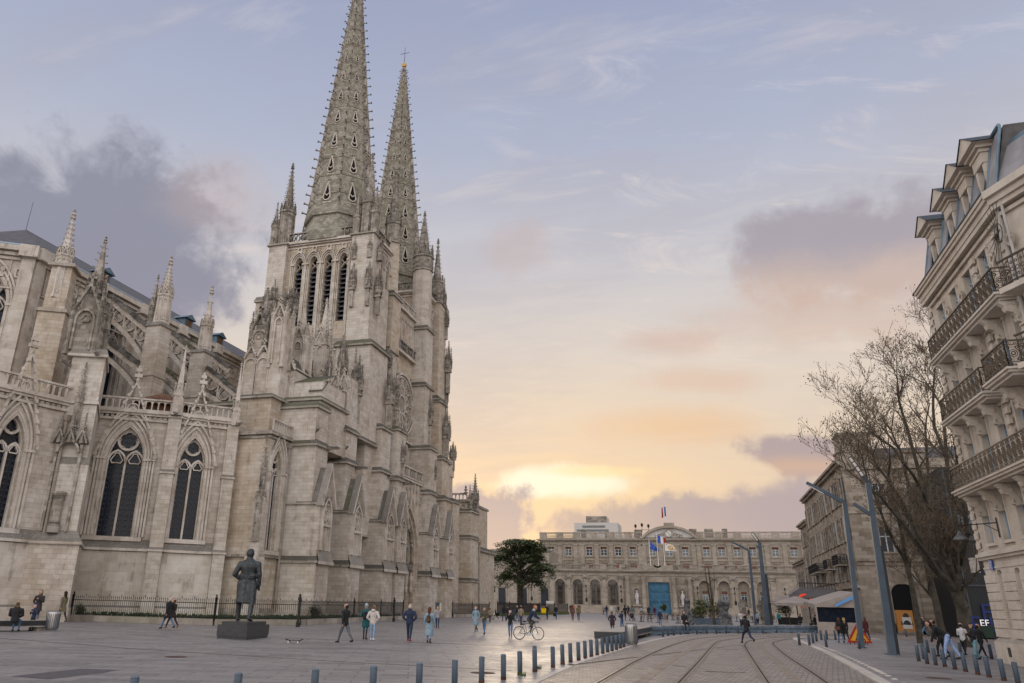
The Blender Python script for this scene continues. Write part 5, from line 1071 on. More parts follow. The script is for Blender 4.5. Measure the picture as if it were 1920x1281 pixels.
# ================================================================ ROW HOUSES on the right
def row_house(label,y0,y1,z,X,rows,m='stone_row',roof=True,cols=None,nm='row_house'):
    t=T(nm,label,'town house',(X,y0,0)); fw=Fr((X,0,0),(0,-1,0),(-1,0,0)); n=cols or max(2,int((y1-y0)/2.4)); s=(y1-y0)/n; ops=[]
    mb=MB(); zz=4.4; rh=(z-.9-4.4)/rows
    mb.box(X,X+14,y0,y1,0,z); P('wall',mb,m,t); c=MB(); quadbox(c,fw,-y1,-y0,z-.5,z-.2,0,.35); quadbox(c,fw,-y1,-y0,z-.2,z+.05,0,.6); quadbox(c,fw,-y1,-y0,4.1,4.4,0,.3); P('cornice',c,m,t)
    for r in range(rows):
        for k in range(n):
            u=-(y0+(k+.5)*s); za=zz+r*rh+.55; zb=za+rh*.66; w=MB(); ribbon(w,fw,[(u-.6,za),(u-.6,zb),(u+.6,zb),(u+.6,za)],.2,-.02,.16,True); w=P('window',w,m,t); g=MB(); quadbox(g,fw,u-.5,u+.5,za,zb,-.05,.04); P('pane',g,'glass_dark',w)
            sh=MB(); quadbox(sh,fw,u-1.0,u-.62,za,zb,.05,.14); quadbox(sh,fw,u+.62,u+1.,za,zb,.05,.14)
            if (k+r)%3: P('shutter',sh,'plaster_pale' if (k%2) else 'shutter_dark',w)
    if roof: mb=MB(); mb.add([(X-.5,y0,z+.05),(X-.5,y1,z+.05),(X+7,y1,z+2.8),(X+7,y0,z+2.8),(X+14,y0,z),(X+14,y1,z)],[(0,3,2,1),(3,4,5,2),(0,4,3),(1,2,5)]); P('roof',mb,'slate',t)
    return t
a=row_house('grey stone corner house with high chimney gable behind the bare trees',88,106,16.6,14.9,3,roof=False)
b=row_house('narrow town house with pale shutters and a balcony, second along the row',106,121,16.6,15.0,3,'stone_row')
c_=row_house('lower house with small roof turret near the far end of the row',121,131,13.9,15.2,3)
d_=row_house('small two-storey house closing the row beside the town hall',131,146,9.2,15.4,1)
for x0,x1,z0,z1 in((15.0,18.1,16.,19.6),(14.88,16.2,15,17.8),(20.5,22.8,16,17.6)): mb=MB(); dy=.15 if z1<18 else 0; mb.box(x0,x1,88.5+dy,91-dy,z0,z1); mb.box(x0-.12,x1+.12,88.4,91.1,z1-.3,z1-.1); P('chimney',mb,'stone_row',a)
# side front of the corner house, facing the camera
fg_=EAST(87.95); mb=MB(); quadbox(mb,fg_,14.93,33,0,16.1,-10,.0); 
for z,dz,o in((6.6,.25,.15),(6.2,.15,.08),(15.6,.4,.3),(0,.9,.12),(11.2,.18,.1)): quadbox(mb,fg_,14.9-.0,33,z,z+dz,0,o)
P('side_wall',mb,'stone_row',a)
mb=MB(); mb.add([(14.9,88,16.1),(33,88,16.1),(33,98,16.1),(14.9,98,16.1),(17,93,18.6),(30,93,18.6)],[(0,1,5,4),(2,3,4,5),(1,2,5),(3,0,4)]); P('roof',mb,'slate',a)
for u,z0,z1,kind in((17.9,7.4,9.9,1),(20.9,7.4,9.9,1),(24.,7.4,9.9,1),(18.,11.9,14.2,0),(21.,11.9,14.2,0),(24.1,11.9,14.2,0),(27.2,7.4,9.9,1),(27.2,11.9,14.2,0)):
    w=MB(); ribbon(w,fg_,[(u-.7,z0),(u-.7,z1),(u+.7,z1),(u+.7,z0)],.22,-.02,.14,True); w=P('window',w,'stone_row',a); g=MB(); quadbox(g,fg_,u-.62,u+.62,z0,z1,0,.03); P('pane',g,'glass_dark',w); g=MB()
    for d in(-.62,-.06,.52): quadbox(g,fg_,u+d,u+d+.1,z0,z1,.03,.07)
    quadbox(g,fg_,u-.6,u+.6,z0+1.5,z0+1.6,.03,.07); P('frame',g,'win_white',w)
for u,m in((18.6,'render_brown'),(22.4,'void'),(26.,'void')):
    w=MB(); pane(w,fg_,(u-1.1,u+1.1,.2,3.6,.9),.04); w=P('doorway',w,'void',a); g=MB(); ribbon(g,fg_,[(u-1.2,0)]+arch(u-1.2,u+1.2,3.6,1.0,6)+[(u+1.2,0)],.25,0,.12); P('frame',g,'stone_row',w)
bx=MB(); bx.box(13.7,15.2,106.6,108.6,6.3,7.4)
def iron_balcony(par,x,y0,y1,z,out=1.,name='balcony'):
    mb=MB(); mb.box(x-out,x,y0,y1,z-.15,z); o=P(name,mb,'stone_row',par); g=MB(); pts=[(x,y0),(x-out,y0),(x-out,y1),(x,y1)]
    for (ax,ay),(bx_,by) in zip(pts[:-1],pts[1:]):
        L_=math.hypot(bx_-ax,by-ay); n=max(2,int(L_/.14))
        for k in range(n+1): t=k/n; g.tube((ax+(bx_-ax)*t,ay+(by-ay)*t,z),(ax+(bx_-ax)*t,ay+(by-ay)*t,z+1.),.018,.018,4,False)
        g.tube((ax,ay,z+1),(bx_,by,z+1),.03,.03,4); g.tube((ax,ay,z+.5),(bx_,by,z+.5),.03,.03,4)
    P('railing',g,'iron',o)
for y0,y1,z in((92,96,6.5),(100,103,6.4)): iron_balcony(a,14.9,y0,y1,z)
iron_balcony(b,15.,108,113,6.4,1.2); iron_balcony(b,15.,115,118,6.4)
# ================================================================ DARK GLASS BUILDING
GX=float(ony(1803,1100,78.)[0]); gb=T('glass_building','dark glazed building with teal window strips and lit white letters','glass building',(22,60,0)); mb=MB(); mb.box(GX,GX+16,78,87.4,0,14); P('wall',mb,'cladding_dark',gb)
fgb=EAST(78.)
for z,dz in((4.1,.12),(7.8,.35),(11.5,.35)): mb=MB(); quadbox(mb,fgb,GX,GX+16,z,z+dz,0,.1); P('transom',mb,'post_dark',gb)
for u in np.arange(GX+.2,GX+9,2.): mb=MB(); quadbox(mb,fgb,u,u+.12,0,13.9,0,.12); P('mullion',mb,'post_dark',gb)
for u0,u1,z0,z1,m in((GX+.9,GX+1.6,5.2,6.4,'concrete'),(GX+1.9,GX+2.8,5.2,6.4,'shutter_blue'),(GX+.5,GX+4.4,9.2,9.9,'zinc_blue'),(GX+.5,GX+4.5,12.4,13.,'zinc_blue')): mb=MB(); quadbox(mb,fgb,u0,u1,z0,z1,.0,.05); P('pane',mb,m,gb)
def letters(txt,size,loc,rot,m,par=None,name='lettering',ext=.01):
    cu=bpy.data.curves.new(name,'FONT'); cu.body=txt; cu.size=size; cu.extrude=ext; o=bpy.data.objects.new(name,cu); sc.collection.objects.link(o); dg=bpy.context.evaluated_depsgraph_get(); dg.update(); me=bpy.data.meshes.new_from_object(o.evaluated_get(dg)); bpy.data.objects.remove(o); me.materials.clear(); me.materials.append(M[m]); ob_=bpy.data.objects.new(name,me); 
    off=wloc(par) if par is not None else Vector((0,0,0)); ob_.location=Vector(loc)-off; ob_.rotation_euler=rot; link(ob_,par); return ob_
R90=math.pi/2
E1=ony(1838,1174,77.7); letters('EF',.72,tuple(E1),(R90,0,0),'sign_white',gb)
mat('blue_sign',(.008,.02,.12),.5,emit=(.01,.03,.25),es=.04)
letters('F',1.9,tuple(ony(1842,1164,77.8)),(R90,0,0),'blue_sign',gb); letters('E L',1.7,tuple(ony(1822,1184,77.82)),(R90,0,0),'blue_sign',gb)
# ================================================================ ORNATE CORNER BUILDING on the right (facade along X=12)
XE=12.; Y1=40.9; Y0=30.6; cb=T('corner_building','ornate cream stone apartment building with iron balconies and blue shutters at the street corner','apartment building',(XE,Y1,0)); SS='stone_street'
fE=Fr((XE,0,0),(0,-1,0),(-1,0,0))   # u=-Y, faces -X
cols=[39.15-2.02*k for k in range(4)]+[31.3]
U=lambda y:-y
def ewall(z0,z1,za,zb,w,rise=0.,dep=.3):
    mb=MB(); ops=sorted([(-y-w/2,-y+w/2,za,zb,rise) for y in cols]); wall(mb,fE,-Y1,-Y0,z0,z1,ops,dep); return mb
mb=ewall(.9,4.4,1.35,3.45,.62,.22,.35)
for z0,z1,za,zb in((4.4,7.0,4.75,6.7),(7.0,10.15,7.2,9.7),(10.15,12.95,10.35,12.55),(12.95,16.6,13.3,15.6)): mb.merge(ewall(z0,z1,za,zb,.86,0,.28))
mb.box(XE+.4,XE+14,Y0,Y1,0,17.); mb.box(XE,XE+.4,Y1-.02,Y1,0,16.6); P('wall',mb,SS,cb)
# rusticated ground storey: raised blocks between the niches
mb=MB(); zz=1.0
mb.box(XE-.18,XE+.3,Y0,Y1+.15,0,.82); mb.prism([(XE-.18,Y0),(XE+.3,Y0),(XE+.3,Y1+.15),(XE-.18,Y1+.15)],.82,.98,[(XE-.02,Y0),(XE+.3,Y0),(XE+.3,Y1),(XE-.02,Y1)])
for r in range(7):
    z0=1.02+r*.36
    for k in range(-1,5):
        ya=cols[k]-.36 if k>=0 else Y1+.06; yb=(cols[k+1]+.36) if k+1<5 else Y0
        quadbox(mb,fE,-ya,-yb,z0,z0+.33,0,.06)
P('rustication',mb,SS,cb)
mb=MB()
for y in cols: quadbox(mb,fE,-y-.31,-y+.31,1.35,3.7,-.4,-.3)
P('blind_arches',mb,'render_brown' if False else 'stone_row',cb)
mb=MB()
for z,dz,o in((3.75,.08,.04),(4.12,.12,.14),(4.24,.14,.24),(4.38,.1,.12),(16.0,.15,.12),(16.25,.2,.3),(16.45,.25,.34),(16.7,.16,.44),(16.86,.14,.5)): quadbox(mb,fE,-Y1-o*.25,-Y0,z,z+dz,-.2,o)
P('cornice',mb,SS,cb); mb=MB(); quadbox(mb,fE,-Y1-.4,-Y0,17.0,17.07,-.2,.52); P('gutter',mb,'lead',cb)
# bays: pilasters and pitted quoins
mb=MB()
for y in(Y1-.25,30.9): quadbox(mb,fE,-y-.25,-y+.25,4.5,16.,0,.1)
for y in(Y1-.3,37.95+.15 if False else 34.1,30.85):
    z=4.6
    while z<15.8: quadbox(mb,fE,-y-.2,-y+.2,z,z+.26,.06,.17); z+=.42
P('pilaster',mb,SS,cb)
def console(y,z,h=.85,o=.66,w=.24):
    mb=MB(); fr=EAST(y); X=XE
    def S(t): return X-o*.95*(1-t)**1.6-.06, z-h*t
    pts=[S(t) for t in np.linspace(0,1,9)]
    ribbon(mb,fr,pts,.22,-w/2,w/2)
    prof=[(X+.05,z),(X-o,z),(X-o,z-.18)]+[(X-o*.85*(1-t)**1.7-.1,z-.2-(h-.3)*t) for t in np.linspace(.08,1,7)]+[(X+.05,z-h)]
    b=len(mb.v); n=len(prof)
    mb.add([(a,y-w*.38,c) for a,c in prof]+[(a,y+w*.38,c) for a,c in prof],[tuple(range(n)),tuple(range(2*n-1,n-1,-1))]+[(i,n+i,n+(i+1)%n,(i+1)%n) for i in range(n)])
    for cx_,cz,r in((X-o*.62,z-.26,.17),(X-.17,z-h+.16,.13)): ribbon(mb,fr,circ(cx_,cz,r,8),.07,-w*.55,w*.55,True)
    mb.box(X-o*1.02,X,y-w*.62,y+w*.62,z,z+.1); return mb
def balcony(y0,y1,z,out=1.15,open_end=False):
    mb=MB(); mb.box(XE-out,XE,y0,y1,z-.16,z); mb.box(XE-out-.07,XE,y0-.07,y1+.07,z-.06,z+.02); mb.box(XE-out+.12,XE,y0+.1,y1-.1,z-.26,z-.16); b=P('balcony',mb,SS,cb)
    g=MB(); xo=XE-out+.05
    def rail(p,q):
        fr=Fr((p[0],p[1],0),(q[0]-p[0],q[1]-p[1],0),(q[1]-p[1],-(q[0]-p[0]),0)); L_=math.hypot(q[0]-p[0],q[1]-p[1]); n=max(1,round(L_/.5)); s=L_/n
        for zz_,w in((z+.08,.03),(z+.2,.02),(z+.84,.02),(z+.98,.05)): quadbox(g,fr,0,L_,zz_,zz_+w,-w*.6,w*.6)
        for k in range(n+1): quadbox(g,fr,k*s-.012,k*s+.012,z+.08,z+.98,-.012,.012)
        for k in range(n):
            c=(k+.5)*s
            ribbon(g,fr,circ(c,z+.52,s*.30,8),.02,-.012,.012,True); ribbon(g,fr,circ(c,z+.52,s*.15,6),.03,-.014,.014,True)
            for sx in(-1,1):
                ribbon(g,fr,[(c+sx*s*.45,z+.22),(c+sx*s*.2,z+.3),(c+sx*s*.38,z+.42),(c+sx*s*.47,z+.52),(c+sx*s*.38,z+.62),(c+sx*s*.2,z+.74),(c+sx*s*.45,z+.82)],.022,-.012,.012)
                ribbon(g,fr,circ(c+sx*s*.25,z+.90,.045,5),.015,-.01,.01,True); ribbon(g,fr,circ(c+sx*s*.25,z+.14,.035,5),.014,-.01,.01,True); ribbon(g,fr,circ(c+sx*s*.3,z+.30,.05,5),.02,-.012,.012,True); ribbon(g,fr,circ(c+sx*s*.3,z+.74,.05,5),.02,-.012,.012,True)
    rail((xo,y1-.05),(xo,y0+.05)); rail((XE,y1-.05),(xo,y1-.05)); rail((xo,y0+.05),(XE,y0+.05)); P('railing',g,'iron_brown',b)
    for y in np.arange(y1-.6,y0+.2,-2.02): P('bracket',console(y,z-.26),SS,b)
    return b
balcony(Y0,39.8,6.98,.9); balcony(34.0,39.75,10.1,.8); balcony(30.7,33.2,10.15,.95); balcony(Y0,39.55,12.95,.82)
for lv,(za,zb) in enumerate(((4.75,6.7),(7.2,9.7),(10.35,12.55),(13.3,15.6))):
    for k,y in enumerate(cols):
        u=-y; w=MB(); 
        for a,b in((-.52,-.43),(.43,.52)): quadbox(w,fE,u+a,u+b,za,zb+.1,0,.08)
        quadbox(w,fE,u-.58,u+.58,zb,zb+.14,0,.1); quadbox(w,fE,u-.56,u+.56,za-.12,za,0,.12); w=P('window',w,SS,cb)
        g=MB()
        for a,b in((-.42,-.34),(.34,.42)): quadbox(g,fE,u+a,u+b,za,zb,-.22,-.12)
        for z in(za,za+.0,zb-.5,zb-.07): quadbox(g,fE,u-.42,u+.42,z,z+.07,-.22,-.12)
        P('frame',g,'shutter_blue',w); g=MB()
        if lv==3 and k%3==1: quadbox(g,fE,u-.34,u+.34,za,zb,-.25,-.2); P('pane',g,'glass_blue',w)
        else:
            n=int((zb-.5-za)/.075)
            quadbox(g,fE,u-.34,u+.34,za,zb,-.27,-.24)
            for q in range(n):
                z=za+.08+q*.075; g.add([fE.p(u-.34,z,-.15),fE.p(u+.34,z,-.15),fE.p(u+.34,z+.06,-.22),fE.p(u-.34,z+.06,-.22)],[(0,1,2,3)])
            P('shutter',g,'shutter_dark' if (k+lv)%4 else 'zinc_blue',w)
        if lv==3:
            c=MB(); ribbon(c,fE,foil(u+1.,14.9,.22,4,3),.1,0,.14,True); quadbox(c,fE,u+.85,u+1.15,13.4,14.4,0,.06); P('carving',c,SS,w)
# mansard with dormers
mb=MB(); mb.add([(XE+.02,Y0,17.08),(XE+.02,Y1-.2,17.08),(XE+.8,Y1-.8,19.9),(XE+.8,Y0,19.9),(XE+9,Y1-.6,19.9),(XE+9,Y0,19.9),(XE+9,Y1,17.)],[(0,3,2,1),(3,5,4,2),(1,2,4,6),(0,5,3)])
rf=P('mansard_roof',mb,'slate',cb)
mat('slate_pale',(.26,.25,.26),.6,var=.15)
for y in(40.5,37.7,35.2,33.1,31.):
    g=MB(); fr=EAST(y)
    g.add([(XE-.02,y-.42,17.2),(XE-.02,y+.42,17.2),(XE+.62,y+.42,19.75),(XE+.62,y-.42,19.75)],[(0,1,2,3)]); P('slate_panel',g,'slate_pale',rf)
    g=MB(); g.tube((XE-.03,y-.5,17.1),(XE+.62,y-.5,19.8),.055,.055,6); g.tube((XE-.03,y+.5,17.1),(XE+.62,y+.5,19.8),.055,.055,6); g.tube((XE+.6,y-.5,19.85),(XE+.6,y+.5,19.85),.08,.08,8); P('zinc_edge',g,'zinc_blue',rf)
for y in(39.1,36.3,34.1,32.1):
    g=MB(); x0=XE+.22; g.box(x0,XE+2,y-.5,y-.3,17.05,19.3); g.box(x0,XE+2,y+.3,y+.5,17.05,19.3); g.box(x0-.04,XE+2,y-.53,y+.53,18.9,19.35); g.box(x0-.1,XE+2,y-.6,y+.6,19.35,19.5); g.box(x0-.22,XE+2,y-.72,y+.72,19.5,19.65); g.box(x0-.1,XE+.3,y-.56,y+.56,17.08,17.3)
    for (a,b,z0,z1) in((-.95,.95,19.65,20.25),):
        g.add([(x0-.4,y+a,z0),(x0-.4,y+b,z0),(x0-.4,y,z1+.1),(XE+2,y+a,z0),(XE+2,y+b,z0),(XE+2,y,z1+.1)],[(0,1,2),(3,5,4),(0,2,5,3),(1,4,5,2),(0,3,4,1)])
    g.box(x0-.05,x0+.05,y-.3,y+.3,18.95,19.2)
    d=P('dormer',g,SS,cb); g=MB(); g.box(x0+.2,x0+.25,y-.36,y+.36,17.3,18.9); P('pane',g,'shutter_blue',d); g=MB(); g.add([(x0-.45,y-1.0,19.66),(x0-.45,y,20.38),(x0-.45,y+1.0,19.66),(XE+2,y-1.,19.66),(XE+2,y,20.38),(XE+2,y+1.,19.66)],[(0,3,4,1),(1,4,5,2)]); P('roof',g,'lead',d)
u2,n2_=(.40,-.917,0),(-.917,-.40,0); f2=Fr((XE,Y0,0),u2,n2_); W2=13.
mb=MB(); 
for z0,z1,za,zb in((.9,4.4,1.35,3.45),(4.4,7.0,4.75,6.7),(7.0,10.15,7.2,9.7),(10.15,12.95,10.35,12.55),(12.95,16.6,13.3,15.6)): wall(mb,f2,0,W2,z0,z1,[(u-.43,u+.43,za,zb,0) for u in(1.3,3.3,5.3,7.3,9.3,11.3)],.3)
mb.prism([tuple(f2.p(0,0,-.5)[:2]),tuple(f2.p(W2,0,-.5)[:2]),tuple(f2.p(W2,0,-9)[:2]),(XE+12,Y0+3),(XE+.6,Y0+3)],0,17.); P('wall',mb,SS,cb)
mb=MB()
for z,dz,o in((4.12,.12,.14),(4.24,.14,.24),(16.0,.15,.12),(16.25,.2,.3),(16.45,.25,.4),(16.7,.3,.55)): quadbox(mb,f2,-.1,W2,z,z+dz,-.2,o)
for zb_ in(6.98,10.15,12.95): quadbox(mb,f2,.0,W2,zb_-.2,zb_,-.1,.9)
P('cornice',mb,SS,cb)
for za,zb in((4.75,6.7),(7.2,9.7),(10.35,12.55),(13.3,15.6)):
    for u in(1.3,3.3,5.3,7.3):
        g=MB(); quadbox(g,f2,u-.42,u+.42,za,zb,-.28,-.16); P('shutter',g,'shutter_blue',cb)
for zb_ in(6.98,10.15,12.95):
    g=MB(); quadbox(g,f2,.1,W2,zb_+.95,zb_+1.02,.82,.88); quadbox(g,f2,.1,W2,zb_+.08,zb_+.12,.83,.87)
    for k in range(int(W2/.22)): u=.15+k*.22; quadbox(g,f2,u,u+.02,zb_,zb_+1.,.84,.86); ribbon(g,f2,circ(u+.11,zb_+.5,.08,6),.02,.84,.86,True); ribbon(g,f2,circ(u+.11,zb_+.75,.05,5),.02,.84,.86,True); ribbon(g,f2,circ(u+.11,zb_+.27,.05,5),.02,.84,.86,True)
    P('railing',g,'iron_brown',cb)
mb=MB(); A=[f2.p(-.0,17.05,.05),f2.p(W2,17.05,.05),f2.p(W2,19.2,-.8),f2.p(.2,19.2,-.8),f2.p(W2,19.4,-8),f2.p(.2,19.4,-6)]; mb.add(A,[(0,1,2,3),(3,2,4,5),(0,3,5)]); P('mansard_roof',mb,'zinc_blue',cb)
for u in(.9,3.2,5.5): mb=MB(); mb.add([f2.p(u-.8,17.25,.0),f2.p(u+.8,17.25,.0),f2.p(u+.75,18.95,-.68),f2.p(u-.75,18.95,-.68)],[(0,1,2,3)]); P('slate_panel',mb,'slate_pale',cb)
# fan of spikes beside the top balcony
g=MB(); c=np.array(onx(1872,437,11.6))
for k in range(13):
    a=math.radians(60+k*17); g.tube(c,(c[0]-.05,c[1]-math.cos(a)*1.15,c[2]+math.sin(a)*1.15),.013,.009,4)
fr=Fr((c[0],c[1],c[2]),(0,-1,0),(-1,0,0)); ribbon(g,fr,circ(0,0,.35,12),.02,-.01,.01,True); P('spike_guard',g,'iron',cb)
g=MB(); g.tube((XE-.12,30.6,4.5),(XE-.12,30.6,16.9),.07,.07,7); g.tube((XE-.12,30.15,4.5),(XE-.12,30.15,16.9),.05,.05,7); P('drainpipe',g,'plaster_pale',cb)
g=MB(); p=onx(1862,1060,12.); quadbox(g,fE,-p[1]-.18,-p[1]+.2,p[2]-.2,p[2]+.2,.06,.1); sg=P('street_sign',g,'blue',cb); g=MB()
for k in range(3): quadbox(g,fE,-p[1]-.13,-p[1]+.14-.04*k,p[2]+.08-k*.1,p[2]+.1-k*.1,.1,.104)
P('street_name',g,'white',sg)
g=MB(); p=onx(1903,1222,12.); quadbox(g,fE,-p[1]-.15,-p[1]+.15,.3,.65,.18,.2); P('vent_grille',g,'iron',cb)
# street lamp hung from a bracket on that building
t=T('hanging_lamp','bell-shaped street lamp on a thin arm fixed to the cream corner building','lamp',(11.9,40.2,5.6)); p=onx(1800,1006,10.4); w_=onx(1872,995,11.95); g=MB(); g.tube((11.95,w_[1],5.5),(p[0],p[1],p[2]+.42),.025,.02,6); g.tube((11.95,w_[1],4.9),(11.95,w_[1],5.7),.03,.03,6); g.tube((11.95,w_[1],5.15),(11.5,w_[1]+.1,5.45),.015,.015,5); g.tube((p[0],p[1],p[2]+.42),(p[0],p[1],p[2]+.2),.02,.02,5); P('arm',g,'iron',t)
g=MB(); g.lathe((p[0],p[1],p[2]-.15),[(.29,0),(.27,.06),(.18,.17),(.08,.24),(.05,.38)],14); P('lamp_shade',g,'sculpt',t,True)
# ================================================================ TREES
def rnd(a,b): return a+(b-a)*random.random()
def unit(v): return v/np.linalg.norm(v)
def grow(segs,tips,p,d,L_,r,depth,maxd,up,spread,fork=(2,3),sun=None,curl=.16):
    n=4 if depth<2 else 3; q=p.copy(); rr_=r
    for i in range(n):
        d=unit(d+np.array([rnd(-1,1),rnd(-1,1),rnd(-.6,.6)])*curl+np.array([0,0,up*(1 if depth<3 else .3)])+(sun*.05 if sun is not None else 0)); q2=q+d*L_/n; r2=rr_*(.93 if i<n-1 else .84); segs.append((q,q2,rr_,r2,depth)); q=q2; rr_=r2
        if 0<depth<maxd and i<n-1 and random.random()<(.62 if maxd<5 else .46):
            a=unit(d+spread*unit(np.array([rnd(-1,1),rnd(-1,1),rnd(-.4,.8)]))*1.1); grow(segs,tips,q.copy(),a,L_*rnd(.5,.72),rr_*.5,depth+1,maxd,up,spread,fork,sun,curl)
    if depth>=maxd: tips.append(q); return
    for k in range(random.randint(*fork)):
        a=unit(d+spread*unit(np.array([rnd(-1,1),rnd(-1,1),rnd(-.3,.8)]))); grow(segs,tips,q.copy(),a,L_*rnd(.66,.88),rr_*rnd(.62,.78),depth+1,maxd,up,spread,fork,sun,curl)
def bare_tree(label,base,limbs,r0,maxd,L0,seed,up=.05,spread=.75,group=None,rmin=.010,balls=1):
    random.seed(seed); t=T('bare_tree',label,'tree',base,group); b=np.array(base,float); segs=[];tips=[]
    for (pts,ra,rb) in limbs:
        P_=[np.array(p,float) for p in pts]; m=len(P_)-1
        for i in range(m):
            f0,f1=i/m,(i+1)/m; a,c=P_[i],P_[i+1]; mid=(a+c)/2+np.array([rnd(-.1,.1)]*3); segs.append((a,mid,ra+(rb-ra)*f0,ra+(rb-ra)*(f0+f1)/2,0)); segs.append((mid,c,ra+(rb-ra)*(f0+f1)/2,ra+(rb-ra)*f1,0))
            if i>0:
                d=unit(unit(c-a)+spread*unit(np.array([rnd(-1,1),rnd(-1,1),rnd(-.2,.6)]))); grow(segs,tips,a.copy(),d,L0*rnd(.6,.9),(ra+(rb-ra)*f0)*.5,1,maxd,up,spread)
        d=unit(P_[-1]-P_[-2]); 
        for k in range(2): grow(segs,tips,P_[-1].copy(),unit(d+.5*np.array([rnd(-1,1),rnd(-1,1),rnd(-.3,.5)])),L0,rb*.8,1,maxd,up,spread)
    tr=MB(); br=MB(); tw=MB()
    for a,c,ra,rb,dp in segs:
        ra=max(ra,rmin); rb=max(rb,rmin)
        if dp==0: tr.tube(a,c,ra,rb,9,False)
        elif dp<=2: br.tube(a,c,ra,rb,5,False)
        else: tw.tube(a,c,ra,rb,3,False)
    for q in tips:
        for k in range(balls):
            s=rnd(.02,.04); p=q+np.array([rnd(-.3,.3),rnd(-.3,.3),rnd(-.35,.05)]); tw.frus(p[:2],p[2]-s,p[2]+s,s*1.6,s*1.2)
    P('trunk',tr,'bark',t,True); P('limbs',br,'bark',t,True); P('twigs',tw,'twig',t); return t,len(segs)
Yt=58.; q=lambda x,y,Y=Yt: tuple(ony(x,y,Y))
B=q(1812,1195,Yt); B=(B[0],B[1],0)
_,n1=bare_tree('largest leafless plane tree with a thick forked trunk beside the dark glass building',B,[
 ([B,q(1805,1140),q(1793,1110)],.40,.33),
 ([q(1793,1110),q(1760,1075,57),q(1732,1035,56),q(1705,970,55),q(1665,900,54)],.26,.10),
 ([q(1793,1110),q(1800,1040,59),q(1790,960,60),q(1775,860,60),q(1765,760,60)],.23,.09),
 ([q(1793,1110),q(1770,1060,60),q(1745,960,61),q(1722,880,62),q(1700,800,62),q(1685,750,62)],.20,.08),
 ([q(1800,1060,58),q(1815,1000,56),q(1800,900,55),q(1790,830,55)],.15,.08),
 ([q(1760,1075,57),q(1715,1010,53),q(1670,955,52),q(1630,915,52)],.15,.07),
 ([q(1745,960,61),q(1712,890,58),q(1675,840,57),q(1640,815,57)],.13,.05),([q(1775,860,60),q(1752,800,62),q(1750,730,62),q(1755,680,62)],.13,.05)],.6,5,1.72,11,balls=1)
B2=q(1724,1197,62.); B2=(B2[0],B2[1],0)
_,n2=bare_tree('slim leafless tree with a crooked trunk in front of the stone house doorway',B2,[
 ([B2,q(1714,1120,62),q(1700,1060,62),q(1692,1005,62),q(1675,950,62)],.20,.09),([q(1700,1060,62),q(1678,1020,61),q(1655,970,60),q(1635,920,60)],.12,.06)],.2,5,1.55,5)
B3=q(1768,1192,66.); B3=(B3[0],B3[1],0)
_,n3=bare_tree('leafless tree with pale patchy bark, between the slim tree and the largest one',B3,[
 ([B3,q(1755,1130,66),q(1738,1060,66),q(1724,1000,66),q(1708,920,66),q(1690,850,66)],.26,.1),([q(1738,1060,66),q(1745,980,67),q(1740,880,68),q(1735,800,68)],.16,.08)],.26,5,1.8,9)
print('segs',n1,n2,n3)
# evergreen before the town hall
def leafmass(mb,c,r,n,s,flat=.5,droop=0.):
    c=np.array(c)
    for i in range(n):
        v=RNG.normal(size=3); v/=np.linalg.norm(v); v*=RNG.rand()**.45; p=c+v*np.array([r,r,r*flat]); p[2]-=droop*(v[0]**2+v[1]**2)*r
        a=RNG.rand()*6.28; u=np.array([math.cos(a),math.sin(a),RNG.uniform(-.6,.3)])*s*RNG.uniform(.6,1.4); w=np.array([-math.sin(a),math.cos(a),RNG.uniform(-.5,.5)])*s*.35
        mb.add([p-u*.5,p+w,p+u*.5,p-w],[(0,1,2,3)])
Yc=150.; c0=ony(975,1147,Yc); t=T('evergreen_tree','broad dark evergreen with a flat umbrella crown before the town hall','tree',(c0[0],Yc,0)); tr=MB(); X0=c0[0]
tr.tube((X0,Yc,0),(X0+.1,Yc,3.),.75,.62,9,False); tr.tube((X0+.1,Yc,3.),(X0-.1,Yc,8),.62,.45,9,False); tr.tube((X0-.1,Yc,8),(X0+.2,Yc,12.5),.45,.2,8,False); lf=MB(); zc=[ony(985,y,Yc)[2] for y in(1000,1020,1045,1070,1095)]
random.seed(4); kx=(ony(1045,1060,Yc)[0]-ony(925,1060,Yc)[0])/2
for k in range(46):
    a=random.random()*6.28; z=rnd(5.6,12.6); R_=kx*rnd(.55,1.0)*(1.05 if z<9.8 else 1.15-(z-9.8)*.17); st=np.array([X0,Yc,z*.72+.6]); e=np.array([X0+.4+math.cos(a)*R_,Yc+math.sin(a)*R_,z-.3]); m=(st+e)/2+np.array([0,0,.9])
    tr.tube(st,m,.14,.1,5,False); tr.tube(m,e,.1,.03,5,False)
    for f in(.35,.6,.8,1.): p=m*(1-f)+e*f+np.array([rnd(-.5,.5),rnd(-.5,.5),rnd(-.1,.5)]); leafmass(lf,p,rnd(.9,1.5),62,.42,.42,.3)
    if z<9.2: leafmass(lf,e+np.array([0,0,-.9]),.8,70,.4,1.2)
for k in range(40): a=random.random()*6.28; R_=kx*.75*math.sqrt(random.random()); leafmass(lf,(X0+.4+math.cos(a)*R_,Yc+math.sin(a)*R_,13.2-(R_/kx)**2*1.6),1.2,75,.38,.4)
for k in range(60):
    a=random.random()*6.28; z=rnd(7.2,12.4); R_=kx*math.sqrt(max(.05,1-((z-8.6)/4.6)**2))*math.sqrt(random.random())*.98; leafmass(lf,(X0+.4+math.cos(a)*R_,Yc+math.sin(a)*R_,z),1.15,60,.4,.8,.1)
P('trunk',tr,'bark_dark',t,True); P('crown',lf,'leaf_dark',t)
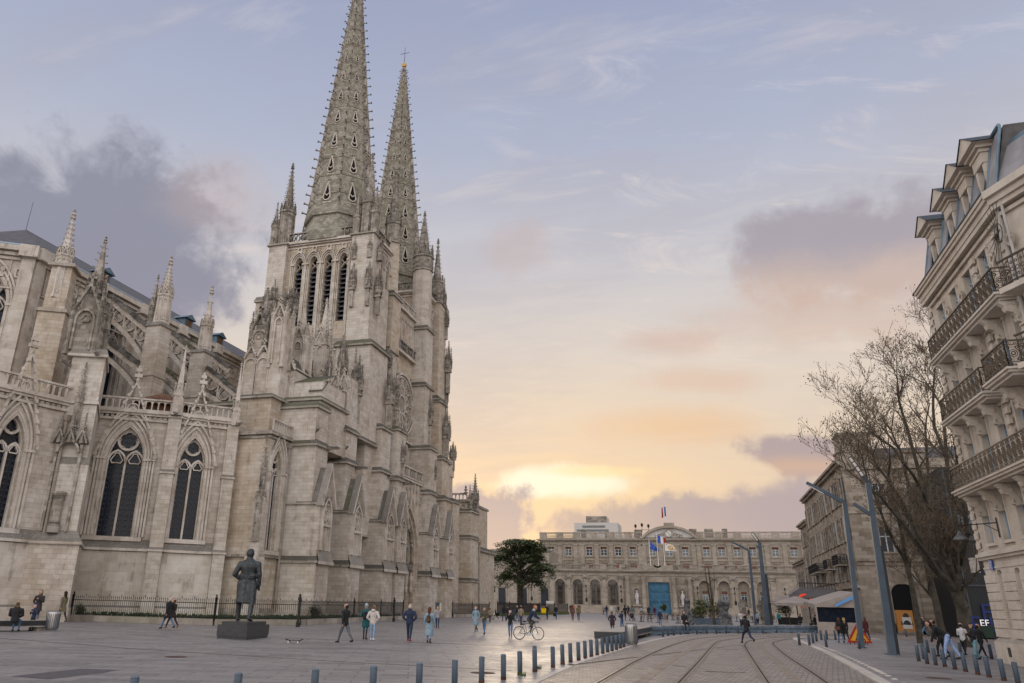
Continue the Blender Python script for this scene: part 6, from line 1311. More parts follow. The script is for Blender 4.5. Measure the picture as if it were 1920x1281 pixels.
def shrub(label,c,r,h,n,m='leaf_dark',s=.2,name='shrub',stem=.04):
    t=T(name,label,'shrub',(c[0],c[1],0)); mb=MB(); st=MB()
    for k in range(7): a=random.random()*6.28; st.tube((c[0],c[1],.1),(c[0]+math.cos(a)*r*.5,c[1]+math.sin(a)*r*.5,h*.75),stem,stem*.4,4,False)
    for k in range(9): a=random.random()*6.28; q_=r*.55*math.sqrt(random.random()); leafmass(mb,(c[0]+math.cos(a)*q_,c[1]+math.sin(a)*q_,h*rnd(.35,.82)),r*.55,n//9,s,.9)
    P('stems',st,'bark_dark',t); P('leaves',mb,m,t); return t
p=ony(908,1150,133.); shrub('dense dark conical evergreen bush against the pale western wall',(p[0],133.),2.2,7.2,4200,s=.35)
p=gnd(100,1160); shrub('upright leafy bush behind the railing next to the seated group',(p[0]-.6,p[1]+.8),.75,2.35,1500,'leaf',.16)
p=gnd(262,1160); shrub('low bush inside the railing between the strolling couple and the statue',(p[0],p[1]+1.),.6,1.15,600,'leaf',.13)
p=gnd(597,1172); shrub('rounded bush behind the railing to the right of the bronze statue',(p[0]-1.4,p[1]+2.),.8,1.45,900,'leaf_dark',.15)
p=gnd(128,1163); shrub('small yellowish bush beside the woman in the olive coat',(p[0]+.1,p[1]+.9),.6,1.3,600,'leaf_pale',.13)
# ================================================================ STREET FURNITURE
def bollard_proto():
    t=T('bollard','','bollard',(0,0,0)); mb=MB(); mb.lathe((0,0,0),[(.072,0),(.072,.585),(.066,.605)],14); P('post',mb,'post_blue',t,True)
    mb=MB(); mb.lathe((0,0,0),[(.074,.59),(.074,.602),(.06,.622),(.02,.628)],14); P('cap',mb,'steel' if False else 'concrete_blue',t,True); mb=MB(); mb.lathe((0,0,0),[(.0745,.0),(.0745,.05),(.073,.08)],14); P('rusty_foot',mb,'rust',t); return t
pb=bollard_proto(); first=[True]
def place(proto,x,y,rz=0.,label=None,group=None,s=1.):
    o=proto if first[0] and proto is pb else copy_tree(proto)
    if proto is pb: first[0]=False
    o.location=(x,y,0); o.rotation_euler[2]=rz; o.scale=(s,s,s)
    if label: o['label']=label
    if group: o['group']=group
    return o
near=[(252,1290,'first grey-blue bollard at the lower edge of the plaza, farthest left'),(446,1302,'grey-blue bollard below and left of the bronze statue plinth'),(590,1302,'grey-blue bollard below the skateboard'),(698,1302,'grey-blue bollard below the couple in teal and cream coats'),(786,1295,'grey-blue bollard below the man in navy jacket'),(850,1290,'grey-blue bollard with a pale sticker below the woman in long coat')]
tops=[(254,1268),(448,1262),(592,1255),(701,1249),(787,1243),(853,1237),(908,1232)]
def bol_at_top(x,y): 
    p=gnd(x,y,.62); return p
for (x,y),lb in zip(tops[:6],[n[2] for n in near]):
    p=bol_at_top(x,y); place(pb,p[0],p[1],0,lb,'bollards along the tramway edge of the plaza')
q6=bol_at_top(853,1237); mb=MB(); mb.box(-.0,.0,0,0,0,0)
for x,y,lb in ((903,1282,'grey-blue bollard next to the paving joint, left of the one with grass at its foot'),(944,1275,'second bollard left of the paired bollards, below the masked man'),(975,1266,'bollard with a tuft of grass at its foot, left of the pair'),(1003,1260,'front bollard of the overlapping pair below the cyclist'),(1003,1250,'rear bollard of the overlapping pair below the cyclist')):
    p=gnd(x,y); place(pb,p[0],p[1],0,lb,'bollards along the tramway edge of the plaza')
row=[(1037,1252),(1055,1246),(1070,1242),(1085,1238.5),(1097.5,1235),(1109,1232),(1120,1229),(1130.5,1226.5),(1139.5,1224),(1148,1222),(1156,1219.5),(1163.5,1216.5),(1170,1214)]
for i,(x,y) in enumerate(row):
    p=gnd(x,y+ (0)); place(pb,p[0],p[1],0,'%s bollard of the close row leading from the overlapping pair to the waste bin'%['first','second','third','fourth','fifth','sixth','seventh','eighth','ninth','tenth','eleventh','twelfth','last'][i],'bollards along the tramway edge of the plaza')
p=gnd(1191,1209); place(pb,p[0],p[1],0,'grey-blue bollard standing just right of the metal waste bin','bollards along the tramway edge of the plaza')
for i,(x,y) in enumerate(((1243.5,1194),(1253,1192.5),(1263.5,1191.5),(1276,1190.5),(1291,1190),(1307,1189.5),(1325,1188.5),(1343.5,1188.5),(1362,1188),(1385,1188),(1431,1188),(1457,1187))):
    p=gnd(x,y); o=place(pb,p[0],p[1],0,'%s of the bollards in front of the blue-grey barrier blocks'%['first','second','third','fourth','fifth','sixth','seventh','eighth','ninth','tenth','eleventh','last'][i],'bollards before the barrier blocks',.95)
for i,(x,y,lb) in enumerate(((1499.5,1210,'bollard at the tip of the kerb island near the curving rails'),(1518.5,1212,'leaning dark bollard at the left of the island cluster'),(1525,1206,'bollard just behind the leaning dark one on the island'),(1531.5,1203,'third bollard of the cluster on the kerb island'),(1540.5,1200,'fourth bollard on the kerb island'),(1551,1199,'bollard in the middle of the kerb island'),(1550,1214,'lone bollard in front of the kerb island row'),(1567,1200,'bollard behind the two women in dark coats'),(1583,1200,'bollard hidden partly by the walking women'),(1612,1217,'bollard standing before the roadworks sign'),(1672,1222,'bollard at the foot of the tall double lamp'),(1696,1185,'bollard in front of the orange poster box'),(1700,1194,'bollard right of the tall double lamp base'))):
    p=gnd(x,y); place(pb,p[0],p[1],0,lb,'bollards on the right-hand pavement')
rt_=[(1723,1240),(1739,1245),(1755,1247.5),(1772,1250.5),(1791,1255.5),(1811,1260),(1834,1265),(1855,1270.5),(1883,1276.5),(1910,1285)]
for i,(x,y) in enumerate(rt_):
    p=gnd(x,y); place(pb,p[0],p[1],0,'%s bollard of the slanting row at the lower right corner'%['first','second','third','fourth','fifth','sixth','seventh','eighth','ninth','last'][i],'bollards on the right-hand pavement')
for x,y,lb in((1733,1236,'bollard half behind the slanting row, near the bending person'),(1741,1224,'bollard behind the bending person at the left'),(1803,1232,'bollard between the white jacket and the dark jacket'),(1860,1236,'bollard beside the corner building, left one'),(1872,1231,'bollard closest to the corner building plinth')):
    p=gnd(x,y); place(pb,p[0],p[1],0,lb,'bollards on the right-hand pavement')
def grass_tuft(x,y,lb):
    p=gnd(x,y); mb=MB()
    for k in range(40): a=rnd(0,6.28); r=rnd(0,.1); mb.add([(p[0]+r*math.cos(a),p[1]+r*math.sin(a),0),(p[0]+r*math.cos(a)+.02,p[1]+r*math.sin(a),0),(p[0]+(r+.06)*math.cos(a),p[1]+(r+.06)*math.sin(a),rnd(.05,.14))],[(0,1,2)])
    tag(P('grass_tuft',mb,'grass'),lb,'grass')
grass_tuft(1009,1254,'bright green tuft of grass beside the paired bollards'); grass_tuft(979,1267,'small green tuft at the foot of a single bollard')
# lamps
def beam(mb,p0,p1,w0,w1): # square section beam
    p0=np.array(p0,float);p1=np.array(p1,float);d=unit(p1-p0);a=unit(np.cross(d,(0,1,0)));b=np.cross(d,a);vs=[]
    for p,w in((p0,w0),(p1,w1)):
        for i,j in((-1,-1),(1,-1),(1,1),(-1,1)): vs.append(p+a*i*w/2+b*j*w/2)
    mb.add(vs,[(0,3,2,1),(4,5,6,7),(0,1,5,4),(1,2,6,5),(2,3,7,6),(3,0,4,7)])
def single_lamp(label,Y,foot,top,tip,w=.26,g='tall angular street lamps'):
    a=ony(*foot,Y); a[2]=0; b=ony(*top,Y); c=ony(*tip,Y); t=T('street_lamp',label,'street lamp',tuple(a),g); mb=MB(); beam(mb,a,b,w,w*.82); mb.frus(a[:2],0,.05,w*1.7,w*1.7); P('pole',mb,'post_blue',t)
    mb=MB(); beam(mb,b,c,w*.82,w*.6); ar=P('arm',mb,'post_blue',t); mb=MB(); d=unit(c-b); off=np.array([0,0,-w*.36]); beam(mb,b+d*(np.linalg.norm(c-b)*.55)+off,c-d*.1+off,w*.45,w*.4); P('lamp_head',mb,'white' if False else 'steel',ar); return t
def double_lamp(label,Y,foot,top,tip,stub0,stub1,w=.34,dark=None):
    a=ony(*foot,Y); a[2]=0; b=ony(*top,Y); c=ony(*tip,Y); t=T('street_lamp',label,'street lamp',tuple(a),'tall angular street lamps'); mb=MB(); beam(mb,a,b,w*1.15,w*.8); mb.frus(a[:2],0,.05,w*1.9,w*1.9); P('pole',mb,'post_blue',t)
    mb=MB(); beam(mb,b,c,w*.75,w*.6); ar=P('arm',mb,'post_dark',t); d=unit(c-b)
    for k in range(4): mb=MB(); e=b+d*np.linalg.norm(c-b)*(.3+.18*k)+np.array([-.0,-w*.32,-w*.18]); beam(mb,e,e+d*.22,w*.42,w*.42); P('lamp_head',mb,'steel',ar)
    mb=MB(); beam(mb,ony(*stub0,Y),ony(*stub1,Y),w*.6,w*.5); P('side_arm',mb,'post_blue',t)
    mb=MB(); e=a+np.array([w*.9,.25,0]); f=b*.62+a*.38+np.array([w*.75,.25,0]); beam(mb,e,f,w*.75,w*.6); P('rear_mast',mb,'post_dark',t); return t
single_lamp('blue-grey street lamp with one bent arm, nearest to the roadworks sign',51.,(1616,1213),(1583,942),(1512,905),.27)
double_lamp('tallest double street lamp with dark lamp arm and short side arm, behind the bollards',44.,(1672,1222),(1627,906),(1592,857),(1632,965),(1600,944),.29)
single_lamp('distant bent-arm street lamp standing before the town hall arcade',112.,(1416,1156),(1404,1032),(1372,1017),.36)
double_lamp('distant double street lamp to the right of the single one before the town hall',104.,(1438,1158),(1424,1018),(1410,999),(1427,1030),(1418,1024),.5)
# low rectangular sign on the double lamp, and notices
def board(label,x,y,Y,w,h,m,cat='sign',name='notice_board',post=True,legs=.9):
    p=ony(x,y,Y); t=T(name,label,cat,(p[0],Y,0)); mb=MB(); mb.box(p[0]-w/2,p[0]+w/2,Y-.03,Y+.03,p[2]-h/2,p[2]+h/2); P('panel',mb,m,t)
    if post: mb=MB(); mb.tube((p[0],Y+.05,0),(p[0],Y+.05,p[2]),.03,.03,6); P('post',mb,'post_dark',t)
    return t,p
board('small blue notice on a post right of the church porch',820,1136,88.,.45,.7,'post_blue'); board('narrow white notice on a post beside the dark porch gate',826,1138,94.,.2,.9,'white')
board('grey notice plate hung on the railing near the porch',725,1145,79.,.7,1.4,'concrete',post=False)
board('pale poster fixed on the dense railing near the evergreen',1031,1131,163.,1.5,.8,'white',post=False)
# dark gate beside the porch, thick iron posts
t=T('iron_gate','dark solid iron gate between two western buttresses','gate',(-32,96.5,0)); mb=MB(); mb.box(-32.6,-32.5,94.7,97.9,.1,2.5); 
for k in range(16): mb.tube((-32.45,94.8+k*.2,2.4),(-32.45,94.8+k*.2,2.75),.03,.01,4)
P('panel',mb,'iron',t)
for x,y,lb in((558,1176,'stout black iron post in the railing right of the statue'),(738,1166,'thick black iron post at the end of the railing by the porch')):
    p=gnd(x,y); mb=MB(); mb.lathe((p[0],p[1],0),[(.14,0),(.14,.3),(.09,.4),(.09,1.75),(.14,1.8),(.12,1.95),(.05,2.0),(.1,2.08),(.02,2.2)],10); tag(P('iron_post',mb,'iron'),lb,'post')
# barrier blocks (concrete, notched ends) in an arc
def barrier_proto():
    t=T('barrier_block','','barrier',(0,0,0)); mb=MB(); L_,H_,D_=2.7,.56,.5
    prof=[(-D_/2,0),(-D_/2,.1),(-D_*.42,.2),(-D_*.42,.27),(-D_/2,.37),(-D_/2,.46),(-D_*.44,H_),(D_*.44,H_),(D_/2,.46),(D_/2,.37),(D_*.42,.27),(D_*.42,.2),(D_/2,.1),(D_/2,0)]
    def ring(x,f): return [(x,y*f,z*(.97+.03*f)) for y,z in prof]
    xs=[(-L_/2,.62),(-L_/2+.05,.92),(-L_/2+.14,1.),(L_/2-.14,1.),(L_/2-.05,.92),(L_/2,.62)]; n=len(prof); vs=[];fs=[]
    for x,f in xs: vs+=ring(x,f)
    for k in range(len(xs)-1):
        for i in range(n): fs.append((k*n+i,k*n+(i+1)%n,(k+1)*n+(i+1)%n,(k+1)*n+i))
    fs+=[tuple(range(n-1,-1,-1)),tuple(range((len(xs)-1)*n,len(xs)*n))]; mb.add(vs,fs); P('block',mb,'concrete_blue',t)
    mb=MB(); 
    for x in(-.75,.75): mb.box(x-.12,x+.12,-.26,.26,0,.09)
    P('fork_slots',mb,'black',t); mb=MB(); mb.box(-L_/2+.25,L_/2-.25,-.2,.2,H_,H_+.03); P('seat_slab',mb,'concrete',t); return t
bp_=barrier_proto(); bf=True
bl=[((1207,1192),(1233,1191),'first blue-grey barrier block right of the long concrete bench'),((1231,1190),(1254,1189),'second barrier block, behind the pair of small bollards'),((1252,1189),(1284,1188),'third barrier block, below the man in navy hooded jacket'),((1282,1188),(1312,1187.5),'fourth barrier block, where the woman in black sits'),((1316,1187),(1352,1187),'barrier block standing apart below the sapling planter'),((1358,1187),(1394,1187),'barrier block left of the running man'),((1396,1187),(1439,1187),'barrier block right of the running man'),((1447,1186.5),(1486,1186.5),'barrier block by itself in front of the lamp masts'),((1499,1186.5),(1539,1186.5),'barrier block before the terrace umbrellas'),((1552,1186),(1566,1186),'short visible barrier block under the grey tent'),((1629,1186),(1657,1186),'barrier block behind the tallest lamp mast')]
for a,b_,lb in bl:
    A=gnd(*a);B_=gnd(*b_); c=(A+B_)/2; an=math.atan2(B_[1]-A[1],B_[0]-A[0]); L_=np.linalg.norm(B_-A); o=bp_ if bf else copy_tree(bp_); bf=False
    o.location=(c[0],c[1],0); o.rotation_euler[2]=an*.6; o.scale=(max(.4,L_/2.95),1,1.02); o['label']=lb; o['group']='barrier blocks round the terrace'
# benches and bins
def slab_bench(label,c,u,L_,D_=1.1,H_=.5):
    t=T('stone_bench',label,'bench',(c[0],c[1],0)); u=np.array(u,float)/np.linalg.norm(u); v=np.array([-u[1],u[0]])
    def pr(l,d,z0,z1,off=0):
        mb=MB(); P_=[np.array(c[:2])+u*sx*l/2+v*(sy*d/2+off) for sx,sy in((-1,-1),(1,-1),(1,1),(-1,1))]; mb.prism([tuple(p) for p in P_],z0,z1); return mb
    P('seat',pr(L_,D_,.2,H_),'granite',t); P('seat_top',pr(L_-.02,D_-.02,H_,H_+.03),'concrete',t)
    m=MB(); 
    for s in(-.38,.38):
        P_=[np.array(c[:2])+u*(s*L_+sx*.2)+v*(sy*D_*.35) for sx,sy in((-1,-1),(1,-1),(1,1),(-1,1))]; m.prism([tuple(p) for p in P_],0,.2)
    P('base',m,'concrete',t); m=pr(L_-.1,D_+.02,.2,.26); P('edge_strip',m,'concrete',t); return t
a=gnd(-40,1184.5); b=gnd(81,1182.5); slab_bench('long dark stone bench with a pale strip, at the left end of the plaza',((a+b)/2),(b-a)[:2],np.linalg.norm(b-a))
a=gnd(1141,1206); b=gnd(1206,1190); slab_bench('long low concrete bench between the waste bin and the barrier blocks',((a+b)/2),(b-a)[:2],np.linalg.norm(b-a),1.5,.55)
def bin_(label,p,h=.98,r=.3):
    t=T('waste_bin',label,'bin',(p[0],p[1],0)); mb=MB(); mb.lathe((p[0],p[1],0),[(r*.86,.05),(r*.96,.2),(r,h*.85),(r*.97,h)],16); P('body',mb,'steel',t,True); mb=MB(); mb.lathe((p[0],p[1],0),[(r*.9,h-.01),(r*.93,h+.02),(r*.75,h+.03),(r*.7,h-.0)],16); P('rim',mb,'post_dark',t)
    for k in range(22): pass
    mb=MB()
    for k in range(22): a=k*math.pi/11; mb.box(p[0]+r*math.cos(a)-.008,p[0]+r*math.cos(a)+.008,p[1]+r*math.sin(a)-.008,p[1]+r*math.sin(a)+.008,.12,h-.08)
    P('slats',mb,'post_blue',t); return t
p=gnd(88,1183.5); bin_('grey metal bin at the end of the dark stone bench on the left',(p[0]+.05,p[1]+.2),.95,.33); p=gnd(1181,1210.5); bin_('round metal bin at the end of the close row of bollards',(p[0]+.1,p[1]+.1),1.02,.31)
# terrace: tables, chairs, planters, sculptures, sapling
def chair_proto():
    t=T('terrace_chair','','chair',(0,0,0),'wooden chairs on the cafe terrace'); mb=MB(); mb.box(-.22,.22,-.2,.22,.43,.47); P('seat',mb,'wood',t); mb=MB(); 
    for k in range(4): mb.box(-.2+k*.12,-.14+k*.12,-.26,-.23,.5,.86)
    mb.box(-.23,.23,-.27,-.22,.84,.92); P('backrest',mb,'wood',t)
    for x in(-.2,.2):
        for y in(-.2,.2): m=MB(); m.tube((x,y,0),(x*.95,y-(.05 if y<0 else 0),.45 if y>0 else .88),.02,.018,5); P('leg',m,'wood_dark',t)
    return t
def table_proto():
    t=T('terrace_table','','table',(0,0,0),'tables on the cafe terrace'); mb=MB(); mb.box(-.5,.5,-.35,.35,.72,.76); P('table_top',mb,'canvas',t); mb=MB(); mb.tube((0,0,0),(0,0,.72),.04,.04,6); mb.box(-.3,.3,-.03,.03,0,.05); mb.box(-.03,.03,-.25,.25,0,.05); P('pedestal',mb,'iron',t); return t
cp,tp=chair_proto(),table_proto(); tl=[(1203,1166),(1222,1160),(1234,1168),(1262,1163),(1272,1169),(1317,1166),(1332,1161),(1382,1166),(1394,1160),(1412,1168),(1437,1166),(1452,1160),(1466,1168),(1480,1162)]
ords=['first','second','third','fourth','fifth','sixth','seventh','eighth','ninth','tenth','eleventh','twelfth','thirteenth','last']; fc=ft=True
for i,(x,y) in enumerate(tl):
    p=gnd(x,y); o=tp if ft else copy_tree(tp); ft=False; o.location=(p[0],p[1],0); o.scale=(1.25,1.25,1.05); o.rotation_euler[2]=rnd(-.3,.3); o['label']='%s cafe table counted from the gate side of the terrace'%ords[i]
    for k,(dx,dy,rz) in enumerate(((-.95,.1,-math.pi/2),(.95,-.1,math.pi/2),(0,.9,math.pi))):
        if (i+k)%5==4: continue
        c=cp if fc else copy_tree(cp); fc=False; c.location=(p[0]+dx,p[1]+dy,0); c.rotation_euler[2]=rz+rnd(-.4,.4)
        c['label']='brown wooden cafe chair, %s of its table, at the %s table from the gate side'%(('left','right','beyond')[k],ords[i])
def sculpture(label,x,y0,y1,Y,w,m='sculpt',seed=1):
    random.seed(seed); b=ony(x,y1,Y); tpz=ony(x,y0,Y)[2]; prof=[]; n=12
    mb=MB(); vs=[];fs=[]; k=14
    for i in range(n+1):
        t_=i/n; r=w/2*(.85+.25*math.sin(t_*5+seed))*(1 if t_<.95 else .75)
        for j in range(k): a=2*math.pi*j/k; q_=r*rnd(.72,1.15); vs.append((b[0]+q_*math.cos(a)+.06*math.sin(t_*7),Y+q_*.7*math.sin(a),tpz*t_))
    for i in range(n):
        for j in range(k): fs.append((i*k+j,i*k+(j+1)%k,(i+1)*k+(j+1)%k,(i+1)*k+j))
    fs.append(tuple(range(n*k,(n+1)*k))); mb.add(vs,fs); t=T('sculpture',label,'sculpture',(b[0],Y,0)); P('figure',mb,m,t); mb=MB(); mb.lathe((b[0]-.1,Y,0),[(w*.75,0),(w*.72,.12),(w*.6,.15)],10); P('foot',mb,m,t)
    mb=MB(); mb.tube((b[0]+w*.1,Y-w*.3,tpz*.55),(b[0]+w*.45,Y-w*.3,tpz*.42),w*.14,w*.1,6); mb.tube((b[0]-w*.3,Y-w*.25,tpz*.98),(b[0]+w*.3,Y-w*.2,tpz*.97),w*.2,w*.2,6); P('rough_bosses',mb,m,t)
sculpture('rugged grey column sculpture on the terrace, left of the sapling',1292,1125,1172,88.,1.05,seed=1); sculpture('broad rugged grey sculpture on the terrace, just right of the sapling',1360,1128,1172,84.,1.5,seed=2); sculpture('narrow brownish column sculpture farther back, near the distant lamp',1396,1126,1165,100.,.95,'stone_palais_dark',3); sculpture('pale brown column sculpture behind the lamp masts',1432,1128,1160,110.,1.1,'stone_palais_dark',4)
def planter(label,x,y,w,h,d,m='concrete_blue',leaf='leaf_pale',lh=1.,n=700):
    p=gnd(x,y); t=T('planter',label,'planter',(p[0],p[1],0)); mb=MB(); mb.frus(p[:2],0,h,w*.9,w,d*.9,d); mb.frus(p[:2],h-.06,h+.02,w*1.05,w*1.05,d*1.05,d*1.05); P('tub',mb,m,t); lf=MB()
    for k in range(6): leafmass(lf,(p[0]+rnd(-.35,.35)*w,p[1]+rnd(-.3,.3)*d,h+lh*rnd(.3,.8)),w*.3,n//6,.2,1.1)
    P('plant',lf,leaf,t); return t
planter('planter with a pale green bush by the cafe tables below the blue gate',1246,1161,1.1,.9,1.1,'canvas',lh=1.5); planter('dark long planter with green grasses under the leafless sapling',1330,1176,3.0,.85,1.,'concrete_blue',lh=1.6,n=1500); planter('planter with reddish-brown dry shrub behind the sapling',1343,1170,1.6,.7,1.,'wood','leaf_dry',1.9,900); planter('green planter under the terrace umbrella',1478,1171,2.6,.9,1.,'black','leaf',1.6,1200); planter('planter with a bushy green plant left of the dark sculptures',1308,1166,2.,.7,1.,'black','leaf_pale',1.2,900)
Bs=gnd(1340,1177); bs=(Bs[0],Bs[1],.0)
random.seed(3); t=T('sapling','tall thin leafless sapling with upright shoots on the terrace','tree',bs); st=MB(); st.tube(bs,(bs[0],bs[1],2.2),.16,.13,7)
for k in range(16): a=rnd(0,6.28); r=rnd(.2,1.); m_=np.array([bs[0]+math.cos(a)*r*.4,bs[1]+math.sin(a)*r*.4,3.2]); st.tube((bs[0],bs[1],rnd(1.2,2.2)),m_,.03,.022,4,False); st.tube(m_,m_+np.array([math.cos(a)*r*.4,math.sin(a)*r*.4,rnd(1.5,3.6)]),.022,.008,4,False)
P('trunk',st,'bark',t)
# cafe umbrellas, awnings, tent
def umbrella(label,x,y,Y,r,z,m='canvas'):
    p=ony(x,y,Y); t=T('parasol',label,'umbrella',(p[0],Y,0)); mb=MB(); c=(p[0],Y); mb.prism([(c[0]-r,c[1]-r),(c[0]+r,c[1]-r),(c[0]+r,c[1]+r),(c[0]-r,c[1]+r)],z,z+.02,None); mb.frus(c,z+.02,z+.75,2*r,.2); mb.frus(c,z-.2,z+.02,2*r,2*r); P('canopy',mb,m,t); mb=MB(); mb.tube((c[0],c[1],0),(c[0],c[1],z+.8),.05,.05,6); P('pole',mb,'wood',t); mb=MB()
    for k in range(8): a=k*math.pi/4; mb.tube((c[0],c[1],z+.2),(c[0]+r*.9*math.cos(a),c[1]+r*.9*math.sin(a),z-.02),.02,.02,4)
    P('ribs',mb,'wood_dark',t)
umbrella('wide beige cafe umbrella nearest the barrier blocks',1494,1140,92.,2.3,2.5); umbrella('beige cafe umbrella half hidden behind the front one',1477,1133,104.,2.,2.8)
t=T('cafe_awning','long dark awning with a beige end flap over the cafe terrace','awning',(12.5,102,0)); mb=MB(); A=[(ony(1470,1123,104)),(ony(1500,1103,104)),(ony(1566,1106,98)),(ony(1566,1122,95))]; mb.add([tuple(p) for p in A]+[(p[0],p[1],p[2]+.12) for p in A],[(0,3,2,1),(4,5,6,7),(0,1,5,4),(1,2,6,5),(2,3,7,6),(3,0,4,7)]); P('roof',mb,'canvas_dark',t); mb=MB(); e=[ony(1469,1125,103.8),ony(1500,1102,103.8),ony(1492,1101,103.9),ony(1464,1124,103.9)]; mb.add([tuple(p) for p in e]+[(p[0],p[1]+.1,p[2]-.05) for p in e],[(0,1,2,3),(7,6,5,4)]); P('flap',mb,'canvas',t); mb=MB()
for k in range(5): p=A[0]*(1-k/4)+A[3]*k/4; mb.tube((p[0],p[1],0),(p[0],p[1],p[2]),.06,.06,5)
for k in range(14): p=A[1]*(1-k/13)+A[2]*k/13; mb.tube(tuple(p),(p[0],p[1],p[2]+.7),.03,.03,4)
p,q_=A[1],A[2]; mb.tube((p[0],p[1],p[2]+.6),(q_[0],q_[1],q_[2]+.6),.04,.04,4); P('frame',mb,'iron',t)
t=T('cafe_tent','grey canvas terrace tent with clear side and one blue panel','tent',(14,78,0)); Y_=80.; a,b,c,d=ony(1527,1133,Y_),ony(1602,1113,Y_),ony(1606,1178,Y_),ony(1529,1178,Y_); mb=MB(); mb.add([(a[0],Y_,a[2]),(b[0],Y_,b[2]+.1),(b[0],Y_+8,b[2]+.4),(a[0],Y_+8,a[2]+.3)],[(0,1,2,3)]); mb.add([(a[0],Y_,a[2]),(b[0],Y_,b[2]+.1),(b[0],Y_,2.2),(a[0],Y_,2.2)],[(0,3,2,1)]); mb.add([(a[0]-.01,Y_,2.2),(a[0]-.01,Y_+8,2.2),(a[0]-.01,Y_+8,a[2]+.3),(a[0]-.01,Y_,a[2])],[(0,3,2,1)]); P('roof',mb,'canvas',t); mb=MB(); mb.box(a[0],b[0],Y_+.0,Y_+.06,0,.95); mb.box(a[0],a[0]+.15,Y_-.02,Y_+.1,0,a[2]); mb.box(b[0]-.12,b[0],Y_-.02,Y_+.1,0,b[2]); P('side_wall',mb,'canvas',t); mb=MB(); mb.box(a[0]+.1,b[0],Y_+.3,Y_+.34,.95,2.2); P('clear_side',mb,'glass_dark',t); mb=MB(); e=[ony(1566,1133,Y_-.3),ony(1600,1116,Y_-.3),ony(1602,1122,Y_-.32),ony(1568,1138,Y_-.32)]; mb.add([tuple(p) for p in e]+[(p[0],p[1]+.08,p[2]) for p in e],[(0,3,2,1),(4,5,6,7),(0,1,5,4),(2,3,7,6)]); P('blue_panel',mb,'canvas_blue',t)
for x,y,Y,r,m,lb in((1509,1126,101,.62,'lamp_red','round red lit sign hanging under the awning'),(1500,1131,100.5,.3,'lamp_red','small red light left below the round sign'),(1536,1124,99.5,.3,'lamp_green','green lit star sign under the dark awning'),(1558,1120,98.5,.22,'lamp_red','tiny red light at the end of the dark awning'),(1505,1122,102.,.2,'lamp_warm','warm string light above the umbrellas')):
    p=ony(x,y,Y); fr=EAST(Y); t=T('lit_sign',lb,'lit sign',tuple(p)); mb=MB(); (mb.add([fr.p(*q,0) for q in circ(p[0],p[2],r,12)],[tuple(range(11,-1,-1))])); P('face',mb,'white' if (r>.5) else m,t); mb=MB(); ribbon(mb,fr,circ(p[0],p[2],r,14),r*.35,-.05,.06,True); P('rim',mb,m,t)
# orange poster box, roadworks sign
t=T('advertising_box','orange advertising box with a dark silhouette on the far pavement','advertising box',(18.6,84.,0)); Y_=84.; a,b=ony(1679,1144,Y_),ony(1717,1183,Y_); mb=MB(); mb.box(a[0],b[0],Y_,Y_+.6,.3,a[2]); P('box',mb,'glow_orange',t); mb=MB(); mb.box(a[0]+.4,b[0]-.2,Y_-.05,Y_,.5,1.5); P('lower_panel',mb,'plaster_pale',t); mb=MB(); c=ony(1698,1152,Y_-.06); mb.lathe((c[0],Y_-.03,c[2]-.9),[(.5,0),(.4,.35),(.15,.5),(.24,.7),(.2,.9),(.05,1.)],8,sy=.06); P('silhouette',mb,'black',t)
t=T('roadworks_sign','red and yellow triangular roadworks sign standing on the pavement','sign',tuple(gnd(1601,1208))); g0=gnd(1601,1208); Y_=g0[1]; a,b,c=ony(1609,1183,Y_),ony(1631,1200,Y_),ony(1599,1201,Y_); w=.62; cx_=ony(1610,1192,Y_); fr=EAST(Y_,0)
cz=cx_[2]; tri=[(cx_[0]-.62,cz-.36),(cx_[0]+.62,cz-.36),(cx_[0],cz+.66)]; mb=MB(); mb.add([fr.p(*q,.0) for q in tri],[(0,1,2)]); P('plate',mb,'yellow',t); mb=MB(); ribbon(mb,fr,tri,.12,0,.03,True); P('border',mb,'red',t); mb=MB(); x0=cx_[0]
ribbon(mb,fr,[(x0-.2,cz-.28),(x0-.1,cz-.1),(x0+.02,cz-.28)],.06,.0,.02); ribbon(mb,fr,[(x0-.1,cz-.1),(x0-.02,cz+.14)],.1,.0,.02); ribbon(mb,fr,circ(x0+.02,cz+.22,.04,6),.06,.0,.02,True); ribbon(mb,fr,[(x0-.02,cz+.1),(x0+.16,cz-.12),(x0+.22,cz-.26)],.05,.0,.02); ribbon(mb,fr,[(x0+.14,cz-.26),(x0+.25,cz-.18),(x0+.36,cz-.26)],.07,.0,.02); P('pictogram',mb,'black',t); mb=MB(); mb.tube((x0-.4,Y_+.05,cz-.3),(x0-.5,Y_+.4,0),.025,.025,5); mb.tube((x0+.4,Y_+.05,cz-.3),(x0+.5,Y_+.4,0),.025,.025,5); mb.tube((x0-.3,Y_+.02,cz-.3),(x0-.3,Y_-.1,0),.025,.025,5); mb.tube((x0+.3,Y_+.02,cz-.3),(x0+.3,Y_-.1,0),.025,.025,5); P('legs',mb,'iron',t)
# dark green recycling container by the glass building
p=gnd(1852,1199); t=T('waste_container','dark green waste container in front of the glass building','container',(p[0],p[1],0)); mb=MB(); mb.frus((p[0],p[1]+.5),.12,.98,1.0,1.15,.9,1.); P('body',mb,'waste_green',t); mb=MB(); mb.frus((p[0],p[1]+.5),0.98,1.1,1.2,1.0,1.06,.8); P('lid',mb,'black',t); mb=MB()
for sx in(-.5,.5): mb.tube((p[0]+sx-.04,p[1]+.1,.1),(p[0]+sx+.04,p[1]+.1,.1),.1,.1,10); mb.tube((p[0]+sx-.04,p[1]+.9,.1),(p[0]+sx+.04,p[1]+.9,.1),.1,.1,10)
P('wheels',mb,'rubber',t)
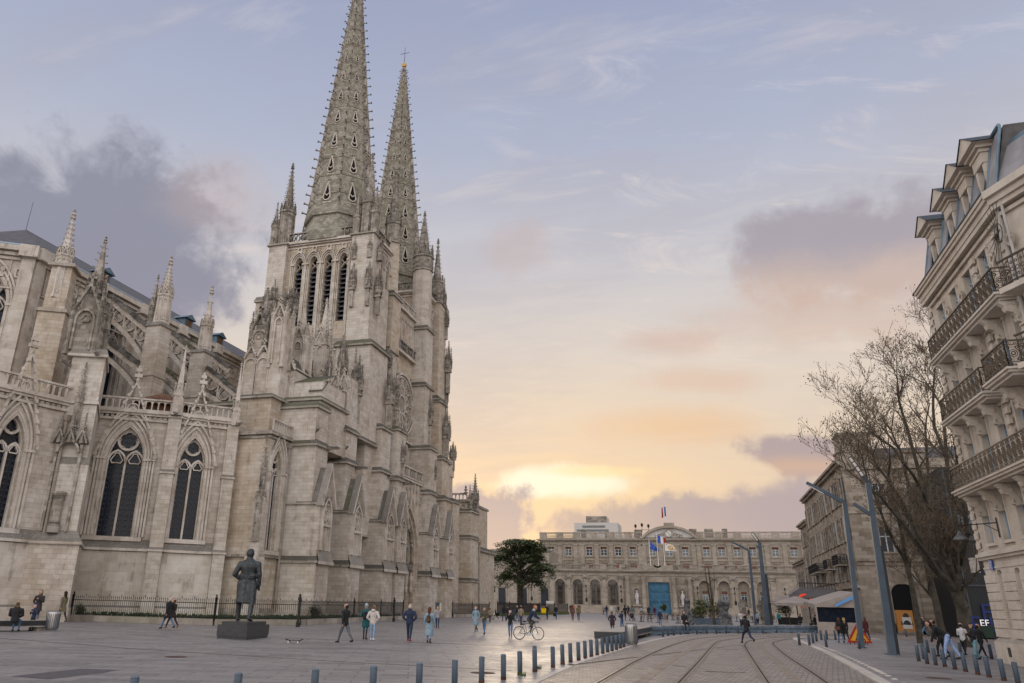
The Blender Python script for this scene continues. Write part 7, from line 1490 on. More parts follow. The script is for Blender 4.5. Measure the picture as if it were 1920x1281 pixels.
# ================================================================ PEOPLE
def capsule(a,b,r0,r1,n=10,sq=1.,flat=False):
    """closed tapered capsule; sq squashes it front to back (local y)"""
    a=np.array(a,float); b=np.array(b,float); d=b-a; L_=np.linalg.norm(d)
    if L_<1e-6: d=np.array([0,0,1.]); L_=1e-6
    else: d=d/L_
    y=np.array([0,1.,0]) if abs(d[1])<.8 else np.array([0,0,1.]); u=unit(np.cross(y,d)); v=np.cross(d,u); vs=[];m=4
    rings=[]
    for i in range(m): t=math.pi/2*(1-i/m); rings.append((a-d*r0*math.sin(t),r0*math.cos(t)))
    rings.append((a,r0)); rings.append((b,r1))
    for i in range(1,m+1): t=math.pi/2*i/m; rings.append((b+d*(.012*i/m if flat else r1*math.sin(t)),r1*(1-i/m*.98 if flat else math.cos(t))))
    for p,r in rings:
        for k in range(n): t=2*math.pi*k/n; vs.append(p+u*max(r,1e-4)*math.cos(t)+v*max(r,1e-4)*math.sin(t)*sq)
    fs=[]
    for i in range(len(rings)-1):
        for k in range(n): fs.append((i*n+k,i*n+(k+1)%n,(i+1)*n+(k+1)%n,(i+1)*n+k))
    fs+=[tuple(range(n-1,-1,-1)),tuple(range((len(rings)-1)*n,len(rings)*n))]
    return vs,fs
SKIN,TOP,LEG,SHOE=0,1,2,3
def pose(stride=.0,arms=('swing','swing'),coat=0.,bulk=1.,lean=0.,sit=False,skirt=False,head=(0,0),crouch=0.,bend=0.,cycle=False,wide=1.,thick=1.):
    """skeleton capsules of a 1.75 m figure facing +Y; left is -X"""
    S=[]; hipz=.93-crouch; ln=lean
    H=np.array([0,0,hipz]); 
    if sit: hipz=.55; H=np.array([0,0,hipz])
    tl=np.array([0,math.sin(ln+bend),math.cos(ln+bend)]); chest=H+tl*.36; neck=H+tl*.555; hd=unit(tl*(1)+np.array([head[0]*.5,math.sin(-bend)*.0+head[1]*.5,.5 if bend else 0])); headc=neck+hd*.165
    b=bulk
    S.append((H+tl*.02,H+tl*.14,.150*b,.138*b,TOP,.74)); S.append((H+tl*.14,chest+tl*.04,.138*b,.175*b,TOP,.72)); S.append((chest+tl*.1+np.array([-.125,0,0]),chest+tl*.1+np.array([.125,0,0]),.085*b,.085*b,TOP,1.)); S.append((chest,neck,.15*b,.07*b,TOP,.8)); S.append((neck-tl*.03,headc-hd*.03,.056,.052,SKIN,1.))
    S.append((headc-hd*.045+np.array([0,.012,0]),headc+hd*.035,.078,.098,SKIN,1.08)); S.append((headc+np.array([0,.085,-.01]),headc+np.array([0,.108,-.028]),.016,.013,SKIN,1.)); S.append((headc+np.array([0,.07,-.07]),headc+np.array([0,.075,-.085]),.03,.022,SKIN,1.))
    for sx in(-1,1): S.append((headc+np.array([sx*.09,0,-.02]),headc+np.array([sx*.097,-.012,.015]),.014,.018,SKIN,1.))
    for k,sx in enumerate((-1,1)):
        st=stride*(1 if k==0 else -1); hip=H+np.array([sx*.092*wide,0,-.02]); t=thick
        if sit: kn=hip+np.array([sx*.05,.42,.0]); an=np.array([sx*.13,.44,.09]); toe=an+np.array([sx*.02,.13,-.04])
        elif cycle: ph=(1.9 if k==0 else -1.3); pd=np.array([sx*.1,.12+.15*math.cos(ph),.30+.16*math.sin(ph)]); an=pd+np.array([0,-.06,.06]); m_=(hip+an)/2; kn=m_+np.array([0,.5,.12])*(.62 if ph>0 else .28); toe=pd+np.array([0,.1,.02])
        else:
            kn=hip+np.array([sx*(.005+.05*(wide-1)),math.sin(st*1.0+ (crouch*1.6))*.42,-math.cos(st+crouch*1.6)*.42+(.0)]); back=st<0; kb=(.55*abs(stride) if back else .08)+crouch*2.4; a2=st-kb+crouch*1.2
            an=kn+np.array([sx*.0,math.sin(a2)*.42,-math.cos(a2)*.42]); an[2]=max(an[2],.085 if not back else .1); toe=an+np.array([sx*.02,.15,-.045 if not back else -.07])
        S.append((hip,kn,.085*t*(1.0 if not skirt else .9),.062*t,LEG,1.)); S.append((kn,an+np.array([0,0,.03]),.06*t,.042*t,LEG,1.)); S.append((an+np.array([0,-.045,-.035]),toe,.042,.036,SHOE,1.)); S.append((an,an+np.array([0,-.02,-.02]),.044,.045,SHOE,1.))
        sh=chest+tl*.11+np.array([sx*.185*b,0,0]); mode=arms[k]
        if mode=='swing': e=sh+np.array([sx*.05,-math.sin(st)*.22,-.27]); w=e+np.array([sx*.0,-math.sin(st)*.16+.06,-.235])
        elif mode=='pocket': e=sh+np.array([sx*.11,-.06,-.26]); w=H+np.array([sx*.17,.06,.06])
        elif mode=='face': e=sh+np.array([sx*.10,.16,-.20]); w=headc+np.array([sx*.09,.13,-.02])
        elif mode=='hold': e=sh+np.array([sx*.05,.06,-.26]); w=chest+np.array([sx*.08,.30,-.02])
        elif mode=='phone': e=sh+np.array([sx*.08,.05,-.25]); w=chest+np.array([sx*.05,.27,.14])
        elif mode=='bars': w=np.array([sx*.18,.60,.98]); e=(sh+w)/2+np.array([sx*.05,-.02,-.07])
        elif mode=='lap': e=sh+np.array([sx*.05,.08,-.25]); w=H+np.array([sx*.08,.32,.12])
        elif mode=='down': e=sh+np.array([0,.1,-.26]); w=e+np.array([0,.08,-.22])
        elif mode=='link': e=sh+np.array([sx*.09,-.03,-.25]); w=chest+np.array([sx*.06,.18,-.18])
        else: e=sh+np.array([sx*.06,0,-.27]); w=e+np.array([0,.04,-.24])
        S.append((sh,e,.064*b,.052*b,TOP,1.)); S.append((e,w,.05*b,.038*b,TOP,1.)); d=unit(w-e)
        hnd=w+d*.05; S.append((w+d*.0,hnd+d*.03,.026,.034,SKIN,.7))
        if mode!='pocket':
            sd_=unit(np.cross(d,(0,1,0)) if abs(d[1])<.9 else np.array([1.,0,0]))
            for q,(o_,l_) in enumerate(((-.027,.055),(-.009,.068),(.009,.064),(.026,.048))): f0=hnd+d*.035+sd_*o_; cur=np.array([0,.018,0]) if abs(d[1])<.9 else np.array([0,0,-.02]); S.append((f0,f0+d*l_+cur,.0105,.009,SKIN,1.))
            S.append((hnd-sd_*.03*sx,hnd+d*.035-sd_*.062*sx,.012,.010,SKIN,1.))
    if coat>0 or skirt:
        hem=(.93-coat) if not sit else .35
        if skirt and coat<=0: hem=.52
        tag_=TOP
        hz=np.array([0,0.02,max(hem,.25)]); S.append((H+np.array([0,0,.1]),hz,.155*b,(.175+.10*coat)*b,tag_,.78,1))
        for sx in(-1,1):
            S.append((H+np.array([sx*.05,0,.0]),hz+np.array([sx*.07,stride*.18*(-sx if True else 1),0]),.13*b,(.12+.06*coat)*b,tag_,.85,1))
    return S,headc,chest,H
CACHE={}
def body_mesh(key,S,vox=.017):
    if key in CACHE: return CACHE[key]
    vs=[];fs=[]
    for a,b,r0,r1,tg,sq,*fl in S:
        v,f=capsule(a,b,r0,r1,12,sq,bool(fl)); o=len(vs); vs+=[tuple(p) for p in v]; fs+=[tuple(i+o for i in q) for q in f]
    me=bpy.data.meshes.new('tmp'); me.from_pydata(vs,[],fs); o=bpy.data.objects.new('tmp',me); sc.collection.objects.link(o)
    m=o.modifiers.new('r','REMESH'); m.mode='VOXEL'; m.voxel_size=vox; s=o.modifiers.new('s','SMOOTH'); s.iterations=2; s.factor=.4
    bpy.context.view_layer.update(); dg=bpy.context.evaluated_depsgraph_get(); out=bpy.data.meshes.new_from_object(o.evaluated_get(dg)); bpy.data.objects.remove(o)
    n=len(out.polygons); c=np.empty(n*3); out.polygons.foreach_get('center',c); c=c.reshape(-1,3); best=np.full(n,1e9); mi=np.zeros(n,int)
    for a,b,r0,r1,tg,sq,*fl in S:
        a=np.array(a,float);b=np.array(b,float);d=b-a;L2=max(d@d,1e-9); t=np.clip(((c-a)@d)/L2,0,1); dist=np.linalg.norm(c-(a+t[:,None]*d),axis=1)-(r0+(r1-r0)*t)
        k=dist<best-(.004 if tg==SKIN else 0); best=np.where(k,dist,best); mi=np.where(k,tg,mi)
    out.materials.clear()
    for _ in range(4): out.materials.append(M['black'])
    out.polygons.foreach_set('material_index',mi.astype(np.int32)); out.polygons.foreach_set('use_smooth',[True]*n); out.name='person_body'; CACHE[key]=out; return out
PM={}
def cm(c,rough=.85):
    c=tuple(round(v,3) for v in c)
    if c not in PM: PM[c]=mat('cloth_%d'%len(PM),c,rough,var=.22,vs=9.,bump=.25,bs=30)
    return PM[c]
BLK=(.018,.018,.02); NAVY=(.022,.032,.065); JEAN=(.07,.13,.24); LJEAN=(.20,.31,.45); GREY=(.10,.105,.12); OLIVE=(.075,.068,.045); TEAL=(.015,.085,.095); CREAM=(.50,.45,.42); LBLUE=(.19,.27,.33); TAN=(.26,.19,.13); RED=(.30,.02,.02); BRN=(.06,.035,.02); WHT=(.55,.55,.56); BLOND=(.36,.24,.10); GRYH=(.38,.36,.35); DHAIR=(.022,.015,.012); KHA=(.17,.13,.07); ORNG=(.38,.10,.03); LGREY=(.28,.27,.29)
def person(x,y,face,label,top=BLK,leg=JEAN,shoe=BLK,hair=DHAIR,hs='short',key='stand',hpx=None,group=None,at=None,sc_=None,extra=(),**kw):
    """feet at photo pixel (x,y); face = heading in degrees, 0 looks away along +Y, 90 to the left (-X), 180 to the camera"""
    S,hc,ch,H=pose(**kw); kk=(key,tuple(sorted((k,str(v)) for k,v in kw.items())))
    p=gnd(x,y) if at is None else np.array(at,float); s=1.
    if hpx: s=hpx/(y-proj(p+np.array([0,0,1.75]))[1]); s=min(1.13,max(.84,s))
    if sc_: s=sc_
    o=bpy.data.objects.new('person',body_mesh(kk,S)); link(o); o.location=(p[0],p[1],p[2] if at is not None else 0); o.rotation_euler=(0,0,math.radians(face)); o.scale=(s,s,s)
    for i,c in enumerate(((.42,.25,.18),top,leg,shoe)): o.material_slots[i].link='OBJECT'; o.material_slots[i].material=cm(c,.6 if i==0 else .85)
    tag(o,label,'person',group)
    def child(name,mb,col,rough=.9,smooth=True):
        me=bpy.data.meshes.new(name); me.from_pydata(mb.v,[],mb.f); me.materials.append(cm(col,rough)); me.polygons.foreach_set('use_smooth',[smooth]*len(me.polygons)); c=bpy.data.objects.new(name,me); link(c,o); return c
    mb=MB()
    def cap(a,b,r0,r1,sq=1.): v,f=capsule(a,b,r0,r1,12,sq); mb.add(v,f)
    if hs=='short': cap(hc+np.array([0,-.035,-.01]),hc+np.array([0,.008,.055]),.096,.086)
    elif hs=='long': cap(hc+np.array([0,-.02,.05]),hc+np.array([0,-.06,-.08]),.105,.088,1.1); cap(hc+np.array([0,-.06,-.05]),hc+np.array([0,-.08,-.22]),.09,.06)
    elif hs=='bun': cap(hc+np.array([0,-.03,.03]),hc+np.array([0,.01,.06]),.094,.078); cap(hc+np.array([0,-.12,.07]),hc+np.array([0,-.125,.08]),.035,.035)
    elif hs in('beanie','hat'): cap(hc+np.array([0,-.02,.045]),hc+np.array([0,-.01,.09]),.106,.075)
    elif hs=='hood': cap(hc+np.array([0,-.045,.02]),hc+np.array([0,-.03,.06]),.115,.098); cap(hc+np.array([0,-.05,-.09]),hc+np.array([0,-.045,-.03]),.1,.11)
    elif hs=='fur': cap(hc+np.array([-.07,-.06,-.1]),hc+np.array([.07,-.06,-.1]),.07,.07); cap(hc+np.array([0,-.035,.03]),hc+np.array([0,.01,.058]),.092,.078)
    child('hood' if hs=='hood' else 'hat' if hs in('beanie','hat') else 'hair',mb,hair)
    if 'mask' in extra: mb=MB(); v,f=capsule(hc+np.array([0,.072,-.05]),hc+np.array([0,.082,-.03]),.052,.05,10); mb.add(v,f); child('face_mask',mb,(.42,.56,.68))
    if 'scarf' in extra: mb=MB(); ln_=kw.get('lean',0.); v,f=capsule(hc+np.array([0,-.17*math.sin(ln_),-.15]),hc+np.array([0,-.13*math.sin(ln_),-.12]),.092,.088,12); mb.add(v,f); child('scarf',mb,(.35,.45,.45))
    if 'hoodback' in extra: mb=MB(); v,f=capsule(hc+np.array([-.06,-.11,-.14]),hc+np.array([.06,-.11,-.14]),.065,.065,10); mb.add(v,f); child('hood',mb,top)
    if 'pack' in extra or 'brownpack' in extra:
        q=o.matrix_basis@Vector((0,-.21,1.22)); t=T('backpack',('small dark backpack worn over the teal coat' if 'pack' in extra else 'small brown backpack worn on the long pale blue coat'),'backpack',tuple(q),None,o.rotation_euler[2]); mb=MB(); v,f=capsule((0,-.0,-.1),(0,0,.08),.13,.105,12,.6); mb.v=[tuple(a*s for a in p_) for p_ in v]; mb.f=list(f); me=bpy.data.meshes.new('pack_body'); me.from_pydata(mb.v,[],mb.f); me.materials.append(cm(BLK if 'pack' in extra else BRN)); c=bpy.data.objects.new('pack_body',me); link(c,t)
        mb=MB(); v,f=capsule((0,-.085,-.1),(0,-.085,-.04),.075,.07,10,.5); mb.v=[tuple(a*s for a in p_) for p_ in v]; mb.f=list(f); me=bpy.data.meshes.new('pocket'); me.from_pydata(mb.v,[],mb.f); me.materials.append(cm(BLK if 'pack' in extra else (.09,.055,.035))); c=bpy.data.objects.new('pocket',me); link(c,t)
    return o
def bag(name,label,col,p,h=.32,w=.28,d=.12):
    t=T(name,label,'bag',tuple(p)); mb=MB(); mb.frus((p[0],p[1]),p[2],p[2]+h,w*.9,w,d,d*.7); o=P('body',mb,cm(col),t); mb=MB(); fr=EAST(p[1]); ribbon(mb,fr,[(p[0]-w*.25,p[2]+h)]+arch(p[0]-w*.25,p[0]+w*.25,p[2]+h+.08,w*.3,4)+[(p[0]+w*.25,p[2]+h)],.02,-.01,.01); P('handle',mb,cm(BLK),t)
# --- foreground and middle distance
person(645,1208,68,'man in black puffer jacket and grey trousers walking with a hand at his ear',BLK,GREY,BLK,DHAIR,'short',hpx=75,stride=.42,arms=('swing','face'),bulk=1.14,thick=1.15,key='a')
person(684,1199,8,'woman in teal coat and pale beanie carrying a dark backpack, seen from behind',TEAL,BLK,BLK,(.25,.33,.38),'beanie',hpx=66,stride=.16,arms=('link','link'),coat=.32,bulk=1.05,thick=.8,extra=('pack',),key='b')
person(698,1201,8,'woman in cream hooded jacket and light blue jeans, seen from behind',CREAM,LJEAN,WHT,(.16,.10,.06),'bun',hpx=65,stride=.14,arms=('pocket','pocket'),bulk=1.2,extra=('hoodback',),key='c')
person(767,1204,10,'grey-haired man in navy jacket with red shoes, hands in pockets',NAVY,(.02,.03,.06),RED,GRYH,'short',hpx=70,stride=.3,arms=('pocket','pocket'),bulk=1.2,thick=1.1,key='d')
person(804,1206,5,'woman in long pale blue coat with auburn hair and brown backpack',LBLUE,NAVY,BLK,(.10,.035,.02),'long',hpx=66,stride=.14,arms=('swing','swing'),coat=.55,bulk=1.12,extra=('brownpack',),key='e')
person(820,1179,15,'blonde woman in grey jacket and dark trousers walking away behind the long blue coat',LGREY,NAVY,BRN,BLOND,'long',hpx=41,stride=.3,arms=('pocket','swing'),bulk=1.05,key='f')
person(892,1189,170,'masked man in open pale blue coat walking towards the viewer',LBLUE,(.09,.085,.06),(.3,.35,.4),BRN,'short',hpx=52,stride=.45,coat=.35,arms=('pocket','pocket'),extra=('mask',),key='g')
person(908,1190,172,'woman in olive jacket and blue jeans beside the masked man in pale blue coat',OLIVE,JEAN,BRN,(.12,.07,.04),'fur',hpx=50,stride=.3,arms=('link','link'),bulk=1.12,key='h')
person(957,1197,178,'masked man in black jacket looking at his phone, standing left of the cyclist',BLK,JEAN,LGREY,DHAIR,'short',hpx=53,stride=.12,arms=('phone','phone'),extra=('mask',),key='i')
person(1149,1188,2,'woman in dark plum coat seen from behind near the low bench',(.035,.022,.035),JEAN,BRN,BRN,'bun',hpx=39,stride=.12,arms=('pocket','pocket'),coat=.22,bulk=1.12,key='j')
person(1167,1184,60,'masked man in navy jacket holding something, beside the plum coat',NAVY,JEAN,BLK,DHAIR,'short',hpx=40,stride=.1,arms=('hold','hold'),extra=('mask',),key='k')
person(1239,1176,5,'man in navy hooded jacket and jeans behind the barrier blocks',NAVY,JEAN,BLK,DHAIR,'short',hpx=31,stride=.12,arms=('swing','swing'),extra=('hoodback',),bulk=1.1,key='l')
person(1403,1211,20,'man in black running across the tram tracks with a shoulder bag',BLK,NAVY,BLK,DHAIR,'short',hpx=62,stride=.75,crouch=.10,lean=.12,arms=('hold','hold'),key='m')
person(1353,1187,205,'woman in black sitting on a barrier block',BLK,BLK,BLK,DHAIR,'long',at=tuple(gnd(1285,1189)+np.array([0,.2,.25])),sc_=1.,sit=True,arms=('lap','lap'),key='n')
# left group
person(66,1167,200,'person in dark hooded coat and jeans standing by the stone bench',(.035,.03,.035),JEAN,BLK,(.03,.026,.03),'hood',hpx=63,stride=.1,arms=('hold','pocket'),coat=.3,bulk=1.2,key='o')
person(76,1163,120,'masked man in black with a grey hood behind the hooded coat',BLK,BLK,BLK,(.1,.1,.11),'hood',hpx=60,stride=.08,arms=('pocket','pocket'),extra=('mask',),bulk=1.05,key='p')
person(113,1168,80,'woman in olive coat with long dark hair strolling behind the bin',(.14,.12,.075),BLK,BRN,DHAIR,'long',hpx=58,stride=.35,arms=('swing','swing'),coat=.25,key='q')
a_=gnd(20,1186)+np.array([0,.1,.0]); person(0,0,30,'seated person in a bulky black coat with a fur-trimmed hood on the stone bench',BLK,JEAN,BLK,(.10,.065,.04),'fur',at=(a_[0],a_[1],0.02),sc_=1.,sit=True,arms=('lap','lap'),bulk=1.35,key='r')
a_=gnd(40,1184)+np.array([0,.0,0]); person(0,0,190,'small child with a bright blue hat between the seated adult and the hooded coat',NAVY,BLK,BLK,(.02,.12,.5),'beanie',at=(a_[0],a_[1]+.6,0),sc_=.72,arms=('hold','hold'),key='s')
person(-48,1250,85,'person at the left edge of the picture of whom only a dark shoe shows',BLK,BLK,(.02,.05,.05),DHAIR,'short',sc_=1.,stride=.6,arms=('swing','swing'),key='t')
person(312,1182,75,'grey-haired masked man in a long black coat walking arm in arm',BLK,JEAN,BLK,GRYH,'short',hpx=62,stride=.48,coat=.25,bulk=1.1,arms=('swing','link'),extra=('mask',),key='u')
person(320,1181,75,'auburn-haired woman in dark clothes and tan boots beside the grey-haired man',(.03,.025,.025),BLK,(.22,.11,.04),(.14,.055,.02),'short',hpx=58,stride=.48,arms=('link','swing'),coat=.2,key='v')
# cyclist and bicycle
cg=gnd(992,1200); person(0,0,-90,'cyclist in navy jacket with orange beanie and pale scarf riding to the right',NAVY,(.06,.05,.045),(.35,.42,.5),(.34,.10,.03),'beanie',at=(cg[0],cg[1],.14),sc_=1.,cycle=True,lean=.55,arms=('bars','bars'),extra=('scarf',),key='w')
def bicycle(label,c,rz):
    t=T('bicycle',label,'bicycle',(c[0],c[1],0)); t.rotation_euler=(0,0,0); fr=EAST(c[1],c[0]); F_=lambda u,z:(c[0]+u,c[1],z)
    for u in(-.53,.53):
        w=MB(); ribbon(w,fr,circ(u,.345,.33,28),.035,-.018,.018,True); w=P('wheel',w,'rubber',t); r=MB(); ribbon(r,fr,circ(u,.345,.305,24),.018,-.012,.012,True)
        for k in range(14): a=k*math.pi/7; r.tube(F_(u,.345),F_(u+.3*math.cos(a),.345+.3*math.sin(a)),.0035,.0035,3,False)
        r.tube((c[0]+u,c[1]-.05,.345),(c[0]+u,c[1]+.05,.345),.03,.03,8); P('rim',r,'steel',w)
    f=MB()
    for a,b in(((-.53,.345),(-.09,.30)),((-.53,.345),(-.20,.86)),((-.09,.30),(-.22,.92)),((-.09,.30),(.36,.80)),((-.2,.84),(.34,.87)),((.34,.92),(.40,.68))): f.tube(F_(*a),F_(*b),.018,.018,6)
    for s in(-.04,.04): f.tube((c[0]+.40,c[1]+s,.70),(c[0]+.53,c[1]+s,.345),.014,.012,5)
    P('frame',f,'post_blue',t); f=MB(); f.tube(F_(-.32,.95),F_(-.10,.95),.055,.03,7); P('saddle',f,'black',t); f=MB(); f.tube(F_(.34,.88),F_(.42,.98),.015,.015,5); f.tube((c[0]+.44,c[1]-.2,.98),(c[0]+.44,c[1]+.2,.98),.014,.014,5)
    for s in(-.2,.2): f.tube((c[0]+.44,c[1]+s,.98),(c[0]+.54,c[1]+s,.96),.014,.014,5); f.tube((c[0]+.54,c[1]+s,.96),(c[0]+.52,c[1]+s,.88),.014,.014,5)
    P('handlebar',f,'black',t); f=MB(); ribbon(f,fr,circ(-.09,.30,.09,12),.02,-.05,-.035,True); f.tube(F_(-.09,.3),F_(-.02,.16),.012,.012,5); f.tube((c[0]-.02,c[1]-.15,.15),(c[0]-.02,c[1]-.05,.15),.02,.02,5); f.tube((c[0]-.16,c[1]+.05,.44),(c[0]-.16,c[1]+.15,.44),.02,.02,5); P('crankset',f,'steel',t); f=MB(); f.tube(F_(-.28,.82),F_(-.38,.80),.05,.04,7); P('saddle_bag',f,'black',t)
bicycle('dark slim racing bicycle ridden across the plaza',(cg[0]-.02,cg[1]),0)
# skateboard
p=gnd(551,1206); t=T('skateboard','skateboard lying on its wheels on the plaza between statue and man','skateboard',(p[0],p[1],0)); mb=MB(); fr=EAST(p[1],p[0]); ribbon(mb,fr,[(-.42,.17),(-.3,.115),(.3,.115),(.42,.17)],.016,-.1,.1); P('deck',mb,'black',t)
for u in(-.24,.24):
    mb=MB(); mb.box(p[0]+u-.02,p[0]+u+.02,p[1]-.08,p[1]+.08,.05,.1); P('truck',mb,'steel',t)
    for s in(-.09,.09): mb=MB(); mb.tube((p[0]+u,p[1]+s-.018,.03),(p[0]+u,p[1]+s+.018,.03),.03,.03,10); P('wheel',mb,'white',t)
# right side
person(1785,1238,75,'bending person in dark jacket and pale blue trousers by the slanting bollards',BLK,(.28,.38,.62),BLK,DHAIR,'short',hpx=None,sc_=1.08,bend=1.05,stride=.3,arms=('down','down'),bulk=1.1,thick=1.15,key='x')
person(1770,1232,60,'person in black crouching just behind the bending person',BLK,BLK,BLK,DHAIR,'short',sc_=1.,bend=.35,crouch=.1,stride=.25,arms=('swing','swing'),key='x2')
person(1812,1231,-30,'person in white jacket and black trousers with a dark scarf',WHT,BLK,BLK,DHAIR,'short',hpx=58,stride=.4,arms=('hold','swing'),key='y')
person(1833,1237,100,'man in black jacket and light jeans standing near the corner building',BLK,(.16,.30,.38),BLK,DHAIR,'short',hpx=62,stride=.15,arms=('hold','hold'),bulk=1.1,thick=1.2,key='z')
person(1845,1236,-60,'person in black half hidden behind the light jeans',BLK,BLK,BLK,DHAIR,'short',hpx=60,stride=.4,arms=('swing','swing'),key='z2')
person(1735,1196,-60,'person in black jacket and jeans striding past the slim tree',BLK,JEAN,BLK,DHAIR,'short',hpx=38,stride=.6,arms=('swing','swing'),key='m2')
person(1578,1206,10,'woman in black coat with a brown handbag, left of the pair by the roadworks sign',BLK,JEAN,BLK,BRN,'long',hpx=45,stride=.3,arms=('swing','swing'),coat=.2,key='aa')
person(1588,1206,5,'blonde woman in black coat walking left of the roadworks sign',BLK,BLK,BLK,BLOND,'long',hpx=46,stride=.4,arms=('swing','swing'),coat=.25,key='ab')
h=gnd(1576,1206); bag('handbag','brown handbag carried by the woman near the roadworks sign',(.12,.05,.03),(h[0]-.1,h[1]-.22,.78),.2,.3)
person(1627,1200,20,'person in dark red coat behind the roadworks sign',(.07,.015,.02),BLK,BLK,BRN,'long',hpx=40,stride=.2,arms=('swing','swing'),coat=.3,key='ac')
for i,(x,y,lb,tc,fc_) in enumerate(((1532,1186,'person in black seated on a barrier block before the tent',BLK,60),(1552,1186,'person in dark clothes seated right of the other under the tent',(.03,.03,.035),-40),(1504,1182,'seated guest in black behind the barrier block before the umbrellas',BLK,20))):
    p=gnd(x,y); person(0,0,fc_,lb,tc,NAVY if i else BLK,BLK,DHAIR,'short',at=(p[0],p[1]+.3,.2),sc_=1.,sit=True,arms=('lap','lap'),key='sit')
person(1391,1176,10,'person in white top standing among the terrace tables',WHT,NAVY,BLK,BRN,'short',hpx=30,stride=.1,arms=('hold','hold'),key='k2')
person(1422,1172,150,'person in pale blue top near the distant lamp foot',(.3,.42,.5),BLK,BLK,BRN,'long',hpx=24,stride=.2,key='ad')
person(1462,1172,170,'person in turquoise jacket beneath the beige umbrellas',(.02,.25,.3),BLK,BLK,BRN,'short',hpx=24,stride=.1,key='ad2')
p=gnd(1399,1189); 
# --- far pedestrians: feet pixel, height px, colours, what they look like
far=[(919,1167,27,TAN,(.05,.02,.02),BRN,5,'person in beige jacket and maroon trousers near the western buttress','walk'),(929,1164,22,NAVY,BLK,BLK,60,'small walker in navy running beside the beige jacket','run'),(945,1164,30,BLK,NAVY,BLK,40,'dark walker with a tan bag, left of a bench of people','walk'),(952,1161,22,BLK,BLK,DHAIR,20,'tiny dark figure next to the walker with the tan bag','walk'),(963,1165,27,(.05,.05,.06),BLK,DHAIR,10,'woman in dark fur-collared coat in front of the mossy wall','walk'),(970,1165,29,NAVY,JEAN,GRYH,-60,'grey-haired walker in navy and jeans before the mossy wall','walk'),
(977,1173,37,TAN,NAVY,DHAIR,0,'person in beige hooded coat directly behind the cyclist','walk'),(1026,1161,27,BLK,NAVY,(.2,.08,.03),175,'red-haired woman in black carrying a yellow bag','walk'),(1043,1161,26,BLK,JEAN,BLK,175,'person in black jacket and jeans with a bag beside the yellow bag','walk'),(1051,1147,18,BLK,JEAN,BLK,0,'distant dark figure by the end of the dense railing','walk'),(1074,1164,29,(.14,.07,.06),(.10,.02,.02),BRN,0,'person in rust and grey seen from behind in mid plaza','walk'),(1085,1164,29,KHA,NAVY,BRN,0,'person in khaki coat beside the rust-coloured one','walk'),(1070,1150,18,BLK,BLK,DHAIR,0,'distant person in black behind the rust-coloured one','walk'),(1076,1150,19,ORNG,BLK,BRN,0,'distant person in orange red jacket','walk'),(1087,1150,18,(.12,.06,.05),BLK,BRN,0,'distant person in brown behind the khaki coat','walk'),
(1132,1153,17,(.2,.15,.13),BLK,BRN,0,'tiny child at the left of the stroller group','walk'),(1138,1158,26,NAVY,JEAN,BLK,0,'man in navy walking left of the stroller group','walk'),(1147,1153,22,CREAM,LGREY,BLOND,150,'blonde woman in cream with the stroller group','walk'),(1156,1154,18,(.08,.14,.16),JEAN,BRN,90,'child in teal within the stroller group','walk'),(1160,1152,20,BLK,BLK,DHAIR,20,'dark figure behind the child in teal','walk'),(1173,1163,29,BLK,BLK,DHAIR,-20,'dark-clad person left of the stroller','walk'),(1179,1156,24,BLK,(.10,.02,.02),DHAIR,0,'dark figure behind the person left of the stroller','walk'),(1187,1163,29,(.12,.14,.15),(.1,.1,.1),DHAIR,0,'person in grey hooded jacket pushing a stroller','walk'),(1203,1153,15,(.25,.35,.5),BLK,DHAIR,100,'small child in pale blue running toward the gate','run'),(1217,1158,27,BLK,BLK,DHAIR,0,'woman in long black coat left of the blue gate','coat'),(1228,1158,21,(.08,.01,.02),(.1,.02,.02),DHAIR,0,'child in dark red beside the long black coat','walk'),(1256,1148,19,BLK,JEAN,DHAIR,0,'dark figure with red scarf in front of the gate','walk'),(1248,1148,17,(.1,.17,.25),JEAN,GRYH,0,'person in blue standing against the gate','walk'),(1271,1148,17,BLK,BLK,DHAIR,0,'dark figure below the right-hand niche statue','walk'),(1405,1160,19,BLK,BLK,DHAIR,20,'dark figure standing between distant sculptures','walk'),(1239,1150,12,(.15,.1,.08),BLK,BRN,0,'tiny brown figure between gate and planter','walk')]
for x,y,h,tc,lc,hc_,fc_,lb,kd in far:
    kw=dict(stride=.28) if kd=='walk' else dict(stride=.6) if kd=='run' else dict(stride=.15,coat=.5)
    person(x,y,fc_,lb,tc,lc,BLK,hc_,'short' if (x%3) else 'long',hpx=None,sc_=min(1.12,max(.6,h/(y-proj(gnd(x,y)+np.array([0,0,1.75]))[1]))),key='far'+kd,**kw)
p=gnd(1022.5,1161); bag('shopping_bag','bright yellow shopping bag held by the red-haired woman',(.75,.50,.0),(p[0]-.15,p[1]-.2,.75),.6,.65)
h=gnd(1039,1161); bag('handbag','dark bag hanging beside the person in black jacket and jeans',BLK,(h[0]+.1,h[1]-.2,.35),.4,.35)
p=gnd(1185,1164); t=T('stroller','dark baby stroller pushed across the plaza','stroller',(p[0],p[1],0)); mb=MB(); v,f=capsule((p[0],p[1]+.1,.5),(p[0],p[1]+.5,.75),.24,.28,10); mb.add(v,f); P('seat',mb,cm(BLK),t); mb=MB()
for sx in(-.3,.3): mb.tube((p[0]+sx,p[1]-.3,1.0),(p[0]+sx,p[1]+.6,.15),.02,.02,4); mb.tube((p[0]+sx,p[1]-.1,.15),(p[0]+sx,p[1]+.4,.75),.02,.02,4)
mb.tube((p[0]-.3,p[1]-.3,1.),(p[0]+.3,p[1]-.3,1.),.02,.02,4); P('frame',mb,'steel',t)
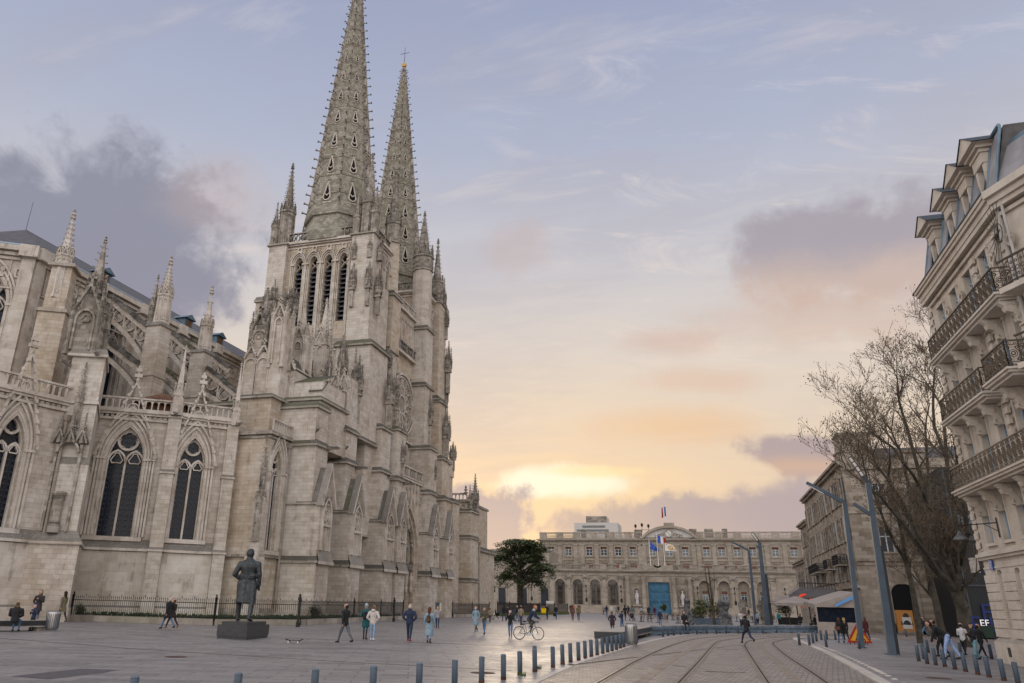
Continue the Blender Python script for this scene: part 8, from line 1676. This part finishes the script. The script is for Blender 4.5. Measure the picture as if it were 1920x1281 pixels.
for sx in(-.3,.3):
    for sy in(-.1,.6): mb=MB(); mb.tube((p[0]+sx-.02,p[1]+sy,.12),(p[0]+sx+.02,p[1]+sy,.12),.12,.12,10); P('wheel',mb,'rubber',t)
# ================================================================ BRONZE STATUE
A0,B0,C0=gnd(405,1197),gnd(461,1200.5),gnd(503,1195.5); v1=(A0-B0)[:2]; v2=(C0-B0)[:2]; D0=B0[:2]+v1+v2; pl=[tuple(A0[:2]),tuple(B0[:2]),tuple(C0[:2]),tuple(D0)]; cen=np.mean(np.array(pl),axis=0)
t=T('bronze_statue','larger than life bronze man in belted overcoat seen from behind on a low dark plinth','statue',(cen[0],cen[1],0)); sh=lambda f:[tuple(cen+(np.array(p)-cen)*f) for p in pl]
mb=MB(); mb.prism(sh(.97),0,.12); mb.prism(sh(1.),.12,.62); mb.prism(sh(.86),.62,.76); P('plinth',mb,'granite',t)
S,hc,ch,H=pose(stride=.16,arms=('pocket','x'),bulk=1.3,wide=1.7,thick=1.35,coat=.0)
S=[s for s in S]; 
# long overcoat with skirt, belt, collar
S.append((H+np.array([0,-.01,.12]),np.array([0,-.01,.44]),.19,.275,TOP,.7,1))
S.append((H+np.array([-.12,-.02,.16]),H+np.array([.12,-.02,.16]),.115,.115,TOP,.9)); S.append((hc+np.array([0,-.03,-.15]),hc+np.array([0,-.01,-.1]),.10,.085,TOP,1.)); S.append((hc+np.array([0,-.02,.02]),hc+np.array([0,0,.05]),.108,.1,SKIN,1.))
me=body_mesh('statue',S,.016).copy(); me.materials.clear(); me.materials.append(M['bronze']); hS=ony(463,1026,cen[1])[2]-.76; s=hS/1.83
o=bpy.data.objects.new('figure',me); link(o,t); o.location=(-.12,.1,.76); o.rotation_euler=(0,0,math.radians(12)); o.scale=(s,s,s)
mb=MB(); v=[]
bm_=MB(); fs_=24; z0=1.075
for rr0,zz0 in((.226,z0-.03),(.232,z0+.03)):
    for k in range(fs_): a=2*math.pi*k/fs_; bm_.v.append((rr0*math.cos(a),rr0*.80*math.sin(a)-.01,zz0))
bm_.f=[(k,(k+1)%fs_,fs_+(k+1)%fs_,fs_+k) for k in range(fs_)]
bm_.add([(-.012,-.215,.3),(.012,-.215,.3),(.012,-.18,1.0),(-.012,-.18,1.0)],[(0,1,2,3)])
me=bpy.data.meshes.new('belt'); me.from_pydata(bm_.v,[],bm_.f); me.materials.append(M['bronze']); o2=bpy.data.objects.new('belt',me); link(o2,o)
